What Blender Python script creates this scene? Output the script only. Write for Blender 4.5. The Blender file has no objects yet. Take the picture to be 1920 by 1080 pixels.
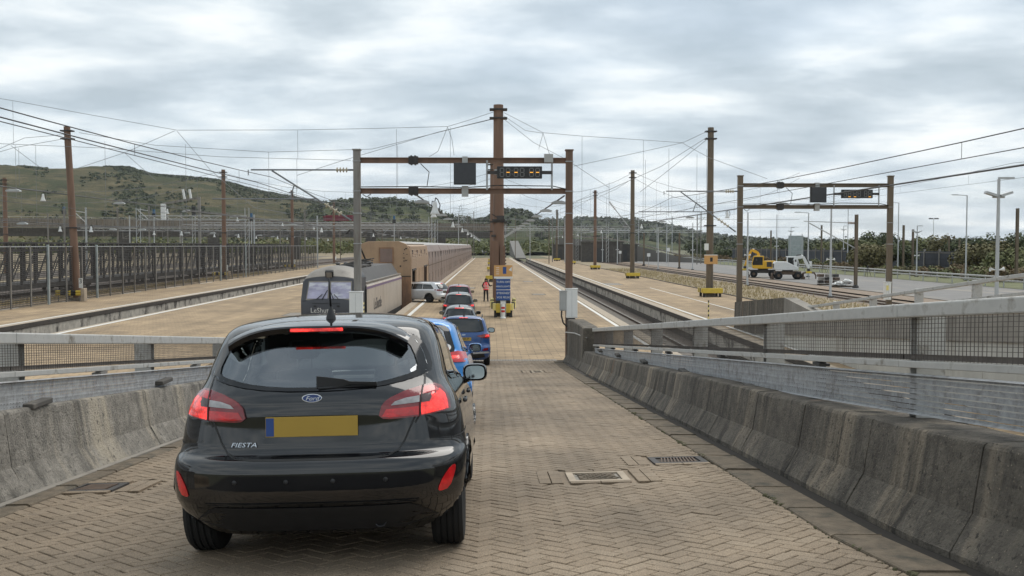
import bpy, bmesh, math, random
from mathutils import Vector, Matrix, noise
R = math.radians
random.seed(7)
sc = bpy.context.scene
C = sc.collection

# ------------------------------------------------------------------ camera
HC = 4.25                       # eye height above the platforms
cam_d = bpy.data.cameras.new('camera'); cam = bpy.data.objects.new('camera', cam_d); C.objects.link(cam)
cam_d.sensor_width = 36.0; cam_d.lens = 1880 / 1920 * 36.0
cam_d.clip_start = 0.1; cam_d.clip_end = 12000
cam.location = (0, 0, HC)
cam.rotation_euler = (R(90) - math.atan(80 / 1880), 0, -math.atan(42 / 1880))
sc.camera = cam

# ------------------------------------------------------------------ sky, sun, exposure
SUN_EL, SUN_AZ = R(56), R(38)      # azimuth clockwise from +Y
world = bpy.data.worlds.new('World'); sc.world = world; world.use_nodes = True
wn, wl = world.node_tree.nodes, world.node_tree.links
wn.clear()
def wnode(t, **kw):
    n = wn.new(t)
    for k, v in kw.items(): setattr(n, k, v)
    return n
w_out = wnode('ShaderNodeOutputWorld'); w_bg = wnode('ShaderNodeBackground'); w_bg.inputs[1].default_value = 0.1
wl.new(w_bg.outputs[0], w_out.inputs[0])
sky = wnode('ShaderNodeTexSky', sky_type='NISHITA'); sky.sun_disc = False
sky.sun_elevation = SUN_EL; sky.sun_rotation = SUN_AZ
tc = wnode('ShaderNodeTexCoord'); sep = wnode('ShaderNodeSeparateXYZ'); wl.new(tc.outputs['Generated'], sep.inputs[0])
def wmath(op, a, b=None):
    n = wnode('ShaderNodeMath', operation=op)
    for i, s in enumerate((a, b)):
        if s is None: continue
        if isinstance(s, (int, float)): n.inputs[i].default_value = s
        else: wl.new(s, n.inputs[i])
    return n.outputs[0]
zc = wmath('ADD', wmath('MAXIMUM', sep.outputs[2], 0.0), 0.17)      # a cloud deck seen in perspective
comb = wnode('ShaderNodeCombineXYZ')
wl.new(wmath('DIVIDE', sep.outputs[0], zc), comb.inputs[0]); wl.new(wmath('DIVIDE', sep.outputs[1], zc), comb.inputs[1])
def wnoise(scale, detail, rough, dist, off, sx=1.0, sy=1.0):
    mp = wnode('ShaderNodeMapping'); mp.inputs['Location'].default_value = off; mp.inputs['Scale'].default_value = (sx, sy, 1)
    mp.inputs['Rotation'].default_value = (0, 0, R(14))
    wl.new(comb.outputs[0], mp.inputs[0])
    n = wnode('ShaderNodeTexNoise'); wl.new(mp.outputs[0], n.inputs['Vector'])
    n.inputs['Scale'].default_value = scale; n.inputs['Detail'].default_value = detail
    n.inputs['Roughness'].default_value = rough; n.inputs['Distortion'].default_value = dist
    return n.outputs[0]
n1 = wnoise(1.9, 10, 0.55, 0.12, (5.6, 3.2, 0), 0.85, 1.1)
n2 = wnoise(0.62, 4, 0.5, 0.1, (11.3, 2.9, 0))
mixn = wmath('ADD', wmath('MULTIPLY', n1, 0.68), wmath('MULTIPLY', n2, 0.32))
ramp = wnode('ShaderNodeValToRGB'); wl.new(mixn, ramp.inputs[0])
cr = ramp.color_ramp
cr.elements[0].position = 0.38; cr.elements[0].color = (3.75, 4.4, 4.9, 1)
cr.elements[1].position = 0.66; cr.elements[1].color = (8.3, 8.5, 8.4, 1)
for p, c in ((0.455, (4.6, 5.25, 5.75, 1)), (0.515, (5.8, 6.4, 6.8, 1)), (0.565, (7.0, 7.4, 7.55, 1))):
    e = cr.elements.new(p); e.color = c
cover = wnode('ShaderNodeMapRange'); wl.new(n2, cover.inputs[0])
cover.inputs[1].default_value = 0.30; cover.inputs[2].default_value = 0.50; cover.inputs[3].default_value = 0.82; cover.inputs[4].default_value = 1.0
wmx = wnode('ShaderNodeMix', data_type='RGBA'); wl.new(cover.outputs[0], wmx.inputs[0]); wl.new(sky.outputs[0], wmx.inputs[6]); wl.new(ramp.outputs[0], wmx.inputs[7])
wl.new(wmx.outputs[2], w_bg.inputs[0])

sun_d = bpy.data.lights.new('sun', 'SUN'); sun = bpy.data.objects.new('sun', sun_d); C.objects.link(sun)
sun_d.energy = 1.5; sun_d.angle = R(46); sun_d.color = (1.0, 0.955, 0.89)
sdir = Vector((math.sin(SUN_AZ) * math.cos(SUN_EL), math.cos(SUN_AZ) * math.cos(SUN_EL), math.sin(SUN_EL)))
sun.rotation_euler = (-sdir).to_track_quat('-Z', 'Y').to_euler()
sun.location = sdir * 60
sc.view_settings.view_transform = 'Standard'; sc.view_settings.look = 'None'
sc.view_settings.exposure = 0.48; sc.view_settings.gamma = 1.0; sc.view_settings.use_curve_mapping = False
sc.cycles.max_bounces = 8; sc.cycles.transparent_max_bounces = 16
sc.cycles.use_denoising = True

# ------------------------------------------------------------------ materials
M = {}
def nodes_of(name):
    m = bpy.data.materials.new(name); m.use_nodes = True; M[name] = m
    return m, m.node_tree.nodes, m.node_tree.links, m.node_tree.nodes['Principled BSDF']
def N(nt, t, **kw):
    n = nt.new(t)
    for k, v in kw.items(): setattr(n, k, v)
    return n
def scl(c, k): return tuple(min(1, x * k) for x in c[:3]) + (1,)
def mat(name, col, rough=0.6, metal=0.0, var=0.12, scale=6.0, bump=0.0, stretch=(1, 1, 1), emis=None, estr=0.0, coat=0.0, alpha=1.0, spec=0.5, dirt=None, rand=0.0, bscale=None, world=False):
    m, nt, lk, b = nodes_of(name)
    t = N(nt, 'ShaderNodeTexCoord'); mp = N(nt, 'ShaderNodeMapping'); mp.inputs['Scale'].default_value = stretch
    co = N(nt, 'ShaderNodeNewGeometry').outputs['Position'] if world else t.outputs['Object']
    lk.new(co, mp.inputs[0])
    n = N(nt, 'ShaderNodeTexNoise'); lk.new(mp.outputs[0], n.inputs['Vector'])
    n.inputs['Scale'].default_value = scale; n.inputs['Detail'].default_value = 6; n.inputs['Roughness'].default_value = 0.62
    rp = N(nt, 'ShaderNodeValToRGB'); lk.new(n.outputs[0], rp.inputs[0])
    rp.color_ramp.elements[0].position = 0.28; rp.color_ramp.elements[1].position = 0.72
    rp.color_ramp.elements[0].color = scl(col, 1 - var); rp.color_ramp.elements[1].color = scl(col, 1 + var)
    out = rp.outputs[0]
    if dirt:                                   # stains with a shape of their own: (colour, scale, stretch, low, high)
        mp2 = N(nt, 'ShaderNodeMapping'); mp2.inputs['Scale'].default_value = dirt[2]; lk.new(co, mp2.inputs[0])
        n2_ = N(nt, 'ShaderNodeTexNoise'); lk.new(mp2.outputs[0], n2_.inputs['Vector'])
        n2_.inputs['Scale'].default_value = dirt[1]; n2_.inputs['Detail'].default_value = 7; n2_.inputs['Roughness'].default_value = 0.66
        mr = N(nt, 'ShaderNodeMapRange'); lk.new(n2_.outputs[0], mr.inputs[0]); mr.inputs[1].default_value = dirt[3]; mr.inputs[2].default_value = dirt[4]
        mx = N(nt, 'ShaderNodeMix', data_type='RGBA'); lk.new(mr.outputs[0], mx.inputs[0]); lk.new(out, mx.inputs[6]); mx.inputs[7].default_value = tuple(dirt[0]) + (1,)
        out = mx.outputs[2]
    if rand:
        oi = N(nt, 'ShaderNodeNewGeometry'); hs = N(nt, 'ShaderNodeHueSaturation'); mr = N(nt, 'ShaderNodeMapRange')
        lk.new(oi.outputs['Random Per Island'], mr.inputs[0]); mr.inputs[3].default_value = 1 - rand; mr.inputs[4].default_value = 1 + rand
        lk.new(mr.outputs[0], hs.inputs['Value']); lk.new(out, hs.inputs['Color']); out = hs.outputs[0]
    lk.new(out, b.inputs['Base Color'])
    b.inputs['Roughness'].default_value = rough; b.inputs['Metallic'].default_value = metal
    b.inputs['Specular IOR Level'].default_value = spec; b.inputs['Coat Weight'].default_value = coat; b.inputs['Coat Roughness'].default_value = 0.03
    b.inputs['Alpha'].default_value = alpha
    if emis: b.inputs['Emission Color'].default_value = tuple(emis) + (1,); b.inputs['Emission Strength'].default_value = estr
    if bump:
        bn = N(nt, 'ShaderNodeTexNoise'); lk.new(mp.outputs[0], bn.inputs['Vector']); bn.inputs['Scale'].default_value = bscale or scale * 8; bn.inputs['Detail'].default_value = 5
        bp = N(nt, 'ShaderNodeBump'); bp.inputs['Strength'].default_value = bump; bp.inputs['Distance'].default_value = 0.02
        lk.new(bn.outputs[0], bp.inputs['Height']); lk.new(bp.outputs[0], b.inputs['Normal'])
    return m
def glassmat(name, tint, fac, rough=0.0):
    m = bpy.data.materials.new(name); m.use_nodes = True; M[name] = m
    nt, lk = m.node_tree.nodes, m.node_tree.links; nt.clear()
    o = N(nt, 'ShaderNodeOutputMaterial'); tr = N(nt, 'ShaderNodeBsdfTransparent'); tr.inputs[0].default_value = tuple(tint) + (1,)
    g = N(nt, 'ShaderNodeBsdfGlossy'); g.inputs['Roughness'].default_value = rough; g.inputs[0].default_value = (.9, .95, 1, 1)
    fr = N(nt, 'ShaderNodeFresnel'); fr.inputs[0].default_value = 1.5
    mr = N(nt, 'ShaderNodeMath', operation='MULTIPLY_ADD'); lk.new(fr.outputs[0], mr.inputs[0]); mr.inputs[1].default_value = 1.0; mr.inputs[2].default_value = fac
    mx = N(nt, 'ShaderNodeMixShader'); lk.new(mr.outputs[0], mx.inputs[0]); lk.new(tr.outputs[0], mx.inputs[1]); lk.new(g.outputs[0], mx.inputs[2]); lk.new(mx.outputs[0], o.inputs[0])
    return m

def lensmat(name, col, em, k):        # moulded lamp lens: facets catch the bulb behind
    m, nt, lk, b = nodes_of(name)
    t = N(nt, 'ShaderNodeTexCoord'); v = N(nt, 'ShaderNodeTexVoronoi'); lk.new(t.outputs['Object'], v.inputs['Vector']); v.inputs['Scale'].default_value = 75
    n = N(nt, 'ShaderNodeTexNoise'); lk.new(t.outputs['Object'], n.inputs['Vector']); n.inputs['Scale'].default_value = 16; n.inputs['Detail'].default_value = 3
    a = N(nt, 'ShaderNodeMapRange'); lk.new(n.outputs[0], a.inputs[0]); a.inputs[1].default_value = .36; a.inputs[2].default_value = .66; a.inputs[3].default_value = .25; a.inputs[4].default_value = 1.35
    c = N(nt, 'ShaderNodeMapRange'); lk.new(v.outputs['Distance'], c.inputs[0]); c.inputs[1].default_value = 0; c.inputs[2].default_value = .6; c.inputs[3].default_value = 1.3; c.inputs[4].default_value = .55
    p = N(nt, 'ShaderNodeMath', operation='MULTIPLY'); lk.new(a.outputs[0], p.inputs[0]); lk.new(c.outputs[0], p.inputs[1])
    q = N(nt, 'ShaderNodeMath', operation='MULTIPLY'); lk.new(p.outputs[0], q.inputs[0]); q.inputs[1].default_value = k; lk.new(q.outputs[0], b.inputs['Emission Strength'])
    b.inputs['Base Color'].default_value = tuple(col) + (1,); b.inputs['Emission Color'].default_value = tuple(em) + (1,); b.inputs['Roughness'].default_value = .15; b.inputs['Coat Weight'].default_value = .8; b.inputs['Coat Roughness'].default_value = .02
    bp = N(nt, 'ShaderNodeBump'); bp.inputs['Strength'].default_value = .25; bp.inputs['Distance'].default_value = .002; lk.new(v.outputs['Distance'], bp.inputs['Height']); lk.new(bp.outputs[0], b.inputs['Normal'])
# paving bricks: speckled buff concrete, each brick its own tone
def brickmat(name, c0, c1):
    m, nt, lk, b = nodes_of(name)
    geo = N(nt, 'ShaderNodeNewGeometry'); oi = N(nt, 'ShaderNodeObjectInfo')
    ad = N(nt, 'ShaderNodeMath', operation='ADD'); lk.new(geo.outputs['Random Per Island'], ad.inputs[0]); lk.new(oi.outputs['Random'], ad.inputs[1])
    fr = N(nt, 'ShaderNodeMath', operation='FRACT'); lk.new(ad.outputs[0], fr.inputs[0])
    rp = N(nt, 'ShaderNodeValToRGB'); lk.new(fr.outputs[0], rp.inputs[0]); rp.color_ramp.elements[0].color = tuple(c0) + (1,); rp.color_ramp.elements[1].color = tuple(c1) + (1,)
    mid = tuple((a * .45 + d * .55) for a, d in zip(c0, c1)); e = rp.color_ramp.elements.new(.5); e.color = (mid[0] * 1.0, mid[1] * .985, mid[2] * .97, 1)
    n = N(nt, 'ShaderNodeTexNoise'); lk.new(geo.outputs['Position'], n.inputs['Vector']); n.inputs['Scale'].default_value = 150; n.inputs['Detail'].default_value = 4
    r2 = N(nt, 'ShaderNodeMapRange'); lk.new(n.outputs[0], r2.inputs[0]); r2.inputs[1].default_value = .3; r2.inputs[2].default_value = .7; r2.inputs[3].default_value = .45; r2.inputs[4].default_value = 1.65
    big = N(nt, 'ShaderNodeTexNoise'); lk.new(geo.outputs['Position'], big.inputs['Vector']); big.inputs['Scale'].default_value = .8; big.inputs['Detail'].default_value = 5
    r3 = N(nt, 'ShaderNodeMapRange'); lk.new(big.outputs[0], r3.inputs[0]); r3.inputs[1].default_value = .3; r3.inputs[2].default_value = .7; r3.inputs[3].default_value = .70; r3.inputs[4].default_value = 1.14
    mpt = N(nt, 'ShaderNodeMapping'); mpt.inputs['Scale'].default_value = (1, .04, 1); lk.new(geo.outputs['Position'], mpt.inputs[0])
    trk = N(nt, 'ShaderNodeTexNoise'); lk.new(mpt.outputs[0], trk.inputs['Vector']); trk.inputs['Scale'].default_value = 1.6; trk.inputs['Detail'].default_value = 3
    r5 = N(nt, 'ShaderNodeMapRange'); lk.new(trk.outputs[0], r5.inputs[0]); r5.inputs[1].default_value = .34; r5.inputs[2].default_value = .6; r5.inputs[3].default_value = .86; r5.inputs[4].default_value = 1.06
    sp_ = N(nt, 'ShaderNodeTexNoise'); lk.new(geo.outputs['Position'], sp_.inputs['Vector']); sp_.inputs['Scale'].default_value = 5.5; sp_.inputs['Detail'].default_value = 4
    r6 = N(nt, 'ShaderNodeMapRange'); lk.new(sp_.outputs[0], r6.inputs[0]); r6.inputs[1].default_value = .66; r6.inputs[2].default_value = .74; r6.inputs[3].default_value = 1.0; r6.inputs[4].default_value = .70
    m5 = N(nt, 'ShaderNodeMath', operation='MULTIPLY'); lk.new(r5.outputs[0], m5.inputs[0]); lk.new(r6.outputs[0], m5.inputs[1])
    m6 = N(nt, 'ShaderNodeMath', operation='MULTIPLY'); lk.new(m5.outputs[0], m6.inputs[0]); lk.new(r3.outputs[0], m6.inputs[1])
    ml = N(nt, 'ShaderNodeMath', operation='MULTIPLY'); lk.new(r2.outputs[0], ml.inputs[0]); lk.new(m6.outputs[0], ml.inputs[1])
    hs = N(nt, 'ShaderNodeHueSaturation'); lk.new(rp.outputs[0], hs.inputs['Color']); lk.new(ml.outputs[0], hs.inputs['Value'])
    lk.new(hs.outputs[0], b.inputs['Base Color']); b.inputs['Roughness'].default_value = .85
    bp = N(nt, 'ShaderNodeBump'); bp.inputs['Strength'].default_value = .5; bp.inputs['Distance'].default_value = .003; lk.new(n.outputs[0], bp.inputs['Height']); lk.new(bp.outputs[0], b.inputs['Normal'])
brickmat('paver', (.222, .170, .116), (.256, .199, .139))

# far paving: the same bricks, too small to tell apart
def pavemat(name, col):
    m, nt, lk, b = nodes_of(name)
    geo = N(nt, 'ShaderNodeNewGeometry')
    br = N(nt, 'ShaderNodeTexBrick'); lk.new(geo.outputs['Position'], br.inputs['Vector'])
    br.inputs['Scale'].default_value = 1; br.inputs['Brick Width'].default_value = .6; br.inputs['Row Height'].default_value = .3; br.inputs['Mortar Size'].default_value = .022
    br.inputs['Color1'].default_value = scl(col, .80); br.inputs['Color2'].default_value = scl(col, 1.14); br.inputs['Mortar'].default_value = scl(col, .55)
    big = N(nt, 'ShaderNodeTexNoise'); lk.new(geo.outputs['Position'], big.inputs['Vector']); big.inputs['Scale'].default_value = .22; big.inputs['Detail'].default_value = 8; big.inputs['Roughness'].default_value = .65
    r3 = N(nt, 'ShaderNodeMapRange'); lk.new(big.outputs[0], r3.inputs[0]); r3.inputs[1].default_value = .3; r3.inputs[2].default_value = .7; r3.inputs[3].default_value = .62; r3.inputs[4].default_value = 1.16
    mp = N(nt, 'ShaderNodeMapping'); mp.inputs['Scale'].default_value = (1, .05, 1); lk.new(geo.outputs['Position'], mp.inputs[0])
    st = N(nt, 'ShaderNodeTexNoise'); lk.new(mp.outputs[0], st.inputs['Vector']); st.inputs['Scale'].default_value = 1.1; st.inputs['Detail'].default_value = 4
    r4 = N(nt, 'ShaderNodeMapRange'); lk.new(st.outputs[0], r4.inputs[0]); r4.inputs[1].default_value = .3; r4.inputs[2].default_value = .7; r4.inputs[3].default_value = .78; r4.inputs[4].default_value = 1.10
    ml = N(nt, 'ShaderNodeMath', operation='MULTIPLY'); lk.new(r3.outputs[0], ml.inputs[0]); lk.new(r4.outputs[0], ml.inputs[1])
    hs = N(nt, 'ShaderNodeHueSaturation'); lk.new(br.outputs[0], hs.inputs['Color']); lk.new(ml.outputs[0], hs.inputs['Value'])
    lk.new(hs.outputs[0], b.inputs['Base Color']); b.inputs['Roughness'].default_value = .9
pavemat('platform_paving', (.41, .295, .175))

# parapet concrete: run-off streaks, lichen, rust
def parapetmat(name, base, light, rust):
    m, nt, lk, b = nodes_of(name)
    geo = N(nt, 'ShaderNodeNewGeometry')
    def ns(scale, st, det=6, ro=.65):
        mp = N(nt, 'ShaderNodeMapping'); mp.inputs['Scale'].default_value = st; lk.new(geo.outputs['Position'], mp.inputs[0])
        n = N(nt, 'ShaderNodeTexNoise'); lk.new(mp.outputs[0], n.inputs['Vector']); n.inputs['Scale'].default_value = scale; n.inputs['Detail'].default_value = det; n.inputs['Roughness'].default_value = ro
        return n.outputs[0]
    def mr(s, a, z):
        r = N(nt, 'ShaderNodeMapRange'); lk.new(s, r.inputs[0]); r.inputs[1].default_value = a; r.inputs[2].default_value = z; return r.outputs[0]
    def mix(f, a, c):
        x = N(nt, 'ShaderNodeMix', data_type='RGBA'); lk.new(f, x.inputs[0])
        for i, s in ((6, a), (7, c)):
            if isinstance(s, tuple): x.inputs[i].default_value = s
            else: lk.new(s, x.inputs[i])
        return x.outputs[2]
    col = mix(mr(ns(7, (1, 1, 1), 8, .72), .35, .68), scl(base, .66), scl(base, 1.4))
    col = mix(mr(ns(1.9, (.5, 1, .06), 5), .52, .69), col, scl(light, 1))
    col = mix(mr(ns(1.3, (.5, 1, .05), 3), .61, .70), col, scl(rust, 1))
    col = mix(mr(ns(4.2, (.6, 1, .07), 6), .50, .64), col, scl(base, .42))
    col = mix(mr(ns(55, (1, 1, 1), 3), .65, .70), col, scl(light, 1.0))
    col = mix(mr(ns(22, (1, 1, 1), 5), .57, .66), col, scl(base, .4))
    lk.new(col, b.inputs['Base Color']); b.inputs['Roughness'].default_value = .9
    bp = N(nt, 'ShaderNodeBump'); bp.inputs['Strength'].default_value = 1.0; bp.inputs['Distance'].default_value = .025; lk.new(ns(45, (1, 1, 1), 6), bp.inputs['Height']); lk.new(bp.outputs[0], b.inputs['Normal'])
parapetmat('dark_parapet', (.125, .109, .088), (.34, .28, .205), (.27, .16, .09))
parapetmat('pale_parapet', (.25, .228, .195), (.44, .38, .29), (.33, .24, .16))
parapetmat('bridge_concrete', (.20, .172, .138), (.27, .235, .19), (.2, .155, .11))

mat('mortar', (.020, .016, .012), .95, var=.3, scale=30)
mat('gutter', (.15, .118, .082), .9, var=.35, scale=9, bump=.6, dirt=((.06, .055, .04), 5, (1, 1, 1), .5, .7))
mat('moss', (.085, .08, .04), .95, var=.4, scale=20)
mat('galv', (.40, .41, .41), .5, .35, var=.16, scale=9, bump=.1, dirt=((.24, .22, .19), 3, (1, 1, 1), .55, .75))
mat('galv_rail', (.50, .49, .46), .55, .2, var=.14, scale=5, dirt=((.20, .175, .14), 5, (1, 1, 1), .54, .70))
mat('guard_plate', (.335, .34, .345), .72, .0, var=.25, scale=14, bump=.25, dirt=((.20, .19, .18), 9, (1, 1, 1), .5, .7))
mat('mesh_wire', (.115, .10, .088), .75, .2, var=.3, scale=4)
mat('brown_steel', (.195, .115, .076), .62, .1, var=.16, scale=1.3, stretch=(1, 1, .3), dirt=((.13, .085, .06), 2.3, (1, 1, .12), .5, .68))
mat('olive_steel', (.155, .118, .08), .62, .1, var=.16, scale=1.3, stretch=(1, 1, .3), dirt=((.085, .072, .055), 2.3, (1, 1, .12), .5, .68))
mat('grey_post', (.24, .225, .205), .65, .1, var=.2, scale=2, stretch=(1, 1, .2), dirt=((.15, .12, .09), 2.5, (1, 1, .15), .5, .68))
mat('lamp_grey', (.46, .47, .47), .5, .3, var=.08, scale=3)
mat('dark_steel', (.055, .05, .047), .65, .2, var=.3, scale=2)
mat('rust_steel', (.13, .09, .065), .7, .3, var=.3, scale=5)
mat('rail_top', (.30, .27, .24), .35, .8, var=.2, scale=3)
mat('wire', (.06, .06, .062), .6, .2, var=.1)
mat('wire_grey', (.22, .23, .24), .55, .3, var=.1)
mat('insulator', (.46, .41, .31), .35, var=.15, scale=8)
mat('insulator_brown', (.30, .20, .13), .35, var=.15, scale=8)
mat('white_paint', (.74, .74, .72), .55, var=.06, scale=4, dirt=((.5, .48, .43), 4, (1, 1, .3), .58, .8))
mat('white_plastic', (.78, .78, .75), .45, var=.04, scale=3)
mat('line_white', (.70, .68, .63), .8, var=.15, scale=5, dirt=((.42, .35, .27), 5, (1, 1, 1), .56, .72))
mat('yellow_paint', (.64, .47, .06), .5, var=.1, scale=5, dirt=((.25, .18, .06), 8, (1, 1, 1), .62, .8))
mat('pale_yellow', (.80, .68, .25), .5, var=.1, scale=5)
mat('black_paint', (.022, .022, .022), .55, var=.2, scale=5)
mat('box_grey', (.42, .42, .40), .55, var=.08, scale=4)
mat('screen_black', (.035, .036, .04), .25, var=.1)
mat('screen_frame', (.02, .02, .02), .4, var=.1)
mat('led_off', (.17, .17, .165), .5, var=.05)
mat('led_on', (.9, .45, .05), .5, emis=(1, .42, .05), estr=.7)
mat('sign_orange', (.62, .34, .12), .55, var=.04)
mat('sign_blue', (.022, .075, .26), .45, var=.06)
mat('concrete', (.27, .245, .21), .9, var=.2, scale=1.2, bump=.3, dirt=((.16, .14, .12), 1.2, (1, 1, .12), .5, .7))
mat('pale_concrete', (.50, .48, .43), .9, var=.14, scale=.9, bump=.25, dirt=((.30, .27, .22), 1.0, (.6, .6, .1), .54, .72))
mat('dark_concrete', (.085, .078, .07), .9, var=.25, scale=1.5, dirt=((.2, .18, .15), 1.6, (1, 1, .08), .58, .72))
mat('coping', (.40, .33, .25), .9, var=.2, scale=3)
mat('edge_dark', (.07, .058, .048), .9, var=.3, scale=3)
mat('pit_block', (.46, .42, .36), .9, var=.3, scale=2.2, dirt=((.09, .08, .07), 1.3, (1, .7, .6), .5, .62), world=True)
mat('ballast', (.115, .092, .075), .95, var=.45, scale=9, bump=1.0)
mat('brown_ballast', (.25, .19, .14), .95, var=.35, scale=4, bump=.6)
mat('asphalt', (.20, .19, .18), .9, var=.14, scale=.4, dirt=((.28, .25, .21), .3, (1, .15, 1), .52, .7))
mat('dirt', (.27, .215, .135), .95, var=.3, scale=.3)
mat('ground', (.13, .125, .07), .95, var=.3, scale=.02)
mat('dry_grass', (.42, .335, .19), .9, var=.25, scale=1.5, rand=.15)
mat('green_grass', (.12, .125, .05), .9, var=.35, scale=.6)
mat('shed_dark', (.06, .06, .06), .8, var=.2)
mat('tan_panel', (.40, .265, .16), .55, var=.14, scale=1.1, dirt=((.30, .20, .13), 1.1, (1, 1, .2), .5, .72))
mat('rust_panel', (.30, .17, .095), .7, var=.2, scale=1.4, dirt=((.16, .10, .07), 1.3, (1, 1, .25), .46, .66))
mat('wagon_mauve', (.235, .165, .135), .5, .15, var=.12, scale=.8, dirt=((.15, .11, .09), .9, (1, 1, .2), .5, .7))
mat('wagon_roof', (.36, .345, .325), .6, .1, var=.12, scale=.6)
mat('wagon_window', (.075, .068, .08), .2, var=.1)
mat('loco_dark', (.052, .052, .058), .45, var=.12, scale=2)
mat('loco_grey', (.23, .205, .175), .5, var=.12, scale=1.5, dirt=((.14, .12, .10), 1.2, (1, 1, .3), .5, .7))
mat('loco_side', (.50, .43, .355), .45, var=.08, scale=1.0, dirt=((.36, .29, .22), 1.0, (1, 1, .3), .48, .72))
mat('loco_roof', (.075, .07, .066), .6, var=.2, scale=2)
mat('loco_purple', (.18, .11, .20), .5, var=.08)
mat('loco_glass', (.40, .38, .50), .06, var=.3, scale=1.6, spec=.8, dirt=((.62, .62, .66), 2.2, (.4, 1, 1.6), .5, .62))
mat('body_black', (.006, .0063, .0075), .06, var=.05, spec=.5, dirt=((.035, .032, .028), 2.5, (1, 1, 1), .52, .95)); M['body_black'].node_tree.nodes['Principled BSDF'].inputs['IOR'].default_value = 1.7
mat('trim_black', (.018, .018, .019), .55, var=.2, scale=14)
mat('gloss_black', (.006, .006, .007), .06, var=.05)
mat('tyre', (.010, .010, .010), .85, var=.25, scale=12)
mat('rim', (.30, .30, .31), .35, .8, var=.1)
mat('rim_dark', (.05, .05, .055), .4, .6, var=.1)
mat('mirror_glass', (.28, .31, .31), .04, 1.0, var=.05)
mat('chrome', (.62, .63, .65), .15, 1.0, var=.05)
lensmat('lens_red', (.40, .006, .010), (.8, .008, .010), .14)
lensmat('lens_dark_red', (.15, .004, .008), (.5, .004, .008), .06)
lensmat('lens_lit', (.6, .012, .010), (1, .035, .022), .95)
mat('lens_clear', (.36, .35, .35), .12, var=.25, scale=22, spec=.8)
mat('lens_smoke', (.10, .07, .07), .12, var=.3, scale=40)
mat('plate_yellow', (.40, .255, .035), .5, var=.04)
mat('plate_blue', (.02, .06, .22), .5)
mat('interior', (.025, .025, .027), .8, var=.15, scale=8)
mat('seat_cloth', (.045, .047, .052), .85, var=.15, scale=20)
mat('blue_badge', (.01, .035, .16), .2, coat=.5)
glassmat('glass_tint', (.80, .88, .86), .16); glassmat('glass_bright', (.75, .82, .80), .34)
glassmat('glass_clear', (.80, .86, .84), .04)
mat('car_glass', (.022, .026, .027), .05, var=.1, spec=.7)
mat('skin', (.42, .26, .19), .55, var=.05)
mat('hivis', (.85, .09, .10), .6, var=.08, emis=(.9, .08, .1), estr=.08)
mat('reflect_strip', (.70, .68, .62), .4)
mat('cloth_black', (.014, .014, .016), .85, var=.15)
mat('red_paint', (.55, .02, .02), .45, var=.05)
mat('digger_yellow', (.72, .40, .02), .45, var=.1, scale=3)
mat('digger_white', (.68, .68, .66), .45, var=.08, scale=3, dirt=((.45, .40, .33), 3, (1, 1, 1), .6, .8))
mat('blue_box', (.03, .11, .22), .45)
mat('red_shed', (.20, .025, .045), .6)
mat('bark', (.09, .07, .05), .9, var=.3, scale=4)
mat('panel_sheet', (.36, .40, .40), .4, .2, var=.2, scale=2)
mat('barrier_dark', (.038, .042, .055), .7, var=.25, scale=.6)
mat('pale_road', (.165, .155, .14), .9, var=.12, scale=.3)
def leafmat(name, a, c, z):
    m, nt, lk, b = nodes_of(name)
    geo = N(nt, 'ShaderNodeNewGeometry'); n = N(nt, 'ShaderNodeTexNoise'); lk.new(geo.outputs['Position'], n.inputs['Vector']); n.inputs['Scale'].default_value = z; n.inputs['Detail'].default_value = 3
    md = N(nt, 'ShaderNodeMath', operation='MULTIPLY_ADD'); lk.new(geo.outputs['Random Per Island'], md.inputs[0]); md.inputs[1].default_value = .45; md.inputs[2].default_value = -.22
    ad = N(nt, 'ShaderNodeMath', operation='ADD'); lk.new(md.outputs[0], ad.inputs[0]); lk.new(n.outputs[0], ad.inputs[1])
    rp = N(nt, 'ShaderNodeValToRGB'); lk.new(ad.outputs[0], rp.inputs[0]); rp.color_ramp.elements[0].position = .25; rp.color_ramp.elements[1].position = .75
    rp.color_ramp.elements[0].color = tuple(a) + (1,); rp.color_ramp.elements[1].color = tuple(c) + (1,)
    lk.new(rp.outputs[0], b.inputs['Base Color']); b.inputs['Roughness'].default_value = .75; b.inputs['Specular IOR Level'].default_value = .25
leafmat('leaf_green', (.07, .082, .032), (.18, .185, .075), .5)
leafmat('leaf_dark', (.04, .052, .024), (.10, .115, .05), .5)
leafmat('leaf_olive', (.085, .080, .034), (.19, .165, .075), .5)
leafmat('leaf_brown', (.09, .062, .03), (.17, .12, .06), .5)
leafmat('leaf_wood', (.036, .046, .024), (.085, .095, .045), .03)
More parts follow.
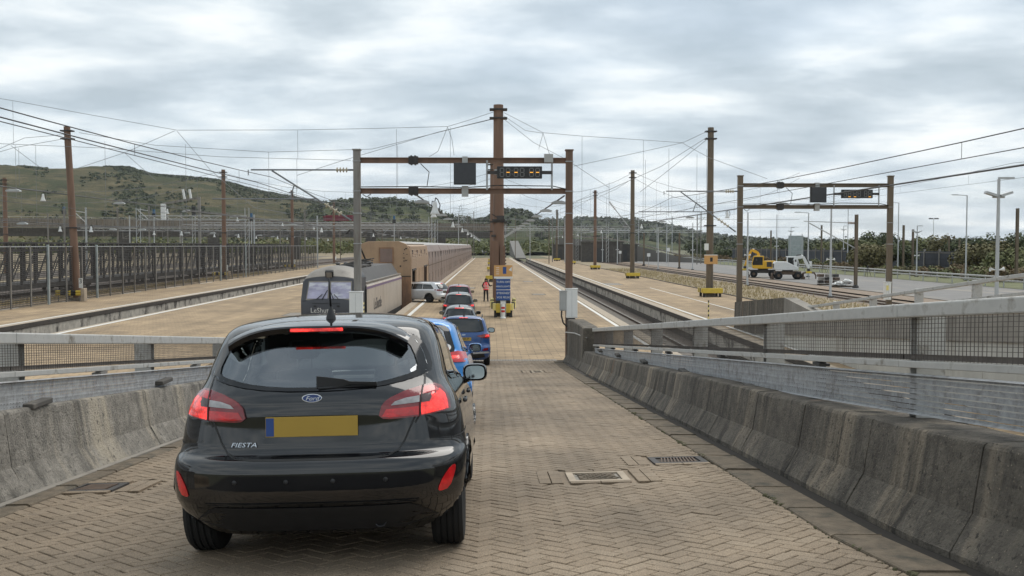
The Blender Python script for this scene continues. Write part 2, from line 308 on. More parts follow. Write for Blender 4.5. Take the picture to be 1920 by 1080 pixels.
def hillmat(name, cols, z, blue):
    m, nt, lk, b = nodes_of(name)
    geo = N(nt, 'ShaderNodeNewGeometry'); sp = N(nt, 'ShaderNodeSeparateXYZ'); lk.new(geo.outputs['Position'], sp.inputs[0])
    def ns(s, det, ro, st=(1, 1, 1)):
        mp = N(nt, 'ShaderNodeMapping'); mp.inputs['Scale'].default_value = st; mp.inputs['Rotation'].default_value = (0, 0, R(25)); lk.new(geo.outputs['Position'], mp.inputs[0])
        n = N(nt, 'ShaderNodeTexNoise'); lk.new(mp.outputs[0], n.inputs['Vector']); n.inputs['Scale'].default_value = s; n.inputs['Detail'].default_value = det; n.inputs['Roughness'].default_value = ro; return n.outputs[0]
    rp = N(nt, 'ShaderNodeValToRGB'); lk.new(ns(.012 * z, 9, .72, (1, 1, 1.6)), rp.inputs[0]); rp.color_ramp.elements[0].position = .36; rp.color_ramp.elements[1].position = .66
    rp.color_ramp.elements[0].color = tuple(cols[0]) + (1,); rp.color_ramp.elements[1].color = tuple(cols[2]) + (1,)
    e = rp.color_ramp.elements.new(.5); e.color = tuple(cols[1]) + (1,)
    r2 = N(nt, 'ShaderNodeMapRange'); lk.new(ns(.006 * z, 6, .7, (1, .6, 1)), r2.inputs[0]); r2.inputs[1].default_value = .50; r2.inputs[2].default_value = .58
    mx = N(nt, 'ShaderNodeMix', data_type='RGBA'); lk.new(r2.outputs[0], mx.inputs[0]); lk.new(rp.outputs[0], mx.inputs[6]); mx.inputs[7].default_value = tuple(cols[3]) + (1,)
    lk.new(mx.outputs[2], b.inputs['Base Color']); b.inputs['Roughness'].default_value = .95; b.inputs['Specular IOR Level'].default_value = .1
    bp = N(nt, 'ShaderNodeBump'); bp.inputs['Strength'].default_value = 1; bp.inputs['Distance'].default_value = 4.0; lk.new(ns(.06 * z, 6, .7), bp.inputs['Height']); lk.new(bp.outputs[0], b.inputs['Normal'])
hillmat('hill_grass', ((.042, .045, .023), (.092, .082, .041), (.175, .142, .075), (.054, .061, .027)), 2.6, 0)
hillmat('hill_wood', ((.035, .045, .022), (.06, .07, .032), (.12, .115, .05), (.045, .055, .028)), 1.0, 0)

# ------------------------------------------------------------------ mesh helpers
class MB:
    def __init__(s): s.v = []; s.f = []; s.m = []
    def add(s, vs, fs, m=0):
        o = len(s.v); s.v += [tuple(v) for v in vs]; s.f += [tuple(i + o for i in f) for f in fs]; s.m += [m] * len(fs); return s
    def box(s, c, d, rot=None, m=0):
        x, y, z = (k / 2 for k in d)
        vs = [Vector(p) for p in ((-x, -y, -z), (x, -y, -z), (x, y, -z), (-x, y, -z), (-x, -y, z), (x, -y, z), (x, y, z), (-x, y, z))]
        if rot is not None: vs = [rot @ p for p in vs]
        return s.add([p + Vector(c) for p in vs], [(0, 3, 2, 1), (4, 5, 6, 7), (0, 1, 5, 4), (1, 2, 6, 5), (2, 3, 7, 6), (3, 0, 4, 7)], m)
    def b2(s, a, b, m=0):          # box from two corners
        return s.box([(p + q) / 2 for p, q in zip(a, b)], [abs(q - p) for p, q in zip(a, b)], m=m)
    def frame(s, p, q, up=(0, 0, 1)):
        p, q = Vector(p), Vector(q); d = (q - p).normalized(); u = Vector(up)
        if abs(d.dot(u)) > .98: u = Vector((0, 1, 0))
        r = d.cross(u).normalized(); return p, q, d, r, r.cross(d)
    def beam(s, p, q, w, h, m=0, up=(0, 0, 1)):
        p, q, d, r, u = s.frame(p, q, up); vs = [a + r * i * w / 2 + u * j * h / 2 for a in (p, q) for i, j in ((-1, -1), (1, -1), (1, 1), (-1, 1))]
        return s.add(vs, [(0, 1, 2, 3), (7, 6, 5, 4), (0, 4, 5, 1), (1, 5, 6, 2), (2, 6, 7, 3), (3, 7, 4, 0)], m)
    def ibeam(s, p, q, w, h, t=.02, m=0, up=(0, 0, 1)):
        p, q, d, r, u = s.frame(p, q, up)
        for o in (-1, 1): s.beam(p + u * o * (h / 2 - t / 2), q + u * o * (h / 2 - t / 2), w, t, m, u)
        return s.beam(p, q, t, h - 2 * t, m, u)
    def tube(s, p, q, r1, n=6, r2=None, m=0, cap=True):
        p, q, d, r, u = s.frame(p, q); r2 = r1 if r2 is None else r2
        vs = [a + (r * math.cos(2 * math.pi * k / n) + u * math.sin(2 * math.pi * k / n)) * rr for a, rr in ((p, r1), (q, r2)) for k in range(n)]
        fs = [(k, (k + 1) % n, n + (k + 1) % n, n + k) for k in range(n)]
        if cap: fs += [tuple(range(n - 1, -1, -1)), tuple(range(n, 2 * n))]
        return s.add(vs, fs, m)
    def path(s, pts, r, n=4, m=0):
        for a, b in zip(pts[:-1], pts[1:]): s.tube(a, b, r, n, m=m, cap=False)
        return s
    def prism(s, poly, a, b, axis='y', m=0):      # polygon in the two other axes, extruded from a to b
        f = {'y': lambda u, v, t: (u, t, v), 'x': lambda u, v, t: (t, u, v), 'z': lambda u, v, t: (u, v, t)}[axis]
        n = len(poly); vs = [f(u, v, t) for t in (a, b) for u, v in poly]
        ar = sum(poly[i][0] * poly[(i + 1) % n][1] - poly[(i + 1) % n][0] * poly[i][1] for i in range(n))
        fl = (ar > 0) ^ (axis == 'y')
        fs = [tuple(range(n)), tuple(range(2 * n - 1, n - 1, -1))] + [(i, n + i, n + (i + 1) % n, (i + 1) % n) for i in range(n)]
        if fl: fs = [tuple(reversed(x)) for x in fs]
        return s.add(vs, fs, m)
    def lathe(s, prof, n=16, c=(0, 0, 0), rot=None, m=0):      # prof: (r, h) along local z
        vs = []
        for r, h in prof:
            for k in range(n):
                p = Vector((r * math.cos(2 * math.pi * k / n), r * math.sin(2 * math.pi * k / n), h))
                if rot is not None: p = rot @ p
                vs.append(p + Vector(c))
        fs = [(i * n + k, i * n + (k + 1) % n, (i + 1) * n + (k + 1) % n, (i + 1) * n + k) for i in range(len(prof) - 1) for k in range(n)]
        return s.add(vs, fs, m)
    def grid(s, rows, m=0, close=False):          # rows of equally many points
        n = len(rows[0]); vs = [p for r in rows for p in r]
        fs = [(i * n + k, i * n + (k + 1) % n, (i + 1) * n + (k + 1) % n, (i + 1) * n + k) for i in range(len(rows) - 1) for k in range(n if close else n - 1)]
        return s.add(vs, fs, m)
    def xf(s, mtx): s.v = [tuple(mtx @ Vector(p)) for p in s.v]; return s
    def mesh(s, name, mats, smooth=False):
        me = bpy.data.meshes.new(name); me.from_pydata(s.v, [], s.f)
        for k in (mats if isinstance(mats, (list, tuple)) else [mats]): me.materials.append(M[k])
        if len(me.materials) > 1: me.polygons.foreach_set('material_index', s.m)
        if smooth: me.polygons.foreach_set('use_smooth', [True] * len(s.f))
        me.update(); return me
    def build(s, name, mats, parent=None, smooth=False, bevel=0.0, auto=None, shift=None):
        o = bpy.data.objects.new(name, s.mesh(name, mats, smooth)); C.objects.link(o)
        if parent is not None:
            o.parent = parent
            if parent.name in WORLD: o.matrix_parent_inverse = Matrix.Translation(-parent.location)
        if bevel:
            b = o.modifiers.new('bevel', 'BEVEL'); b.width = bevel; b.segments = 2; b.limit_method = 'ANGLE'
        if auto:
            bm = bmesh.new(); bm.from_mesh(o.data)
            for e in bm.edges:
                if len(e.link_faces) == 2 and e.calc_face_angle(0) > auto: e.smooth = False
            bm.to_mesh(o.data); bm.free()
        return o
WORLD = set()
def tag(o, label=None, cat=None, group=None, kind=None):
    if label: o['label'] = label
    if cat: o['category'] = cat
    if group: o['group'] = group
    if kind: o['kind'] = kind
    return o
def thing(name, label, cat, loc=(0, 0, 0), rot=(0, 0, 0), group=None, world=False):
    o = bpy.data.objects.new(name, None); C.objects.link(o); o.location = loc; o.rotation_euler = rot; o.empty_display_size = .2
    if world: WORLD.add(o.name)
    return tag(o, label, cat, group)
def copy_tree(o, parent=None):
    c = o.copy(); C.objects.link(c); c.parent = parent
    for ch in list(o.children): copy_tree(ch, c)
    return c
def struct(o): o['kind'] = 'structure'; return o
def text(name, body, size, m, parent, loc, rot, depth=.004, sx=1.0, shear=0.0, align='CENTER', world=False):
    cu = bpy.data.curves.new(name, 'FONT'); cu.body = body; cu.size = size; cu.extrude = depth; cu.align_x = align; cu.align_y = 'CENTER'; cu.shear = shear; cu.resolution_u = 2
    t = bpy.data.objects.new('t', cu); me = bpy.data.meshes.new_from_object(t); bpy.data.objects.remove(t)
    me.materials.clear(); me.materials.append(M[m]); me.name = name
    o = bpy.data.objects.new(name, me); C.objects.link(o); o.parent = parent; o.location = loc; o.rotation_euler = rot; o.scale = (sx, 1, 1)
    if parent.name in WORLD: o.matrix_parent_inverse = Matrix.Translation(-parent.location)
    return o
ORD = ['nearest', 'second nearest', 'third nearest', 'fourth nearest', 'fifth nearest', 'sixth nearest', 'seventh nearest', 'eighth nearest', 'ninth nearest', 'tenth nearest', 'eleventh nearest', 'twelfth nearest', 'thirteenth nearest', 'fourteenth nearest', 'fifteenth nearest', 'sixteenth nearest']
F = 1880.0
def at(px, py, D): return ((px - 918) * D / F, D, HC - (py - 460) * D / F)      # survey of the photograph at a known distance
def on_ground(px, py, z=0.0):
    D = (HC - z) * F / (py - 460); return ((px - 918) * D / F, D, z)
def lerp(a, b, t): return a + (b - a) * t
def interp(tab, x):
    if x <= tab[0][0]: return tab[0][1]
    for (a, b), (c, d) in zip(tab[:-1], tab[1:]):
        if x <= c: return b + (d - b) * (x - a) / (c - a)
    return tab[-1][1]
def smooth_interp(tab, x):           # Catmull-Rom through the table
    n = len(tab)
    if x <= tab[0][0]: return tab[0][1]
    if x >= tab[-1][0]: return tab[-1][1]
    for i in range(n - 1):
        if x <= tab[i + 1][0]:
            x0, y0 = tab[i]; x1, y1 = tab[i + 1]; h = x1 - x0; t = (x - x0) / h
            def slope(k):
                if k <= 0: return (tab[1][1] - tab[0][1]) / (tab[1][0] - tab[0][0])
                if k >= n - 1: return (tab[-1][1] - tab[-2][1]) / (tab[-1][0] - tab[-2][0])
                a = (tab[k][1] - tab[k - 1][1]) / (tab[k][0] - tab[k - 1][0]); b = (tab[k + 1][1] - tab[k][1]) / (tab[k + 1][0] - tab[k][0])
                return 0 if a * b <= 0 else 2 * a * b / (a + b)
            return (2 * t ** 3 - 3 * t * t + 1) * y0 + (t ** 3 - 2 * t * t + t) * h * slope(i) + (-2 * t ** 3 + 3 * t * t) * y1 + (t ** 3 - t * t) * h * slope(i + 1)

NTH = ['first', 'second', 'third', 'fourth', 'fifth', 'sixth', 'seventh', 'eighth', 'ninth', 'tenth', 'eleventh', 'twelfth', 'thirteenth', 'fourteenth', 'fifteenth', 'sixteenth', 'seventeenth', 'eighteenth', 'nineteenth', 'twentieth', 'twenty-first', 'twenty-second', 'twenty-third', 'twenty-fourth', 'twenty-fifth', 'twenty-sixth', 'twenty-seventh', 'twenty-eighth', 'twenty-ninth', 'thirtieth']
# ================================================================== SETTING
def sheet(name, x0, x1, y0, y1, z, m, nx=1, ny=1):
    rows = [[(lerp(x0, x1, i / nx), lerp(y0, y1, j / ny), z) for i in range(nx + 1)] for j in range(ny + 1)]
    return struct(MB().grid(rows).build(name, m))
sheet('ground', -6000, 6000, -400, 9000, -1.45, 'ground')
YN, YF = -12.0, 345.0
def platform(name, x0, x1, y0=YN, y1=YF):
    o = MB().b2((x0, y0, -1.4), (x1, y1, 0)).build(name, ['platform_paving']); return struct(o)
platform('platform_far_left', -34.2, -25.35)
platform('platform_left', -21.05, -10.05)
platform('platform_centre', -5.75, 7.35)
platform('platform_right', 11.65, 20.6, 3.0, 320)
# pits: ballast, sleepers, rails, edge blocks
def track(nm, x, y0, y1, z, sleepers=True, bal='ballast', w=4.2):
    struct(MB().b2((x - w / 2 + .01, y0, z - .5), (x + w / 2 - .01, y1, z - .14)).build('track_bed', bal))
    t = thing('railway_track', nm, 'track', (x, y0, z - .14))
    for s in (-1, 1):
        mb = MB()
        mb.b2((s * .75 - .036, 0, .10), (s * .75 + .036, y1 - y0, .155)).b2((s * .75 - .012, 0, .015), (s * .75 + .012, y1 - y0, .1)).b2((s * .75 - .07, 0, 0), (s * .75 + .07, y1 - y0, .018))
        mb.build('rail', 'rust_steel', t); MB().b2((s * .75 - .034, 0, .156), (s * .75 + .034, y1 - y0, .16)).build('rail_head', 'rail_top', t)
    mb = MB(); y = .3
    while y < min(y1 - y0, 190): mb.box((0, y, -.03), (2.5, .26, .08)); y += .65
    mb.build('sleepers', 'concrete', t)['kind'] = 'stuff'
track('rusty rail track in the pit right of the queue of cars', 9.5, 3, 420, -1.05)
track('rail track under the shuttle train on the left', -7.9, YN, 420, -1.05)
track('rail track in the pit beyond the left platform', -23.2, YN, 330, -1.05)
track('rail track on brown ballast beyond the dry grass strip', 31.5, 20, 420, -.28, bal='brown_ballast', w=6.4)
track('rail track under the parked lattice wagons', -40, 30, 330, .10, w=6)
def edge(x, side, y0, y1, nm):
    # coping slab, dark band and the block wall under the platform edge; side = direction the face looks at
    t = thing('platform_edge', nm, 'platform edge', (x, y0, -1.2), world=True)
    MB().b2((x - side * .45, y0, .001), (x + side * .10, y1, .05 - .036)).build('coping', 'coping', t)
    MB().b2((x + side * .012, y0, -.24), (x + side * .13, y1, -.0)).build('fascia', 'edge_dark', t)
    y = y0; k = 0; me = {}
    far = MB()
    while y < y1:
        L = 1.15
        if y < 150:
            if not me: me[0] = MB().b2((-.02, .012, -.86), (.06, L - .012, -.27)).mesh('edge_block', 'pit_block')
            o = bpy.data.objects.new('edge_block', me[0]); C.objects.link(o); o.parent = t; o.location = (side * .012 if side > 0 else side * .05, y - y0, 1.2)
        else: far.b2((x, y + .02, -.86), (x + side * .05, y + L - .02, -.27))
        y += L
    far.build('edge_block', 'pit_block', t)['kind'] = 'stuff'
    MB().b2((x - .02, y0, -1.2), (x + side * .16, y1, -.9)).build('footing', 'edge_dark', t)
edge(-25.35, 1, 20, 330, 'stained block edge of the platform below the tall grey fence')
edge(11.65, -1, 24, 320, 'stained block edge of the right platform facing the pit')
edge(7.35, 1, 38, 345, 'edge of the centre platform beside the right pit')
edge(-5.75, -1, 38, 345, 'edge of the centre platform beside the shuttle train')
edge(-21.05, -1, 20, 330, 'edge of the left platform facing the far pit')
# painted lines
def line(x0, x1, y0, y1, nm, z=.018, m='line_white'):
    o = MB().b2((x0, y0, z - .004), (x1, y1, z)).build('painted_line', m); tag(o, nm, 'painted line')
line(-5.02, -4.78, 30, 345, 'white painted line along the shuttle train', .006)
line(6.62, 6.82, 37, 345, 'white painted line along the right side of the centre platform', .006)
line(12.35, 12.55, 37, 320, 'white painted line along the right platform edge')
line(-20.85, -20.6, 18, 330, 'white painted line along the left platform by the far pit', .019)
line(-25.9, -25.7, 18, 330, 'white painted line on the platform below the tall fence', .02)
for k in range(7): line(-32.2, -32.05, 52 + k * 12, 57 + k * 12, 'short faded white dash along the foot of the tall fence, %s one' % ORD[k], .006)
line(16.0, 16.12, 62, 100, 'thin faded white line in the middle of the right platform', .006)
for i, (px, py, w, d) in enumerate([(560, 589, 1.6, 3.0), (1150, 533, 1.8, 5), (880, 540, 1.2, 3), (1010, 552, 1.2, 2), (990, 528, 1.2, 3)]):
    p = on_ground(px, py)
    mb = MB(); mb.b2((p[0] - w / 2, p[1] - d / 2, .002), (p[0] + w / 2, p[1] + d / 2, .008)); mb.b2((p[0] - w / 2 + .1, p[1] - d / 2 + .15, .008), (p[0] + w / 2 - .1, p[1] + d / 2 - .15, .012), m=1)
    tag(mb.build('inspection_cover', ['gutter', 'concrete']), ['flat cover in the left platform paving beside the locomotive', 'wide flat cover on the right platform', 'flat cover in the paving right of the train wagons', 'flat cover in the paving right of the blue signs', 'far flat cover in the paving right of the tall pole'][i], 'cover')

# ground right of the platforms
sheet('verge', 20.6, 28.3, 15, 420, -.22, 'dirt'); sheet('gravel_strip', 34.6, 37.5, 15, 420, -.30, 'brown_ballast'); sheet('service_road', 37.5, 54.5, 10, 520, -.26, 'asphalt')
sheet('grass_verge', 54.5, 64, 10, 620, -.24, 'green_grass'); sheet('field', 64, 900, 10, 1500, -.30, 'ground')
MB().b2((20.45, 3, -1.4), (20.6, 320, .06)).build('kerb', 'edge_dark')['kind'] = 'structure'
MB().b2((20.6, 15, -1.4), (64, 15.2, -.3)).build('embankment', 'dirt')['kind'] = 'structure'
sheet('yard_left', -400, -34.2, 15, 600, -.14, 'dirt')
for k, (x0, x1) in enumerate([(-37, -34.3), (-52, -44), (-76, -62)]): sheet('yard_path', x0, x1, 15, 400, -.13, 'dirt' if k == 0 else 'ballast')
# dry grass on the verge
mb = MB()
for k in range(9000):
    y = random.uniform(45, 60) if k < 2500 else random.uniform(60, 190); x = random.uniform(20.9, 28.2)
    h = random.uniform(.08, .34) * (1.4 if noise.noise((x * .4, y * .2, 0)) > .1 else .7); a = random.uniform(0, 6.28); w = .05; dx, dy = math.cos(a) * w, math.sin(a) * w
    mb.add([(x - dx, y - dy, -.22), (x + dx, y + dy, -.22), (x + random.uniform(-.12, .12), y + random.uniform(-.12, .12), -.22 + h)], [(0, 1, 2)])
tag(mb.build('dry_grass', 'dry_grass'), 'dry yellow grass on the strip beside the right platform', 'grass', kind='stuff')
mb = MB()
for k in range(5000):
    y = random.uniform(50, 160); x = random.uniform(-36.6, -34.6); h = random.uniform(.1, .45); a = random.uniform(0, 6.28); w = .06; dx, dy = math.cos(a) * w, math.sin(a) * w
    mb.add([(x - dx, y - dy, -.13), (x + dx, y + dy, -.13), (x + random.uniform(-.1, .1), y + random.uniform(-.1, .1), -.13 + h)], [(0, 1, 2)])
tag(mb.build('dry_grass', 'dry_grass'), 'dry grass growing behind the tall grey fence', 'grass', kind='stuff')

# ------------------------------------------------------------------ the ramp
def rz0(y):
    t = .0785 * (36.52 - y); return .5 * (t + math.sqrt(t * t + .012))
def rz(x, y): return rz0(y) + .02 * (x + .99) * max(0, min(1, (34 - y) / 14))
def kr(y): return 2.12 + (.0 if y > 6 else (6 - y) * .1) + max(0, (y - 20) / 16) ** 2 * .2      # right edge of the bricks
def kl(y): return -3.63
RY0, RY1 = 1.5, 36.6
ramp = MB(); rows = []
for j in range(72):
    y = lerp(RY0, RY1, j / 71); rows.append([(x, y, rz(x, y) - .014) for x in (lerp(kl(y) - .5, kr(y) + .5, i / 14) for i in range(15))])
ramp.grid(rows)
b = ramp.build('ramp', 'mortar', smooth=True); struct(b); ramp_o = b
MB().b2((-4.4, RY0, -.9), (3.1, 30, .02)).build('ramp_core', 'concrete')['kind'] = 'structure'
covers = [(.44, 1.44, 8.35, 9.05), (1.32, 2.32, 9.3, 9.9), (-3.9, -3.0, 8.5, 9.1), (.95, 1.75, 27.6, 29.0)]
cs, sn = math.cos(R(-45)), math.sin(R(-45)); W_ = .1
bricks = []
rng = range(-420, 421)
y_hi = 36.2
for a in range(-300, 301):
    for c in range(-110, 111):
        ox, oy = a + 2 * c, -a + 2 * c
        for kind in (0, 1):
            cx, cy = ((ox + 1, oy + .5) if kind == 0 else (ox + 2.5, oy + 1)); cx *= W_; cy *= W_
            X = cs * cx - sn * cy; Y = sn * cx + cs * cy + 18
            if Y < 4.3 or Y > y_hi or X < kl(Y) - .12 or X > kr(Y) + .12: continue
            if any(q[0] - .03 < X < q[1] + .03 and q[2] - .03 < Y < q[3] + .03 for q in covers): continue
            bricks.append((X, Y, kind))
def brick_local(kind, tilt):
    l, w = .0957, .0457
    if kind: l, w = w, l
    e = .004; out = []
    for dx, dy, zz in [(-l, -w, -.02), (l, -w, -.02), (l, w, -.02), (-l, w, -.02), (-l, -w, -e), (l, -w, -e), (l, w, -e), (-l, w, -e), (-l + e, -w + e, 0), (l - e, -w + e, 0), (l - e, w - e, 0), (-l + e, w - e, 0)]:
        out.append((cs * dx - sn * dy, sn * dx + cs * dy, zz))
    return out
BF = [(0, 1, 5, 4), (1, 2, 6, 5), (2, 3, 7, 6), (3, 0, 4, 7), (4, 5, 9, 8), (5, 6, 10, 9), (6, 7, 11, 10), (7, 4, 8, 11), (8, 9, 10, 11)]
BL = [brick_local(0, 0), brick_local(1, 0)]
brick_me = [MB().add(BL[k], BF).mesh('brick', 'paver') for k in (0, 1)]
def seen(X, Y):
    px = 960 + F * (X / Y) - 42
    hidden = -2.0 < X < -.05 and Y > 5.2
    return 0 <= px <= 1920 and Y > 5.15 and not hidden
near = sorted([q for q in bricks if seen(q[0], q[1])], key=lambda q: q[1])[:300]
ns_ = set(near); slope_rot = (-math.atan(.0785), -math.atan(.02), 0)
for X, Y, k in near:
    o = bpy.data.objects.new('brick', brick_me[k]); C.objects.link(o); o.parent = ramp_o; o.location = (X, Y, rz(X, Y) + random.gauss(0, .0012))
    o.rotation_euler = (slope_rot[0] + random.gauss(0, .006), -slope_rot[1] + random.gauss(0, .006) - .04, random.gauss(0, .008))
    o.rotation_euler[1] = -math.atan(.02) + random.gauss(0, .006)
rest = MB()
for q in bricks:
    if q in ns_: continue
    X, Y, k = q; dz = random.gauss(0, .0012); tx, ty = random.gauss(0, .006), random.gauss(0, .006)
    rest.add([(X + v[0], Y + v[1], rz(X + v[0], Y + v[1]) + v[2] + dz + tx * v[0] + ty * v[1]) for v in BL[k]], BF)
rest.build('brick_field', 'paver', ramp_o)['kind'] = 'stuff'
# covers and drain grates set into the bricks
def cover(q, label, grate, name):
    x0, x1, y0, y1 = q; cx, cy = (x0 + x1) / 2, (y0 + y1) / 2
    t = thing(name, label, 'drain cover', (cx, cy, rz(cx, cy)), (-math.atan(.0785), -math.atan(.02), 0))
    hx, hy = (x1 - x0) / 2, (y1 - y0) / 2
    # soldier course of bricks round the frame
    s = MB()
    for sx in (-1, 1):
        for k in range(2):
            xx = sx * (hx + .07 - .1 - k * .105)
            n = max(2, int(hy * 2 / .2))
            for j in range(n):
                yy = -hy + (j + .5) * 2 * hy / n; s.box((xx, yy, -.008), (.096, 2 * hy / n - .008, .03))
    for sy in (-1, 1):
        n = int((2 * hx - .4) / .2); n = max(n, 2)
        for j in range(n): s.box((-hx + .24 + (j + .5) * (2 * hx - .48) / n, sy * (hy + .02 - .05), -.008), ((2 * hx - .48) / n - .008, .096, .03))
    s.build('brick_surround', 'paver', t, bevel=.003)
    ix, iy = hx - .24, hy - .09
    MB().box((0, 0, -.028), (2 * hx + .16, 2 * hy + .16, .03)).build('infill', 'paver', t)
    f = MB()
    for sx in (-1, 1): f.box((sx * (ix - .03), 0, -.010), (.06, 2 * iy, .03)); f.box((0, sx * (iy - .03), -.0105), (2 * ix - .12, .06, .03))
    f.build('frame', 'coping' if not grate else 'dark_steel', t)
    MB().box((0, 0, -.012), (2 * ix - .13, 2 * iy - .13, .008)).build('well', 'edge_dark' if grate else 'concrete', t)
    if grate:
        g = MB(); n = 11
        for k in range(n): g.beam((-ix + .08 + k * (2 * ix - .16) / n, -iy + .06, -.004), (-ix + .08 + (k + 1.6) * (2 * ix - .16) / (n + 1), iy - .06, -.004), .014, .02)
        g.build('grate', 'rust_steel', t)
    else:
        g = MB(); g.box((0, 0, -.006), (2 * ix - .2, 2 * iy - .2, .02))
        for k in range(9): g.box((-ix + .15 + k * (2 * ix - .3) / 8, 0, .005), (.014, 2 * iy - .24, .008), Matrix.Rotation(.5 * (-1) ** k, 3, 'Z'))
        g.build('lid', 'gutter', t)
cover(covers[0], 'square metal manhole cover in a brick surround on the ramp', False, 'manhole_cover')
cover(covers[1], 'slotted drain grate beside the right gutter of the ramp', True, 'drain_grate')
cover(covers[2], 'slotted drain grate by the left gutter beside the black car', True, 'drain_grate')
cover(covers[3], 'small distant cover near the foot of the ramp', False, 'manhole_cover')
# channel drain across the foot of the ramp
t = thing('channel_drain', 'slotted channel drain across the foot of the ramp', 'drain', (-1, 36.5, .03), world=True)
MB().b2((-4.1, 36.3, .02), (2.45, 36.75, .055)).build('slab', 'concrete', t); s = MB()
for k in range(64): s.b2((-4.05 + k * .1, 36.48, .05), (-4.05 + k * .1 + .06, 36.6, .058))
s.build('slot_row', 'edge_dark', t)
MB().b2((-4.1, 36.75, -.01), (2.7, 38.3, .012)).build('paving_strip', 'platform_paving')['kind'] = 'structure'

# gutters and parapets
def extr(prof, ys, zf, xf=lambda y: 0, gap=0.0):
    mb = MB(); rows = [[(px + xf(y), y, zf(y) + pz) for px, pz in prof] for y in ys]
    mb.grid(rows, close=True); n = len(prof); k = len(ys) - 1
    mb.f.append(tuple(range(n))); mb.f.append(tuple(k * n + i for i in range(n - 1, -1, -1))); mb.m += [0, 0]
    return mb
def run(y0, y1, L): 
    y = y0; out = []
    while y < y1 - .05: out.append((y, min(y1, y + L))); y += L
    return out
def gutter(nm, x0, x1, xf, zf):
    t = thing('gutter', nm, 'gutter', (x0, 4.2, zf(4.2)), world=True)
    for a, b_ in run(4.2, 35.5, .92):
        dz = random.gauss(0, .004)
        extr([(x0, -.06), (x1, -.06), (x1, .012 + dz), (x0 + .02 * (1 if x1 > x0 else -1), .016 + dz), (x0, .008 + dz)][::(1 if x1 > x0 else -1)], [a + .006, b_ - .006], zf, xf).build('gutter_slab', 'gutter', t, bevel=.006)
    return t
gx = lambda y: kr(y) - 2.12
g = gutter('concrete gutter strip along the right parapet of the ramp', 2.10, 2.40, gx, lambda y: rz(2.2, y))
extr([(2.40, -.08), (2.54, -.08), (2.54, -.015), (2.40, -.015)], [4.2, 15, 25, 35.5], lambda y: rz(2.3, y), gx).build('channel', 'edge_dark', g)
ms = MB()
for k in range(900):
    y = random.uniform(4.8, 22); x = kr(y) - random.uniform(-.02, .05) * random.random(); s = random.uniform(.005, .018) * (1.4 if noise.noise((y * 1.7, 0, 3)) > .1 else .5); ms.lathe([(s, -.004), (s * .7, s * .5), (.001, s * .7)], 5, (x, y, rz(x, y) + .004))
ms.build('moss', 'moss', g)['kind'] = 'stuff'
g = gutter('concrete gutter strip along the left parapet of the ramp', -3.62, -3.80, lambda y: 0, lambda y: rz(-3.7, y))
extr([(-3.80, .02), (-3.88, .02), (-3.88, -.06), (-3.80, -.06)], [4.2, 15, 25, 35.5], lambda y: rz(-3.7, y)).build('kerb_strip', 'concrete', g)
def topR(y): return interp([(5, .715), (12.3, .69), (24, .57), (30, .56), (40, .56)], y)
def topL(y): return interp([(5, .68), (8.2, .66), (10.5, .63), (13.7, .58), (20, .55), (40, .55)], y)
def parapet(nm, sgn, xb, topf, mtl, y0, y1, xf, L):
    t = thing('parapet_wall', nm, 'parapet', (xb, y0, rz0(y0)), world=True)
    for a, b_ in run(y0, y1, L):
        rows = []; nn = 5
        for k in range(nn):
            y = lerp(a + .007, b_ - .007, k / (nn - 1)); h = topf(y); zb = rz(xb, y); zt = rz0(y) + h
            pr = [(0, zb - .1), (.0, zb + .025), (.004, zb + .03), (.112, zb + .225), (.122, zb + .24), (.180, zt - .03), (.188, zt - .012), (.205, zt), (.40, zt + .004), (.62, zt), (.62, zb - .5)]
            rows.append([(xb + xf(y) + sgn * (u + random.gauss(0, .002)), y, z + (random.gauss(0, .002) if z > zb else 0)) for u, z in pr][::sgn])
        mb = MB().grid(rows, close=True); n = 11
        mb.f.append(tuple(range(n))); mb.f.append(tuple(4 * n + i for i in range(n - 1, -1, -1))); mb.m += [0, 0]
        mb.build('concrete_block', mtl, t, smooth=True, auto=R(16))
    return t
pr_ = parapet('dark stained concrete parapet wall on the right of the ramp', 1, 2.53, topR, 'dark_parapet', 4.0, 29.5, gx, 1.5)
parapet('pale concrete parapet wall on the left of the ramp behind the black car', -1, -3.87, topL, 'pale_parapet', 5.0, 35.8, lambda y: 0, 3.4)
# taller end block at the foot of the right parapet
rows = []
for k in range(9):
    y = lerp(29.5, 35.6, k / 8); zb = rz(2.6, y); zt = lerp(1.83, 1.62, k / 8) if k > 0 else 1.80; x0 = 2.53 + gx(y) - max(0, (y - 33) / 2.6) ** 2 * .12
    pr = [(x0, zb - .1), (x0, zb + .03), (x0 + .05, zb + .1), (x0 + .12, zb + .22), (x0 + .14, zb + .3), (x0 + .17, zt - .03), (x0 + .2, zt), (3.15 + gx(y), zt), (3.15 + gx(y), -.2)]
    rows.append([(u, y, z) for u, z in pr])
mb = MB().grid(rows, close=True); mb.f += [tuple(range(9)), tuple(8 * 9 + i for i in range(8, -1, -1))]; mb.m += [0, 0]
mb.build('end_block', 'dark_parapet', pr_, smooth=True, auto=R(16))
MB().b2((2.95, 4.0, -1.0), (3.13, 35, .3)).build('ramp_side', 'concrete')['kind'] = 'structure'

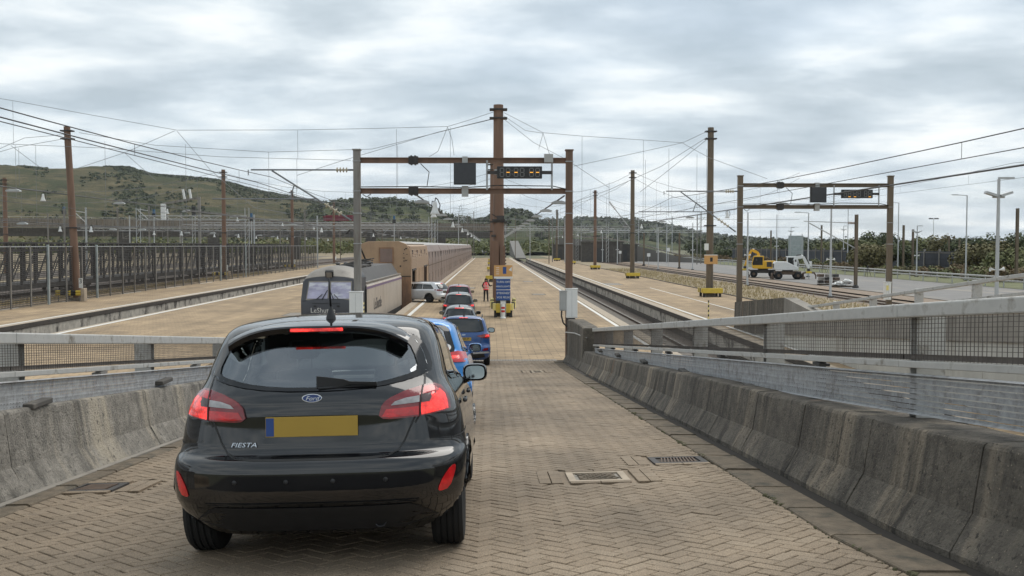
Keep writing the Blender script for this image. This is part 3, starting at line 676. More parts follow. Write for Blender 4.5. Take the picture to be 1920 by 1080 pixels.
def railing(nm, X, sgn, ztop, y0, y1, p0, sp, xf, dmid, dg0, dg1, meshto):
    t = thing('railing', nm, 'railing', (X, y0, ztop(y0) - 1.3), world=True)
    P = lambda y, dz, dx=0.0: (X + xf(y) + sgn * dx, y, ztop(y) - dz)
    for a, b_ in run(y0, y1, sp * .93):
        m_ = (a + b_) / 2
        MB().beam(P(a + .004, .05), P(b_ - .004, .05), .115, .10).build('top_rail', 'galv_rail', t, bevel=.012)
        MB().beam(P(a + .004, dmid(a)), P(b_ - .004, dmid(b_)), .075, .05).build('mid_rail', 'galv_rail', t, bevel=.006)
        MB().beam(P(a + .004, dmid(a) - .05, .02), P(b_ - .004, dmid(b_) - .05, .02), .03, .035).build('mesh_channel', 'mesh_wire', t)
        w = MB(); n = int((b_ - a) / .05)
        for k in range(n + 1):
            y = lerp(a, b_, k / n)
            if y > meshto: continue
            w.beam(P(y, .10), P(y, dmid(y) - .03), .0036 if y < 14 else .0045, .0036 if y < 14 else .0045)
        nh = 9
        for k in range(nh): w.beam(P(a, lerp(.115, dmid(a) - .07, k / (nh - 1))), P(b_, lerp(.115, dmid(b_) - .07, k / (nh - 1))), .0036, .0036)
        w.build('mesh_panel', 'mesh_wire', t)
    y = p0; k = 0
    while y < y1:
        if y > y0:
            zt = ztop(y) - .10; zb = rz0(y) + .6
            w = MB(); dx = .12
            for o in (-1, 1): w.b2((X + xf(y) + sgn * (dx) - .10, y + o * .055 - .006, zb), (X + xf(y) + sgn * dx + .10, y + o * .055 + .006, zt + .06))
            w.b2((X + xf(y) + sgn * dx - .006, y - .049, zb), (X + xf(y) + sgn * dx + .006, y + .049, zt + .06)); w.b2((X + xf(y) + sgn * dx - .11, y - .065, zt + .06), (X + xf(y) + sgn * dx + .11, y + .065, zt + .075))
            w.build('post', 'galv_rail', t)
            MB().b2((X + xf(y) - .17, y - .2, zb + .045), (X + xf(y) + .17, y + .2, zb + .095)).build('base_plate', 'dark_concrete', t, bevel=.01)
        ym = y + sp / 2
        if y0 < ym < y1:
            zb = rz0(ym) + .6; w = MB(); w.b2((X + xf(ym) - .03, ym - .045, zb), (X + xf(ym) + .03, ym + .045, ztop(ym) - dmid(ym) - .02)); w.b2((X + xf(ym) - .05, ym - .09, ztop(ym) - dmid(ym) - .06), (X + xf(ym) + .05, ym + .09, ztop(ym) - dmid(ym) - .035))
            w.build('guard_post', 'dark_steel' if sgn > 0 else 'grey_post', t)
        # perforated guard plate, one bay
        a, b_ = max(y0, y - sp / 2), min(y1, y + sp / 2)
        if b_ > a + .3:
            w = MB(); rws = 7; nx = int((b_ - a) / .055)
            rib = [0, .012, .012, 0, 0, .012, .012, 0]
            def Q(yy, v, dx): return (X + xf(yy) - sgn * (.075 + dx), yy, ztop(yy) - lerp(dg0(yy), dg1(yy), v))
            for r in range(rws):
                v0, v1 = r / rws, (r + 1) / rws; vh = v0 + .42 / rws; vl = v0 + .58 / rws; d0 = .002 if r % 2 else 0; d1 = d0
                w.add([Q(a, v0, 0), Q(b_, v0, 0), Q(b_, vh, d0), Q(a, vh, d0)], [(0, 1, 2, 3)]); w.add([Q(a, vl, d0), Q(b_, vl, d0), Q(b_, v1, 0), Q(a, v1, 0)], [(0, 1, 2, 3)])
                for k2 in range(nx):
                    ya = lerp(a, b_, k2 / nx); yb = lerp(a, b_, (k2 + .70) / nx); w.add([Q(ya, vh, d0), Q(yb, vh, d0), Q(yb, vl, d0), Q(ya, vl, d0)], [(0, 1, 2, 3)])
            for v in (-.04, 1.0): w.add([Q(a, v, .0), Q(b_, v, .0), Q(b_, v + .04, .028), Q(a, v + .04, .028)], [(0, 1, 2, 3)])
            w.build('guard_plate', 'guard_plate', t)
        y += sp; k += 1
    return t
zR = lambda y: 3.965 - .0908 * (y - 5.63)
zL = lambda y: 3.51 - .098 * (y - 8.6)
railing('galvanised railing with wire mesh on the dark right parapet', 3.0, 1, zR, 3.6, 29.3, 3.2, 3.85, gx, lambda y: interp([(5, .425), (30, .50)], y), lambda y: interp([(5, .50), (30, .58)], y), lambda y: interp([(5, .76), (30, .86)], y), 40)
railing('galvanised railing with wire mesh on the pale left parapet', -4.2, -1, zL, 5.6, 33, 5.6, 3.5, lambda y: 0, lambda y: interp([(5, .37), (18, .36)], y), lambda y: .43, lambda y: .665, 40)
# handrail on the end block
MB().path([(2.62, 34.5, 1.25), (2.72, 31.8, 1.45), (2.86, 29.4, 1.52)], .018, 6).build('end_handrail', 'galv_rail', pr_)

# second ramp, right
def r2(y): return max(0, .0785 * (51.3 - y))
t = thing('parapet_wall', 'concrete side wall of the second ramp on the right', 'parapet', (12.7, 10, 0), world=True)
ys = [lerp(8, 51.2, k / 20) for k in range(21)]
for a, b_ in run(8, 51.2, 4.32):
    extr([(12.62, 0), (12.82, 0), (12.82, 1), (12.62, 1)], [a + .01, b_ - .01], lambda y: 0).build('wall_panel', 'pale_concrete', t)
    o = t.children[-1]
    for v in o.data.vertices: v.co.z = -.3 if v.co.z < .5 else r2(v.co.y) - .02
for a, b_ in run(8, 51.2, 4.32):
    mb = MB(); rows = []
    for y in (a + .008, b_ - .008):
        z = r2(y); e = .58 + (.8 if y > 41 else 0) * 0 + (.75 if y > 42.5 else 0)
        rows.append([(12.55, y, z - .25), (13.15, y, z - .25), (13.12, y, z + e), (12.6, y, z + e)])
    mb.grid(rows, close=True); mb.f += [(0, 1, 2, 3), (7, 6, 5, 4)]; mb.m += [0, 0]; mb.build('concrete_block', 'concrete' if a < 40 else 'dark_parapet', t)
struct(MB().prism([(8, -.3), (51.2, -.3), (51.2, .0), (8, r2(8) - .02)], 12.83, 20.4, 'x').build('second_ramp', 'platform_paving'))
t = thing('parapet_wall', 'far right parapet of the second ramp', 'parapet', (20.6, 10, 0), world=True)
for a, b_ in run(8, 51.2, 4.32):
    mb = MB(); mb.grid([[(20.42, y, r2(y) - .3), (20.8, y, r2(y) - .3), (20.8, y, r2(y) + .6), (20.42, y, r2(y) + .6)] for y in (a + .008, b_ - .008)], close=True); mb.f += [(0, 1, 2, 3), (7, 6, 5, 4)]; mb.m += [0, 0]
    mb.build('concrete_block', 'dark_parapet', t)
t = thing('railing', 'galvanised two-bar railing of the second ramp on the right', 'railing', (12.9, 10, 3), world=True)
z2 = lambda y: interp([(10, 4.9), (24, 3.52), (41, 1.66), (44, 1.5)], y)
for a, b_ in run(10, 41.5, 3.6):
    MB().beam((12.9, a, z2(a)), (12.9, b_ - .01, z2(b_)), .13, .10).build('top_rail', 'galv_rail', t, bevel=.01)
    MB().beam((12.9, a, z2(a) - .44), (12.9, b_ - .01, z2(b_) - .44), .10, .07).build('mid_rail', 'galv_rail', t)
y = 12.0
while y < 42: MB().beam((12.98, y, r2(y) + .4), (12.98, y, z2(y) + .07), .20, .18).build('post', 'galv_rail', t); y += 3.6

# ------------------------------------------------------------------ hills
def hill(nm, ridge, Rr, foot, m, amp, seed, zf=0.0, back=900):
    x0, x1 = ridge[0][0], ridge[-1][0]; nx = 150; rows = []
    prof = [0, .02, .06, .12, .2, .3, .4, .5, .6, .7, .8, .88, .94, .98, 1.0]
    for j, tt in enumerate(prof + [1.05, 1.15]):
        row = []
        for i in range(nx + 1):
            px = lerp(x0, x1, i / nx); H = HC + (460 - smooth_interp(ridge, px)) * Rr / F
            D = lerp(foot, Rr, min(tt, 1)) + max(0, tt - 1) * back * 5; X = (px - 918) * D / F
            if tt <= 1: sp = tt * tt * (3 - 2 * tt); h = zf + (H - zf) * (sp * .62 + tt * .38)
            else: h = H - (tt - 1) * 200
            nz = noise.fractal((X * .006, D * .006, seed), 1.0, 2.0, 5) * amp * min(1, tt * 3) * (1.4 - min(tt, 1))
            row.append((X, D, h + nz))
        rows.append(row)
    return struct(MB().grid(rows).build(nm, m, smooth=True)), rows
ridge_l = [(-900, 250), (-400, 285), (0, 311), (60, 315), (100, 319), (180, 321), (240, 322), (300, 334), (340, 335), (400, 337), (460, 352), (520, 366), (600, 383), (680, 398), (760, 412), (860, 430), (960, 446), (1100, 458)]
hl, hl_rows = hill('hill', ridge_l, 1350, 560, 'hill_grass', 16, 1.0)
ridge_m = [(480, 452), (560, 415), (600, 392), (640, 386), (700, 384), (740, 384), (790, 392), (830, 410), (860, 418), (900, 416), (930, 404), (955, 396), (985, 398), (1010, 412), (1040, 424), (1090, 440), (1150, 455)]
hm, hm_rows = hill('hill', ridge_m, 1050, 640, 'hill_wood', 9, 4.0)
ridge_r = [(860, 420), (920, 416), (1000, 417), (1060, 415), (1120, 413), (1180, 416), (1230, 422), (1290, 434), (1340, 443), (1420, 451), (1520, 456), (1700, 458), (2400, 458)]
hr, hr_rows = hill('hill', ridge_r, 2300, 900, 'hill_wood', 14, 9.0)
def clump(mb, c, r, n, s, flat=.8, seed=None):
    for k in range(n):
        u = Vector((random.gauss(0, 1), random.gauss(0, 1), random.gauss(0, 1))).normalized() * (random.random() ** .4) * r; u.z *= flat
        p = Vector(c) + u; nrm = (u.normalized() + Vector((random.gauss(0, .5), random.gauss(0, .5), .5 + random.gauss(0, .5)))).normalized()
        a = nrm.orthogonal().normalized(); a.rotate(Matrix.Rotation(random.uniform(0, 6.28), 3, nrm)); b_ = nrm.cross(a); q = s * random.uniform(.6, 1.4)
        mb.add([p + a * q, p + b_ * q * .8, p - a * q, p - b_ * q * .8], [(0, 1, 2, 3)])
def surf(rows, i, t):
    # a point on a hill: column i (0..1), depth t (0..1)
    x = i * (len(rows[0]) - 1); j = t * 14; a, b_ = int(j), min(int(j) + 1, 14); k = min(int(x), len(rows[0]) - 2)
    u = x - k; return Vector(rows[a][k]).lerp(Vector(rows[a][k + 1]), u).lerp(Vector(rows[b_][k]).lerp(Vector(rows[b_][k + 1]), u), j - a)
wood = MB(); random.seed(21)
for n in range(620):
    i = random.uniform(.15, .86); t = random.choice([random.uniform(.3, 1), random.uniform(.75, 1), 1.0]); p = surf(hm_rows, i, t); px = 918 + p.x / p.y * F
    big = 560 < px < 880; r = random.uniform(3.2, 6.0) if big else random.uniform(1.8, 3.4)
    if not big and random.random() < .35: continue
    clump(wood, p + Vector((0, 0, r * .55)), r, 34, 1.25)
tag(wood.build('wood', 'leaf_wood'), 'dark wood covering the middle hill behind the bridge', 'wood', kind='stuff')
wood = MB()
n = 0
while n < 4600:
    i = random.uniform(.40, .82); px = lerp(-900, 1100, i); t = random.uniform(.30, 1.0) if n % 2 else random.uniform(.74, 1.0)
    crest = t > (.72 if 270 < px < 620 else .93) and px > 225
    if not crest and noise.fractal((i * 22, t * 5, 2.0), 1.0, 2.0, 4) < .16: continue
    p = surf(hl_rows, i, t); r = random.uniform(1.2, 3.2); clump(wood, p + Vector((0, 0, r * .2)), r, 11, 1.3, .45); n += 1
for n in range(900):
    i = random.uniform(.30, .75); t = random.uniform(.02, .42) ** 1.2; p = surf(hl_rows, i, t); r = random.uniform(1.2, 3.2); clump(wood, p + Vector((0, 0, r * .4)), r, 14, .8, .7)
tag(wood.build('scrub', 'leaf_wood'), 'dark scrub along the crest and foot of the long grassy hill', 'scrub', kind='stuff')
wood = MB()
for n in range(900):
    i = random.uniform(.05, .5); t = random.uniform(.3, 1); p = surf(hr_rows, i, t); r = random.uniform(4, 9); clump(wood, p + Vector((0, 0, r * .4)), r, 12, 3.2, .6)
tag(wood.build('wood', 'leaf_wood'), 'distant wood on the low right ridge', 'wood', kind='stuff')

# ------------------------------------------------------------------ trees
def tree(x, y, h, rad, m, label, cat='tree', nm='tree', n=900, z0=-.3, grp='trees beyond the service road', leaf=.42):
    t = thing(nm, label, cat, (x, y, z0), group=grp)
    tr = MB(); lean = Vector((random.gauss(0, .04), random.gauss(0, .04), 1))
    tr.tube((0, 0, 0), lean * h * .45, .035 * h, 7, .022 * h); top = lean * h * .42
    tips = []
    for k in range(7):
        a = k * .9 + random.uniform(-.3, .3); q = top + Vector((math.cos(a) * rad * random.uniform(.35, .75), math.sin(a) * rad * random.uniform(.35, .75), h * random.uniform(.08, .38))); tr.tube(top * random.uniform(.75, 1), q, .014 * h, 5, .005 * h); tips.append(q)
    tr.build('trunk', 'bark', t, smooth=True)
    cr_ = MB(); lobes = tips + [Vector((random.gauss(0, rad * .4), random.gauss(0, rad * .4), h * random.uniform(.3, .88))) for k in range(9)]
    for q in lobes: clump(cr_, q, rad * random.uniform(.28, .5), n // len(lobes), leaf, .85)
    cr_.build('crown', m, t); return t
random.seed(5)
TL = [  # px, top y, distance, radius, leaf material, label
    (1408, 468, 330, 4.5, 'leaf_dark', 'dark low tree just right of the second gantry left post'), (1500, 449, 300, 5.5, 'leaf_dark', 'dark rounded tree above the white digger'),
    (1560, 447, 260, 5.5, 'leaf_green', 'green tree behind the grey panel sign on the verge'), (1612, 440, 235, 5.0, 'leaf_green', 'green tree left of the second gantry right post'),
    (1648, 434, 250, 6.2, 'leaf_dark', 'dark round-topped tree directly behind the second gantry right post'), (1640, 448, 170, 4.4, 'leaf_olive', 'olive bushy tree by the guardrail left of the gantry post'),
    (1725, 446, 260, 5.0, 'leaf_green', 'green tree right of the second gantry post'), (1775, 440, 250, 5.5, 'leaf_olive', 'olive tree behind the dark noise barrier'),
    (1822, 436, 225, 5.6, 'leaf_dark', 'dark tree behind the tall street lamp'), (1850, 446, 150, 5.2, 'leaf_olive', 'large olive bush between street lamp and camera mast'),
    (1902, 432, 190, 6.0, 'leaf_dark', 'dark tall tree at the right edge of the picture'), (1905, 452, 140, 4.6, 'leaf_green', 'green bush at the right edge below the dark tree'),
    (1450, 456, 360, 5.0, 'leaf_green', 'small green tree above the yellow digger'), (1352, 462, 300, 4.2, 'leaf_dark', 'dark low tree left of the second gantry'), (1695, 452, 175, 3.6, 'leaf_dark', 'small dark tree just right of the gantry post')]
for px, ty, D, rad, m, lb in TL:
    X, Y, Z = at(px, ty, D); tree(X, Y, (Z + .3) * random.uniform(.74, .98), rad * .9, m, lb, n=3600, leaf=.22 if D < 200 else .30)
BPX = [1400, 1432, 1470, 1500, 1530, 1558, 1585, 1610, 1634, 1660, 1690, 1712, 1735, 1760, 1785, 1805, 1830, 1855, 1880, 1905, 1345, 1318, 1292, 1375, 1260, 1915]
for k in range(26):      # hedge bushes along the verge
    px = BPX[k]
    D = 66 * F / (px - 918); D = min(D, 330); X = (px - 918) * D / F
    t = thing('bush', 'low scrubby bush in the hedge behind the guardrail, %s from the left' % NTH[sorted(BPX).index(px)], 'bush', (X, D, -.3), group='hedge bushes behind the guardrail')
    cb = MB(); h = random.uniform(1.0, 1.9)
    for q in range(9): clump(cb, (random.uniform(-4, 4), random.uniform(-5, 5), h * random.uniform(.25, .7)), h * .62, 150, .17, .8)
    cb.build('foliage', random.choice(['leaf_brown', 'leaf_olive', 'leaf_brown', 'leaf_green']), t)
far = MB()
for n in range(560):
    px = random.uniform(1290, 2050); D = random.uniform(420, 700); X = (px - 918) * D / F; r = random.uniform(2.5, 5); clump(far, (X, D, r * .6 + random.uniform(0, 2.2)), r, 30, .75)
tag(far.build('wood', 'leaf_wood'), 'far belt of trees along the right horizon', 'wood', kind='stuff')
far = MB()
for n in range(500):
    D = random.uniform(420, 560); X = random.uniform(-330, 40); r = random.uniform(2, 5); clump(far, (X, D, r * .6 + random.uniform(0, 3)), r, 26, .7)
tag(far.build('wood', 'leaf_green'), 'green scrub at the hill foot behind the bridge', 'wood', kind='stuff')

# ------------------------------------------------------------------ bridge
def bridge(nm, A, B, zt, zb, w, piers, lab):
    A, B = Vector(A), Vector(B); d = (B - A).normalized(); nrm = Vector((d.y, -d.x, 0)); t = thing(nm, lab, 'bridge', A, world=True)
    L = (B - A).length; n = int(L / 14)
    for k in range(n):
        p, q = A + d * (k * L / n + .03), A + d * ((k + 1) * L / n - .03)
        MB().beam(p + Vector((0, 0, zt - .95)), q + Vector((0, 0, zt - .95)), .35, 1.9).build('parapet_panel', 'bridge_concrete', t)
        MB().beam(p - nrm * .05 + Vector((0, 0, zt - 2.15)), q - nrm * .05 + Vector((0, 0, zt - 2.15)), .8, .62).build('edge_beam', 'bridge_concrete', t)
        MB().beam(p + Vector((0, 0, zt + .45)), q + Vector((0, 0, zt + .45)), .08, .08).build('handrail', 'galv_rail', t)
        s = MB()
        for j in range(5): s.tube(p + d * (j * L / n / 5) + Vector((0, 0, zt - .02)), p + d * (j * L / n / 5) + Vector((0, 0, zt + .45)), .05, 4)
        s.build('handrail_posts', 'galv_rail', t)
    cc = (A + B) / 2 + nrm * -(w / 2 + .3)
    MB().beam(A - nrm * (w / 2 + .25) + Vector((0, 0, zb + .9)), B - nrm * (w / 2 + .25) + Vector((0, 0, zb + .9)), w, .9).build('deck', 'dark_concrete', t)
    for k in range(4):
        o = -nrm * (1.0 + k * (w - 1.5) / 3); MB().beam(A + o + Vector((0, 0, zb - .15)), B + o + Vector((0, 0, zb - .15)), .6, 1.3).build('girder', 'dark_concrete', t)
    for u in piers:
        p = A + d * (u * L)
        MB().beam(p - nrm * .8 + Vector((0, 0, -1.2)), p - nrm * .8 + Vector((0, 0, zb - .3)), 3.2, 1.3, up=(0, 1, 0)).build('pier', 'pale_concrete' if u > .9 else 'dark_concrete', t)
        MB().beam(p - nrm * .8 + Vector((-2.2, 0, zb - .2)), p - nrm * .8 + Vector((2.2, 0, zb - .2)), 1.5, .7).build('pier_cap', 'pale_concrete' if u > .9 else 'dark_concrete', t)
bridge('road_bridge', (-150, 262, 0), (6, 345, 0), 11.6, 7.6, 12, (.985, .86, .72, .58, .44, .3), 'long concrete road bridge crossing behind the train and fence')
# the descending approach right of the bridge and concrete walls under it
def solid(nm, lab, poly, x0, x1, m, cat='wall', ax='x'):
    o = MB().prism(poly, x0, x1, ax).build(nm, m); tag(o, lab, cat)
solid('approach_ramp', 'grey road ramp rising to the bridge at the end of the centre platform', [(335, -.3), (430, -.3), (430, 6.2), (335, .05)], 8.6, 12.2, 'pale_road', 'ramp')
rp = MB(); pts = [(1040, 446, 330), (1140, 451, 300), (1200, 462, 285), (1260, 478, 270), (1330, 492, 255)]
rows = []
for px, py, D in pts:
    p = at(px, py, D); rows.append([(p[0], p[1] + 9, p[2]), (p[0], p[1], p[2]), (p[0], p[1], min(-.4, p[2] - .2))])
rp.grid(rows)
tag(rp.build('approach_ramp', 'pale_road', smooth=False), 'pale road embankment sloping down right of the bridge', 'ramp')
rp = MB(); t = thing('guardrail', 'rail along the sloping road embankment right of the bridge', 'guardrail', at(1040, 446, 330), world=True)
for (a, b_) in zip(pts[:-1], pts[1:]):
    p, q = Vector(at(a[0], a[1] - 4, a[2])), Vector(at(b_[0], b_[1] - 4, b_[2])); MB().beam(p, q, .1, .35).build('rail', 'concrete', t)
for px, w, yt, yb, D, lab in [(1130, 5.5, 455, 488, 270, 'dark concrete abutment wall beneath the sloping road'), (1099, 3.2, 462, 486, 290, 'dark grey hut left of the concrete abutment'), (1052, 2.5, 460, 484, 310, 'low brown hut near the far end of the right platform'), (1175, 3.0, 460, 484, 275, 'small dark concrete wall right of the abutment')]:
    p = at(px, yt, D); mb = MB(); mb.b2((p[0] - w, D, -.4), (p[0] + w, D + 4, p[2])); mb.b2((p[0] - w - .3, D - .3, p[2]), (p[0] + w + .3, D + 4.3, p[2] + .35)); mb.b2((p[0] - w * .4, D - .06, 0), (p[0] + w * .1, D, p[2] * .7), m=1)
    tag(mb.build('concrete_hut', ['dark_concrete', 'shed_dark']), lab, 'hut')
mb = MB(); p = at(640, 404, 300); mb.b2((p[0] - 5, 300, p[2] - 1.6), (p[0] + 5, 304, p[2] - .5)); mb.prism([(p[0] - 5.4, p[2] - .5), (p[0] + 5.4, p[2] - .5), (p[0] + 4, p[2]), (p[0] - 4, p[2])], 299.5, 304.5, 'y'); tag(mb.build('red_truck', 'red_shed'), 'dark red truck roof seen above the bridge parapet', 'truck')
# ================================================================== TRAIN
def letters(nm, body, size, m, par, loc, rot, **k): return text(nm, body, size, m, par, loc, rot, **k)
FACE = (R(90), 0, 0)                      # lettering that faces the camera (-Y)
ZR = -1.05                                # rail level
def wagon(i, y0, L, x0, yaw, label, nm='carriage'):
    t = thing(nm, label, 'train carriage', (x0, y0, ZR), (0, 0, yaw), 'shuttle train carriages')
    hw, H = 2.05, 5.6
    prof = [(-hw, .95), (-hw, 3.6), (-hw + .10, 4.7), (-hw + .42, 5.35), (-hw + .95, H), (hw - .95, H), (hw - .42, 5.35), (hw - .10, 4.7), (hw, 3.6), (hw, .95), (hw - .25, .45), (-hw + .25, .45)]
    body = MB().prism(prof[:4] + [(0, 5.35)] + prof[6:], .15, L - .15, 'y'); body.build('body', 'wagon_mauve', t)
    MB().prism([prof[3], prof[4], prof[5], prof[6], (hw - .42, 5.3), (-hw + .42, 5.3)], .13, L - .13, 'y').build('roof', 'wagon_roof', t)
    MB().b2((-1.6, -.2, .9), (1.6, .3, 4.6)).build('gangway', 'loco_roof', t)
    for k in range(5):                    # double row of small windows and door seams on the platform side
        yy = 1.6 + k * (L - 3.2) / 4
        for z in (2.15, 4.2):
            for s in (1, -1):
                xx = hw if z < 3.6 else hw - .055
                MB().box((s * (xx + .004), yy, z), (.03, .55, .85)).build('window', 'wagon_window', t)
    for k in range(1, 4): MB().box((hw + .004, k * L / 4, 2.9), (.02, .05, 3.4)).build('seam', 'edge_dark', t)
    MB().b2((hw + .002, .2, 3.32), (hw + .02, L - .2, 3.40)).build('waist_rail', 'rust_steel', t)
    bg = MB()
    for yy in (3, L - 3):
        for dy in (-1.2, 1.2):
            for s in (-.8, .8): bg.tube((s - .06, yy + dy, .45), (s + .06, yy + dy, .45), .44, 12)
        bg.b2((-1.1, yy - 1.9, .45), (1.1, yy + 1.9, .75))
    bg.build('bogies', 'dark_steel', t)
    return t
TXc = -7.9
# loading carriage: tan, louvred, with open doorways
t = thing('loading_carriage', 'tan rusty loading carriage with open side doors behind the locomotive', 'train carriage', (TXc, 75, ZR), (0, 0, 0))
hw, H, L = 2.05, 5.6, 21.0
pf = [(-hw, .5), (-hw, 4.3), (-hw + .10, 5.0), (-hw + .40, 5.42), (-hw + .9, H), (hw - .9, H), (hw - .40, 5.42), (hw - .10, 5.0), (hw, 4.3), (hw, .5)]
MB().prism(pf, .0, .35, 'y').build('end_wall', 'tan_panel', t, bevel=.03)
MB().b2((-hw + .02, -.035, .5), (hw - .02, 0, 2.95)).build('end_panel', 'rust_panel', t)
MB().b2((-.35, -.06, 3.95), (.75, -.002, 5.15)).build('end_window_frame', 'rust_panel', t); MB().b2((-.25, -.075, 4.05), (.65, -.06, 5.05)).build('end_window', 'wagon_mauve', t)
for x, z in ((-.9, 3.75), (.1, 3.7), (1.25, 3.75)): MB().tube((x, -.05, z), (x, .0, z), .06, 8).build('lamp', 'black_paint', t)
MB().b2((-hw + .02, -.05, 2.95), (hw - .02, -.001, 3.02)).build('seam', 'edge_dark', t)
rs = MB(); random.seed(3)
for k in range(10): rs.box((1.55 + random.uniform(-.15, .25), -.01, 4.3 + random.uniform(-.2, .9)), (random.uniform(.03, .14), .02, random.uniform(.03, .1)))
rs.build('rust_patch', 'edge_dark', t)
MB().prism([pf[3], pf[4], pf[5], pf[6], (hw - .5, 5.3), (-hw + .5, 5.3)], .36, L, 'y').build('roof', 'wagon_roof', t)
MB().b2((-hw + .05, .36, .5), (hw - .05, L, 1.0)).build('floor', 'dark_steel', t); MB().b2((-hw, .36, 1.0), (-hw + .08, L, 5.3)).build('far_side', 'shed_dark', t)
doors = [(.9, 4.6), (14.6, 19.2)]
for a, b_ in ((.36, .9), (4.6, 14.6), (19.2, L)):
    MB().b2((hw - .08, a, .55), (hw, b_, 3.45)).build('side_panel', 'tan_panel', t)
for k in range(6): MB().b2((hw - .001, 5.4 + k * 1.7, 1.1), (hw + .02, 5.46 + k * 1.7, 3.4)).build('seam', 'rust_steel', t)
MB().prism([(hw - .3, 3.45), (hw - .015, 3.45), (hw - .015, 4.3), (hw - .14, 5.2), (hw - .4, 5.35)], .36, L, 'y').build('backing', 'tan_panel', t)
lv = MB().box((0, 0, 0), (.05, L - .8, .05), Matrix.Rotation(-.35, 3, 'Y')).mesh('louvre_slat', 'tan_panel')
for k in range(15):
    o = bpy.data.objects.new('louvre_slat', lv); C.objects.link(o); o.parent = t; z = 3.55 + k * .118; o.location = (hw + .005 - max(0, z - 4.3) * .15, L / 2 + .1, z)
for k in range(8): MB().box((hw + .01 - .06, 2 + k * 2.4, 4.55 - .35 * (k % 2)), (.06, .5, .75)).build('vent_window', 'wagon_window', t)
for a, b_ in doors: MB().b2((hw - .03, a - .06, 3.38), (hw + .05, b_ + .06, 3.5)).build('door_head', 'dark_steel', t); MB().b2((hw - .02, a, .95), (hw + .55, b_, 1.06)).build('bridge_plate', 'guard_plate', t)
gr = MB()
for k in range(9): gr.tube((hw - .9, 4.35 + .0, 1.05 + k * .28), (hw - .2, 4.55, 1.05 + k * .28), .02, 4)
gr.build('door_bars', 'dark_steel', t)
for yy in (3, L - 3):
    for dy in (-1.2, 1.2):
        for s in (-.8, .8): MB().tube((s - .06, yy + dy, .45), (s + .06, yy + dy, .45), .44, 12).build('wheel', 'dark_steel', t)
y = 96.4; k = 0
while y < 330:
    wagon(k, y, 25.6, TXc - max(0, (y - 230)) * .0, 0, 'mauve-brown double-deck shuttle carriage, %s behind the tan loading carriage' % (['first', 'second', 'third', 'fourth', 'fifth', 'sixth', 'seventh', 'eighth', 'ninth', 'tenth'][k])); y += 26.0; k += 1

# locomotive: nose at 52 m
t = thing('locomotive', 'dark-nosed electric locomotive with pale sides at the head of the shuttle', 'locomotive', (-8.33, 52, ZR), (0, 0, -math.atan(.42 / 22)))
def lrow(y, z0, z1, hwid, rise, n=12):
    # half-section of the roof/cab at a station
    pts = [(-hwid, z0), (-hwid, z1)]
    for q in range(n + 1): a = math.pi * (1 - q / n); pts.append((math.cos(a) * hwid * .97, z1 + math.sin(a) * rise))
    pts += [(hwid, z1), (hwid, z0)]
    return [(x, y, z) for x, z in pts]
nose = MB().grid([lrow(-.05, .9, 1.6, 1.36, .25), lrow(0, .95, 2.25, 1.42, .16), lrow(.14, .95, 2.42, 1.46, .16), lrow(.55, .95, 3.42, 1.42, .22), lrow(.95, .95, 3.55, 1.40, .38), lrow(1.6, .95, 3.58, 1.40, .58), lrow(2.8, .95, 3.58, 1.46, .62), lrow(3.2, .95, 3.58, 1.48, .62)])
nose.f.append(tuple(range(16, -1, -1))); nose.m.append(0)
nose.build('cab', 'loco_dark', t, smooth=True, auto=R(35))
MB().grid([[(x * 1.006, y - .012, z + .014) for x, y, z in lrow(yy, .95, zz, 1.40, rr)[2:15]] for yy, zz, rr in ((.60, 3.45, .22), (.95, 3.55, .38), (1.6, 3.58, .58), (2.8, 3.58, .62))]).build('cab_roof', 'loco_grey', t, smooth=True)
def facey(z): return interp([(.95, -.05), (1.6, -.05), (2.25, .0), (2.42, .12), (3.42, .50), (3.6, .6)], z)
def faceq(x0, x1, z0, z1, nm, m, off, xt0=None, xt1=None):
    xt0 = x0 if xt0 is None else xt0; xt1 = x1 if xt1 is None else xt1
    return MB().add([(x0, facey(z0) - off, z0), (x1, facey(z0) - off, z0), (xt1, facey(z1) - off, z1), (xt0, facey(z1) - off, z1)], [(0, 1, 2, 3)]).build(nm, m, t)
for s, (a, b_) in ((0, (-1.14, -.08)), (1, (.08, 1.14))):
    faceq(a - .06, b_ + .06, 2.46, 3.44, 'windscreen_frame', 'loco_grey', .05, (a - .06) * .92, (b_ + .06) * .96); faceq(a, b_, 2.54, 3.37, 'windscreen', 'loco_glass', .062, a * .93, b_ * .96)
wp = MB()
for x, dx in ((-.35, -.42), (.25, .38)): wp.tube((x, facey(2.5) - .1, 2.5), (x + dx * -.6 * (1 if x < 0 else 1), facey(2.98) - .1, 2.98), .022, 5); wp.tube((x + dx * .7, facey(2.5) - .1, 2.51), (x, facey(2.75) - .1, 2.76), .02, 5)
wp.build('wipers', 'black_paint', t)
faceq(-1.38, 1.38, 2.40, 2.44, 'nose_seam', 'black_paint', .05); faceq(-.85, .6, 2.29, 2.34, 'grab_rail', 'black_paint', .06)
MB().box((-.05, facey(3.5) + .05, 3.80), (.42, .22, .42), Matrix.Rotation(.45, 3, 'X')).build('headlamp_housing', 'black_paint', t, bevel=.03); MB().box((-.05, facey(3.5) - .06, 3.76), (.28, .06, .28), Matrix.Rotation(.45, 3, 'X')).build('headlamp', 'loco_grey', t)
letters('lettering', 'LeShuttle', .36, 'line_white', t, (-.28, -.095, 1.93), FACE, sx=.95); letters('number', '9005', .32, 'white_plastic', t, (-.28, -.075, 1.50), FACE)
for x in (-.7, .5): MB().box((x, .0, 2.16), (.14, .12, .07)).build('nose_step', 'black_paint', t)
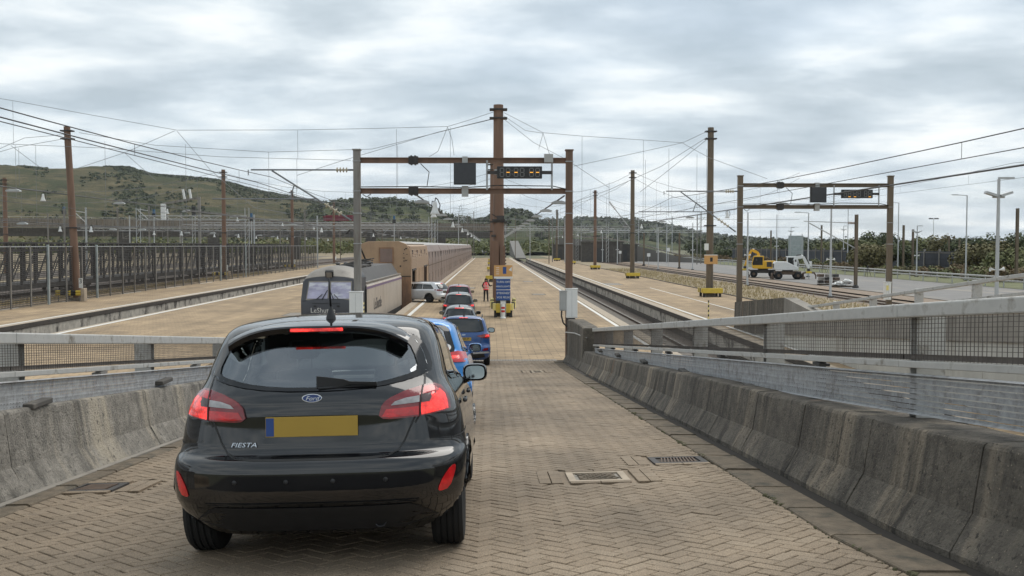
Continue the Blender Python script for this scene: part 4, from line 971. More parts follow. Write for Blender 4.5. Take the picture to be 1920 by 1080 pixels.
bd = MB().prism([(-1.47, .95), (1.47, .95), (1.47, 3.02), (1.30, 3.22), (-1.30, 3.22), (-1.47, 3.02)], 3.4, 21.6, 'y'); bd.build('body', 'loco_side', t)
MB().prism([(-1.30, 3.225), (1.30, 3.225), (.82, 4.0), (-.82, 4.0)], 4.0, 21.0, 'y').build('roof', 'loco_roof', t); MB().prism([(-1.38, 3.0), (1.38, 3.0), (1.1, 3.5), (.8, 3.95), (-.8, 3.95), (-1.1, 3.5)], 3.2, 4.0, 'y').build('roof_end', 'loco_grey', t)
for s in (-1, 1):
    MB().b2((s * 1.472, 3.5, 2.86), (s * 1.482, 21.5, 2.99)).build('stripe', 'loco_purple', t)
    MB().beam((s * 1.31, 3.6, 3.24), (s * 1.31, 21.4, 3.24), .28, .06).build('gutter_rail', 'loco_grey', t)
    MB().b2((s * 1.40, 3.02, .95), (s * 1.50, 3.38, 3.1)).build('door', 'black_paint', t); MB().tube((s * 1.53, 3.0, 1.0), (s * 1.53, 3.0, 2.9), .03, 5).build('handrail', 'black_paint', t)
    MB().b2((s * 1.2, 4, .45), (s * 1.46, 21, .95)).build('skirt', 'dark_steel', t)
    letters('side_lettering', 'LeShuttle', .95, 'loco_dark', t, (s * 1.478, 8.2, 1.85), (R(90), 0, R(90) * s), sx=1.0)
hz = MB()
for k in range(6): hz.b2((1.44, 2.2, 1.0 + k * .22), (1.47, 2.6, 1.11 + k * .22))
hz.build('hazard_marks', 'pale_yellow', t)
bg = MB()
for yy in (4.5, 11, 17.5):
    for dy in (-1.1, 1.1):
        for s in (-.8, .8): bg.tube((s - .07, yy + dy, .55), (s + .07, yy + dy, .55), .54, 14)
    bg.b2((-1.15, yy - 1.8, .45), (1.15, yy + 1.8, .8))
bg.build('bogies', 'dark_steel', t)
eq = MB()
for k in range(12): eq.tube((-.9, 5.5 + k * .5, 4.05), (.9, 5.5 + k * .5, 4.25 + .12 * (k % 3)), .03, 4)
for k in range(5): eq.lathe([(.12, 0), (.16, .08), (.1, .16), (.16, .24), (.06, .32)], 8, (-.7 + .35 * k, 7 + k * .8, 4.0))
eq.box((0, 8, 4.1), (1.5, 4.5, .1)); eq.build('roof_equipment', 'loco_roof', t)
pg = MB(); bx, by = -.35, 14.0
pg.box((bx, by, 4.15), (1.4, 1.0, .12)); pg.tube((bx - .35, by, 4.2), (bx - .1, by - 1.2, 5.2), .06, 6); pg.tube((bx + .35, by, 4.2), (bx + .1, by - 1.2, 5.2), .06, 6); pg.tube((bx, by - 1.2, 5.2), (bx - .05, by - .1, 6.25), .05, 6)
pg.path([(bx - 1.0, by - .1, 6.05), (bx - .75, by - .1, 6.3), (bx + .75, by - .1, 6.3), (bx + 1.0, by - .1, 6.05)], .035, 5); pg.path([(bx - 1.0, by + .2, 6.05), (bx - .75, by + .2, 6.3), (bx + .75, by + .2, 6.3), (bx + 1.0, by + .2, 6.05)], .035, 5)
pg.build('pantograph', 'dark_steel', t)

# lattice freight wagons parked behind the tall fence
def lattice(k, y0):
    t = thing('lattice_wagon', 'dark open lattice freight wagon behind the tall fence, %s' % (ORD[k] + ' one'), 'freight wagon', (-40, y0, .10), group='lattice wagons')
    L = 19.4; H = 4.42; nb = 8
    MB().b2((-1.5, 0, .5), (1.5, L, .95)).build('chassis', 'dark_steel', t)
    for s in (-1, 1):
        MB().b2((s * 1.55 - .06, 0, H - .12), (s * 1.55 + .06, L, H)).build('top_chord', 'dark_steel', t); MB().b2((s * 1.55 - .06, 0, H - .75), (s * 1.55 + .06, L, H - .66)).build('lower_chord', 'dark_steel', t)
        tr = MB(); n = 20
        for j in range(n): tr.beam((s * 1.55, j * L / n, H - .7), (s * 1.55, (j + .5) * L / n, H - .06), .05, .05); tr.beam((s * 1.55, (j + .5) * L / n, H - .06), (s * 1.55, (j + 1) * L / n, H - .7), .05, .05)
        tr.build('truss', 'dark_steel', t)
        for j in range(nb + 1): MB().b2((s * 1.55 - .09, j * L / nb - .08 if j else 0, .9), (s * 1.55 + .09, j * L / nb + .08 if j < nb else L, H - .1)).build('post', 'dark_steel', t)
        dg = MB()
        for j in range(nb): dg.beam((s * 1.55, j * L / nb, .95), (s * 1.55, (j + 1) * L / nb, H - .75), .08, .08); dg.b2((s * 1.55 - .04, j * L / nb, 2.6), (s * 1.55 + .04, (j + 1) * L / nb, 2.68))
        dg.build('bracing', 'dark_steel', t)
    cr_ = MB()
    for j in range(nb + 1): cr_.b2((-1.5, j * L / nb - .05, H - .1), (1.5, j * L / nb + .05, H))
    cr_.build('cross_members', 'dark_steel', t)
    bg = MB()
    for yy in (2, L - 2):
        for dy in (-.8, .8):
            for s in (-.75, .75): bg.tube((s - .06, yy + dy, .4), (s + .06, yy + dy, .4), .38, 10)
        bg.b2((-.9, yy - 1.2, .35), (.9, yy + 1.2, .6))
    bg.build('bogies', 'dark_steel', t)
for k in range(7): lattice(k, 56 + k * 20)

# ================================================================== FENCE
t = thing('mesh_fence', 'tall grey steel mesh fence along the left platform', 'fence', (-31.7, 52, 0), world=True)
fx = lambda y: -31.6 - (y - 60) * .012
y = 46.0; k = 0
while y < 192:
    n = y + 3.0; mt = 'lamp_grey'
    MB().b2((fx(y) - .05, y - .06, -.02), (fx(y) + .05, y + .06, 4.22)).build('post', 'grey_post', t)
    MB().beam((fx(y), y, 4.16), (fx(n), n, 4.16), .05, .06).build('top_bar', 'galv', t)
    w = MB()
    if y < 110:
        nh = 28
        for j in range(nh): w.beam((fx(y), y, .12 + j * 4.0 / nh), (fx(n), n, .12 + j * 4.0 / nh), .03, .042)
        for j in range(1, 15): w.beam((fx(y), y + j * .2, .1), (fx(y), y + j * .2, 4.12), .02, .02)
    else:
        for j in range(16): w.beam((fx(y), y, .12 + j * 4.0 / 16), (fx(n), n, .12 + j * 4.0 / 16), .02, .035)
        for j in range(1, 8): w.beam((fx(y), y + j * .4, .1), (fx(y), y + j * .4, 4.12), .02, .02)
    w.build('mesh_panel', 'dark_steel', t); y = n
for yy in (72.6, 81.8, 121, 134): MB().b2((fx(yy) + .06, yy - .08, 0), (fx(yy) + .18, yy + .08, 4.3)).build('gate_post', 'panel_sheet', t)

# ================================================================== POLES, GANTRIES, WIRES
def hbuffer(name, label, x, y, w, d, grp, style):
    t = thing(name, label, 'buffer', (x, y, 0), group=grp)
    if style == 'left':
        for sx in (-1, 0, 1): MB().b2((sx * w * .42 - .04, -d - .04, 0), (sx * w * .42 + .04, -d + .04, .62)).build('leg', 'grey_post', t)
        for k in range(5):
            x0 = -w / 2 + k * w / 5; mb = MB()
            for z in (.55, .75): mb.prism([(-d - .14, z - .09), (-d - .06, z - .09), (-d - .06, z + .09), (-d - .14, z + .09), (-d - .20, z)], x0, x0 + w / 5 - .004, 'x')
            mb.build('bumper_rail', 'yellow_paint' if k % 2 == 0 else 'black_paint', t)
        MB().b2((w / 2, -d - .2, 0), (w / 2 + .28, -d + .35, 1.0)).build('end_block', 'coping', t, bevel=.03)
    else:
        for sx in (-1, 1):
            for sy in (-1, 1): MB().b2((sx * w * .40 - .09, sy * d * .8 - .09, 0), (sx * w * .40 + .09, sy * d * .8 + .09, .55)).build('leg', 'black_paint', t)
        MB().b2((-w / 2, -d - .1, .32), (w / 2, -d, .74)).build('bumper_face', 'yellow_paint', t, bevel=.03)
        for s in (-1, 1):
            for k in range(5): MB().b2((s * w / 2 - .05, -d + k * 2 * d / 5, .36), (s * w / 2 + .05, -d + (k + 1) * 2 * d / 5 - .004, .72)).build('side_bumper', 'yellow_paint' if k % 2 == 0 else 'black_paint', t)
        MB().b2((-w / 2 + .05, -d + .02, .6), (w / 2 - .05, d - .02, .68)).build('top_plate', 'black_paint', t)
    return t
def pole(x, y, h, r, m, label, grp, lean=0.0, base=0.0):
    t = thing('catenary_pole', label, 'pole', (x, y, base), group=grp)
    mb = MB(); tx = lean
    for o in (-1, 1): mb.beam((0, o * r * .9, 0), (tx, o * r * .9, h), r * 2, r * .2, up=(0, 1, 0))
    mb = MB().lathe([(r * 1.12, 0), (r * 1.1, h * .35), (r, h * .66), (r * .94, h - .02), (.001, h)], 10); mb.v = [(a + tx * c / h, b_, c) for a, b_, c in mb.v]
    mb.build('shaft', m, t, smooth=True, auto=R(40))
    for z in (h - .35, h - .95, h * .42): 
        mb = MB(); mb.b2((tx * z / h - r * 1.7, -r * 1.15, z - .05), (tx * z / h + r * 1.7, r * 1.15, z + .05)); mb.build('clamp', 'dark_steel', t)
    MB().b2((-r * 1.5, -r * 1.5, 0), (r * 1.5, r * 1.5, .25)).build('footing', 'concrete', t)
    return t
PL = [(-31.6, 77.5, 13.3, .26, -.55), (-33.9, 129, 13.9, .26, 0), (-35, 179, 14.0, .26, 0), (-35.2, 228, 14.0, .26, 0)]
for k, (x, y, h, r, ln) in enumerate(PL):
    pole(x, y, h, r, 'brown_steel', 'reddish-brown catenary pole in the row by the tall fence, %s one' % ORD[k], 'poles along the fence', ln)
    if k < 3: hbuffer('pole_buffer', 'yellow-black crash bumper at the %s fence-side pole' % ORD[k], x - .3, y - .1, 1.9, .7, 'pole buffers', 'left')
    mb = MB(); mb.b2((x + .27, y - .35, 1.0), (x + .55, y - .32, 1.75)); o = mb.build('number_plate', 'white_plastic'); tag(o, 'white number plate on the %s pole by the fence' % ORD[k], 'number plate', 'pole number plates')
    if k == 0: letters('plate_number', '3', .5, 'black_paint', o, (x + .41, y - .356, 1.5), FACE)
PC = [(.62, 70, 14.0, .36), (.42, 117.5, 14, .36), (.45, 165, 14, .34), (.5, 212, 14, .34), (.5, 260, 14, .34)]
for k, (x, y, h, r) in enumerate(PC):
    p = pole(x, y, h, r, 'brown_steel', ['tall reddish-brown catenary pole behind the blue signs', 'brown catenary pole hidden just behind the tall centre pole'][k] if k < 2 else 'brown catenary pole in the centre row, %s one' % ORD[k], 'poles down the centre platform')
    if k == 0:
        MB().b2((-.42, -.55, 2.0), (.02, -.38, 4.55)).build('cable_casing', 'brown_steel', p); MB().b2((.1, -.55, 2.0), (.46, -.38, 4.2)).build('cable_casing', 'brown_steel', p)
        sp = MB()
        for q in range(10): sp.b2((.47, -.5, 2.2 + q * .24), (.53, -.4, 2.32 + q * .24))
        sp.build('step_irons', 'black_paint', p)
        sp = MB(); sp.box((0, -.42, 6.0), (.9, .1, .12)); sp.box((.15, -.45, 6.15), (.5, .12, .3)); sp.tube((-.45, -.45, 6.4), (.6, -.45, 5.8), .03, 5); sp.box((-.35, -.4, 4.9), (.3, .2, .16)); sp.build('junction_boxes', 'dark_steel', p)
    else: hbuffer('pole_buffer', 'yellow bumper at the foot of the centre row pole, %s one' % ORD[k], x - .1, y - .2, 1.5, .7, 'pole buffers', 'box')
PR = [(18.3, 83, 14.0, .27), (18.4, 129, 13.9, .27), (18.7, 177.6, 14.0, .26), (18.5, 226, 14, .26), (18.4, 274, 14, .26)]
for k, (x, y, h, r) in enumerate(PR):
    pole(x, y, h, r, 'olive_steel' if k != 2 else 'brown_steel', 'olive-brown catenary pole standing on the right platform, %s one' % ORD[k], 'poles down the right platform')
    hbuffer('pole_buffer', 'yellow-black bumper box at the %s right platform pole' % ORD[k], x, y - .3, 1.65, .8, 'pole buffers', 'box')
for k, (px, ty, D) in enumerate([(22, 335, 150), (1460, 452, 210), (1545, 452, 230)][:1]):
    p = at(px, ty, D); pole(p[0], D, p[2] + .14, .3, 'brown_steel', 'reddish-brown catenary pole beyond the fence at the far left', 'poles along the fence', base=-.14)

# gantries with screens
SEG = {'a': (0, 1, 1), 'b': (.5, .5, 0), 'c': (.5, -.5, 0), 'd': (0, -1, 1), 'e': (-.5, -.5, 0), 'f': (-.5, .5, 0), 'g': (0, 0, 1)}
def gantry(label, xl, xr, y, lm, rm, dl, lit, zt=7.68):
    t = thing('gantry', label, 'gantry', ((xl + xr) / 2, y, 0), world=True)
    for x, m in ((xl, lm), (xr, rm)):
        MB().b2((x - .125, y - .125, 0), (x + .125, y + .125, zt)).build('column', m, t, bevel=.012); MB().b2((x - .15, y - .15, zt), (x + .15, y + .15, zt + .05)).build('cap', m, t)
        bd = MB()
        for z in (7.28, 6.2, 5.4, 4.3): bd.b2((x - .145, y - .145, z), (x + .145, y + .145, z + .03))
        bd.build('bands', 'galv', t)
    for z in (7.33, 6.22): MB().ibeam((xl + .13, y, z), (xr - .13, y, z), .16, .20, .03).build('crossbeam', 'brown_steel' if lm != 'olive_steel' else 'olive_steel', t)
    w = xr - xl
    for f in (.265,):
        for z in (7.33, 6.22):
            mb = MB(); mb.b2((xl + w * f - .17, y - .12, z - .14), (xl + w * f + .17, y + .12, z + .14)); mb.b2((xl + w * f - .10, y - .14, z - .17), (xl + w * f - .04, y + .14, z + .17)); mb.b2((xl + w * f + .04, y - .14, z - .17), (xl + w * f + .10, y + .14, z + .17)); mb.build('splice_clamp', 'dark_steel', t)
    # square message screen
    cx = xl + w * .508
    MB().b2((cx - .40, y - .36, 6.44), (cx + .40, y - .13, 7.22)).build('screen_housing', 'screen_frame', t, bevel=.01); MB().b2((cx - .37, y - .372, 6.47), (cx + .37, y - .361, 7.19)).build('screen', 'screen_black', t)
    MB().b2((cx - .1, y - .16, 7.22), (cx + .1, y + .1, 7.46)).build('screen_bracket', 'box_grey', t); MB().b2((cx - .12, y - .16, 6.02), (cx + .12, y + .1, 6.40)).build('screen_bracket', 'box_grey', t)
    # digital display with segment digits
    d0, d1 = dl; z0, z1 = 6.66, 7.10
    MB().b2((d0, y - .30, z0), (d1, y - .14, z1)).build('display_housing', 'screen_frame', t, bevel=.02)
    for a, b_ in ((d0 - .35, d0), (d1, d1 + .35)): MB().b2((a, y - .26, 6.82), (b_, y - .18, 6.94)).build('display_arm', 'dark_steel', t)
    for a in (d0 - .36, d1 + .36): MB().tube((a, y - .16, 6.25), (a, y - .16, 7.32), .035, 6).build('display_hanger', 'galv', t)
    dw = (d1 - d0 - .12); xs = [.08, .225, .415, .56, .785, .93]
    for q, u in enumerate(xs):
        X = d0 + .06 + dw * u; h = .15; wd = .068
        for sname, (sx, sz, hor) in SEG.items():
            on = (q, sname) in lit
            c = (X + sx * 2 * wd, y - .305, (z0 + z1) / 2 + sz * h); MB().box(c, (wd * 1.7, .008, .028) if hor else (.026, .008, h * .8)).build('segment', 'led_on' if on else 'led_off', t)
    for z in (.06, -.06): MB().box((d0 + .06 + dw * .32, y - .305, (z0 + z1) / 2 + z), (.03, .008, .03)).build('colon_dot', 'led_off', t)
    cb = MB(); cb.path([(xl + .15, y - .1, 6.36), (xl + w * .3, y - .1, 6.38), (cx, y - .1, 6.34), (d0, y - .12, 6.42), (xr - .6, y - .1, 6.4), (xr - .15, y - .1, 6.3)], .018, 5); cb.path([(xl + w * .3, y - .14, 7.2), (xl + w * .34, y - .16, 6.9), (xl + w * .33, y - .16, 6.4)], .015, 5); cb.path([(xl + .2, y, 6.1), (xl + .35, y - .05, 6.0), (xl + .5, y, 6.12)], .015, 5)
    cb.build('cable', 'black_paint', t)
    return t
g1 = gantry('near brown gantry over the ramp foot with screen and lit clock display', -4.80, 2.90, 36.6, 'grey_post', 'brown_steel', (.27, 1.90), {(1, 'g'), (2, 'g'), (4, 'g'), (5, 'g')})
MB().b2((1.98, 36.35, 7.25), (2.3, 36.5, 7.55)).build('junction_box', 'box_grey', g1); MB().b2((-.12 + .3, 36.4, 6.8), (.3, 36.5, 7.0)).build('junction_box', 'box_grey', g1)
g2 = gantry('farther olive gantry on the right platform with dark screen and clock', 12.85, 20.62, 51.3, 'olive_steel', 'olive_steel', (18.0, 19.6), {(1, 'd'), (2, 'd'), (5, 'd')}, 7.78)
def cabinet(label, x, y, z0, z1, w, m='white_plastic', cat='cabinet', d=.3, grp=None):
    t = thing('cabinet', label, cat, (x, y, z0), group=grp)
    MB().b2((-w / 2, -d, 0), (w / 2, 0, z1 - z0)).build('casing', m, t, bevel=.015); MB().b2((-w / 2 + .03, -d - .012, .04), (w / 2 - .03, -d, z1 - z0 - .04)).build('door', m, t, bevel=.005)
    MB().b2((-.01, -d - .016, .05), (.0, -d - .012, z1 - z0 - .05)).build('door_seam', 'box_grey', t); MB().b2((-w / 2 - .02, -d - .02, z1 - z0), (w / 2 + .02, .02, z1 - z0 + .03)).build('lid', m, t)
    return t
cabinet('white cabinet strapped to the left post of the near gantry', -4.82, 36.47, 1.72, 2.56, .47)
cabinet('white cabinet on the right post of the near gantry above the end wall', 2.98, 36.47, 1.62, 2.66, .40)
cabinet('narrow grey box beside the white cabinet on the near gantry right post', 2.66, 36.47, 1.88, 2.58, .24, 'box_grey')
cb = MB(); cb.path([(2.62, 36.3, 1.88), (2.6, 36.2, 1.7), (2.66, 36.2, 1.45), (2.8, 36.2, 1.3)], .03, 5); cb.b2((2.8, 36.2, 1.3), (3.1, 36.4, 1.62)); tag(cb.build('cable_loop', 'black_paint'), 'black cables hanging below the white cabinet at the ramp foot', 'cable')
cabinet('cream cabinet with a yellow notice at the second gantry right post', 20.42, 51.15, 1.45, 2.35, .3)
o = MB().b2((20.30, 50.82, 1.95), (20.42, 50.835, 2.2)).build('notice', 'pale_yellow'); tag(o, 'small yellow notice on the cream cabinet', 'notice')
cabinet('grey box low on the second gantry left post', 12.85, 51.15, .5, 1.2, .32, 'box_grey')

def bow(p, q, sag, n=8): return [tuple(Vector(p).lerp(Vector(q), k / n) - Vector((0, 0, sag * 4 * (k / n) * (1 - k / n)))) for k in range(n + 1)]
def wires(nm, label, runs, r=.014, m='wire', cat='wire', grp=None, n=4):
    mb = MB()
    for pts in runs: mb.path(pts, r, n)
    return tag(mb.build(nm, m), label, cat, grp)
# catenary over a track: bearer, contact wire and hangers
def catenary(label, x, zm, zc, y0, y1, sup, r=.011):
    mb = MB(); sp = sup; c = []
    for a, b_ in zip(sp[:-1], sp[1:]):
        pts = bow((x, a, zm), (x, b_, zm), min(.5, (zm - zc) * .55), 10); mb.path(pts, r, 4)
        for p in pts[1:-1:2]: mb.tube(p, (x, p[1], zc), .006, 3, cap=False)
    mb.tube((x, sp[0], zc), (x, sp[-1], zc), r * .8, 4)
    tag(mb.build('overhead_wire', 'wire'), label, 'wire', 'overhead catenary wires')
catenary('overhead wire with hangers above the shuttle train', -7.9, 6.72, 6.25, -10, 330, [-10, 36.6, 84, 131, 179, 228, 330])
catenary('overhead wire with hangers above the right pit', 9.3, 6.68, 5.95, -10, 330, [-12, 51.3, 83, 129, 177, 226, 330])
catenary('overhead wire with hangers above the far left pit', -23.2, 6.8, 5.9, 0, 330, [0, 34, 77, 129, 179, 228, 330])
catenary('overhead wire above the track beyond the dry grass', 31.5, 9.2, 8.25, 0, 330, [-6, 60, 115, 170, 225, 330])
catenary('overhead wire above the lattice wagons', -40, 6.6, 5.8, 20, 330, [20, 77, 129, 179, 228, 330])
wires('feeder_wire', 'heavier feeder wire slanting down above the left platform', [bow((-8.3, -6, 6.55), (-8.3, 36, 6.5), .1) + bow((-8.3, 36, 6.5), (-8.4, 130, 6.4), .3)], .013)
# registration arms with ribbed insulators
def insul(mb, p, q, n, r, m=1):
    p, q = Vector(p), Vector(q); d = (q - p).normalized().to_track_quat('Z', 'Y').to_matrix(); L = (q - p).length
    prof = [(.03, 0)]
    for k in range(n): z = L * (k + .2) / n; prof += [(.03, z), (r, z + .02), (r * .9, z + .05), (.03, z + .07)]
    prof.append((.03, L)); mb.lathe(prof, 10, p, d, m)
def reg_arm(label, x, y, zt, sgn, reach, zl):
    t = thing('registration_arm', label, 'registration arm', (x, y, zl), world=True)
    mb = MB(); mb.tube((x + sgn * .65, y, zt), (x + sgn * reach, y, zt), .032, 6); insul(mb, (x + sgn * .2, y, zt), (x + sgn * .65, y, zt), 4, .10); mb.tube((x, y, zt), (x + sgn * .2, y, zt), .04, 6); mb.build('top_tube', ['wire_grey', 'insulator'], t, smooth=False)
    mb = MB(); a = Vector((x + sgn * .1, y, zl)); b_ = Vector((x + sgn * (reach - .75), y, zt - .03)); u = a.lerp(b_, .12); v = a.lerp(b_, .34); mb.tube(v, b_, .034, 6); insul(mb, u, v, 4, .10); mb.tube(a, u, .04, 6); mb.build('stay_tube', ['wire_grey', 'insulator'], t)
    zs = zt - 1.05; mb = MB(); c = a.lerp(b_, .72); mb.tube((x + sgn * (reach + 1.4), y, zs), (x + sgn * (reach - 2.4), y, zs), .026, 6); mb.tube((c.x, y, c.z), (c.x + sgn * .15, y, zs), .025, 5); mb.path([(x + sgn * (reach + .1), y, zt), (x + sgn * (reach + .1), y, zt - .2)], .02, 5); mb.build('steady_arm', 'wire_grey', t)
reg_arm('registration arm with ribbed insulators on the near gantry left post', -4.92, 36.6, 6.98, -1, 3.7, 5.15)
reg_arm('registration arm with ribbed insulators on the second gantry left post', 12.73, 51.3, 7.02, -1, 3.7, 4.95)
p = Vector(at(1230, 400, 129)); t = thing('registration_arm', 'slanting insulated strut on the second right platform pole', 'registration arm', (18.4, 129, 6), world=True)
mb = MB(); a = Vector((18.2, 129, 9.0)); b_ = Vector((14.2, 129, 11.2)); 
a = Vector(at(1183, 430, 129)); b_ = Vector(at(1142, 378, 129)); mb.tube(a, b_, .06, 6); insul(mb, a.lerp(b_, .72), b_, 5, .22); mb.tube(b_, Vector(at(1142, 350, 129)), .03, 4); mb.build('strut', ['lamp_grey', 'insulator_brown'], t)

# headspans: cables slung across between the pole rows, with droppers
def span(label, D, runs, drops, r=.016):
    mb = MB()
    for pts in runs: mb.path([at(px, py, D) for px, py in pts], r, 4)
    for px, a, b_ in drops: mb.tube(at(px, a, D), at(px, b_, D), r * .75, 4)
    tag(mb.build('headspan', 'wire_grey'), label, 'wire', 'headspan cables')
span('nearest headspan between the fence pole and the tall centre pole', 74,
     [[(925, 212), (880, 227), (840, 239), (700, 243), (560, 246), (340, 247), (180, 219), (42, 194), (0, 187)], [(925, 225), (850, 243), (700, 281), (508, 287), (300, 275), (160, 252)], [(336, 248), (245, 288), (155, 318)], [(340, 249), (400, 320), (480, 390), (540, 400)], [(242, 288), (300, 340)], [(925, 224), (820, 250), (640, 304), (560, 330)],
      [(840, 240), (832, 260), (822, 285), (806, 295)], [(840, 240), (848, 262), (852, 292)], [(0, 272), (200, 280), (420, 296), (660, 302)], [(140, 255), (60, 262), (0, 288)], [(140, 262), (40, 280), (0, 292)], [(35, 276), (90, 318)]],
     [(40, 195, 275), (43, 275, 372), (49, 280, 350), (80, 275, 420), (207, 268, 405), (355, 273, 440), (562, 247, 300), (560, 300, 360), (508, 286, 370), (745, 244, 395), (747, 275, 350), (845, 240, 400)])
span('nearest headspan between the tall centre pole and the right platform pole', 76,
     [[(945, 213), (1018, 250), (1090, 256), (1205, 263), (1280, 268), (1325, 247)], [(945, 219), (985, 246), (1018, 251)], [(945, 225), (1000, 268), (1062, 300), (1142, 352)], [(1325, 258), (1240, 312), (1142, 356), (1080, 378)], [(1280, 268), (1180, 290), (1075, 312)], [(1280, 269), (1330, 296), (1440, 335)], [(1018, 251), (1010, 280)], [(1018, 251), (1030, 290)], [(1325, 262), (1240, 330), (1200, 360)]],
     [(1091, 256, 372), (1090, 372, 440), (1206, 263, 420), (1210, 300, 412), (1254, 279, 405), (1142, 342, 400), (1307, 290, 360), (1325, 280, 380)])
def autospan(label, D, xs, h):
    mb = MB()
    for a, b_ in zip(xs[:-1], xs[1:]):
        mb.path(bow((a, D, h), (b_, D, h), 2.6, 8), .02, 4); mb.path(bow((a, D, h - .7), (b_, D, h - .7), 3.3, 8), .02, 4); mb.tube((a, D, h - 6), (b_, D, h - 6), .02, 4); mb.tube((a, D, h - 7), (b_, D, h - 7), .018, 4)
        n = int(abs(b_ - a) / 2.6)
        for k in range(1, n):
            x = lerp(a, b_, k / n) + random.uniform(-.5, .5); u = (x - a) / (b_ - a); mb.tube((x, D, h - 2.6 * 4 * u * (1 - u)), (x, D, h - 7 - random.uniform(0, 1.5)), .013, 3)
    tag(mb.build('headspan', 'wire_grey'), label, 'wire', 'headspan cables')
random.seed(11)
for k, D in enumerate([129, 178, 227, 275]): autospan('headspan across all platforms between the %s row of poles' % ['second', 'third', 'fourth', 'fifth'][k], D, [-70, -34.5, .45, 18.5, 40], 13.6)
# cables along the platforms with hung lamps and loudspeakers
bell_me = MB().lathe([(.001, .34), (.075, .33), (.085, .22), (.10, .10), (.15, -.08), (.21, -.20), (.20, -.21), (.001, -.16)], 12).mesh('horn', 'white_paint', True)
def bell(x, y, z, label, grp, s=1.0):
    t = thing('loudspeaker', label, 'loudspeaker', (x, y, z), group=grp); t.scale = (s, s, s)
    o = bpy.data.objects.new('horn', bell_me); C.objects.link(o); o.parent = t
    o = bpy.data.objects.new('bracket', bracket_me); C.objects.link(o); o.parent = t
    return t
bracket_me = MB().path([(0, 0, .32), (-.12, 0, .36), (-.14, 0, .1)], .018, 5).path([(0, 0, .34), (.03, 0, .5), (.12, 0, .42), (.22, 0, .2), (.18, 0, -.05)], .022, 5).mesh('bracket', 'black_paint')
lamp_me = MB().prism([(-.42, -.05), (.42, -.05), (.40, .02), (.18, .10), (-.18, .10), (-.40, .02)], -.14, .14, 'y').mesh('lamp_body', 'lamp_grey')
lens_me = MB().b2((-.36, -.12, -.085), (.36, .12, -.05)).mesh('lamp_lens', 'box_grey')
def flood(x, y, z, label, grp, s=1.0):
    t = thing('hanging_lamp', label, 'lamp', (x, y, z), group=grp); t.scale = (s, s, s)
    for nm, me in (('lamp_body', lamp_me), ('lamp_lens', lens_me)): o = bpy.data.objects.new(nm, me); C.objects.link(o); o.parent = t
    return t
def lampline(nm, x, z, y0, y1, first, step, lab, sc_=1.0, bells=2):
    wires('lamp_cable', 'dark cable carrying lamps and loudspeakers ' + lab, [[(x, y0, z), (x, y1, z - .3)]], .035, cat='cable')
    y = first; k = 0
    while y < y1 - 2:
        zz = z - .3 * (y - y0) / (y1 - y0)
        o_ = ORD[k] + ' ' if k < 16 else 'tiny far-off '
        if bells and k % bells == 1: bell(x, y, zz - .45 * sc_, o_ + 'white loudspeaker on the cable ' + lab, 'loudspeakers ' + lab, sc_)
        else: flood(x, y, zz - .16 * sc_, o_ + 'flat white lamp on the cable ' + lab, 'lamps ' + lab, sc_)
        y += step; k += 1
    return
lampline('a', -2.72, 6.12, 36.6, 300, 40.5, 8.5, 'over the left side of the centre platform', .75, 3)
lampline('b', 2.72, 6.05, 36.6, 300, 39.5, 9.0, 'over the right side of the centre platform', .72, 0)
lampline('c', -32.3, 8.2, 40, 200, 69, 19.5, 'along the tall fence', 1.15, 0)
for k in range(5): bell(-32.3, 73.5 + 28 * k, 8.1 - .06 * k - .45, ORD[k] + ' white loudspeaker on the cable along the tall fence', 'loudspeakers along the tall fence', .95)
lampline('d', 17.6, 6.9, 30, 300, 60, 14, 'over the right platform', .9, 3)
lampline('e', -18, 6.3, 60, 300, 92, 16, 'over the left platform', .9, 3)
lampline('f', -46, 6.6, 90, 300, 100, 17, 'over the yard behind the fence', 1.2, 2)
lampline('g', -58, 7.0, 110, 300, 118, 19, 'over the farther yard', 1.3, 2)
bell(-1.98, 36.5, 5.55, 'large white loudspeaker hung under the near gantry', 'gantry loudspeaker', .85)
# small masts beyond the fence and along the bridge
random.seed(31)
def mast(x, y, h, r, m, label, grp, z0=-.14, arm=0):
    t = thing('mast', label, 'mast', (x, y, z0), group=grp); MB().ibeam((0, 0, 0), (0, 0, h), r * 2, r * 2, r * .4).build('shaft', m, t)
    if arm: mb = MB(); mb.tube((0, 0, h - .8), (arm, 0, h - .5), .05, 5); mb.tube((0, 0, h - 2.4), (arm * .9, 0, h - .55), .05, 5); mb.build('arm', 'lamp_grey', t)
    return t
MX = [(130, 392, 150), (170, 390, 160), (228, 390, 165), (286, 387, 170), (480, 403, 190), (528, 418, 215), (574, 395, 180), (597, 405, 190), (345, 400, 230), (100, 402, 210), (250, 405, 240), (320, 396, 240), (430, 400, 240)]
for k, (px, ty, D) in enumerate(MX):
    p = at(px, ty, D); mast(p[0], D, p[2] + .14, .11, ['grey_post', 'lamp_grey', 'grey_post'][k % 3], 'thin grey mast behind the tall fence before the bridge, %s from the left' % NTH[sorted(q[0] for q in MX).index(px)], 'masts behind the fence', arm=random.choice([0, 0, 2.2, -2.2]))
DM = sorted(random.choice([random.uniform(940, 1075), random.uniform(990, 1330), random.uniform(600, 900)]) for k in range(30))
for k in range(30):
    D = random.uniform(230, 330); px = DM[k]
    p = at(px, random.uniform(395, 428), D); mast(p[0], D, p[2] + .3, .10, random.choice(['lamp_grey', 'grey_post', 'olive_steel']), 'distant thin mast at the far platform ends, %s from the left' % NTH[k], 'distant masts', z0=-.3, arm=random.choice([0, 2.0, -2.0]))
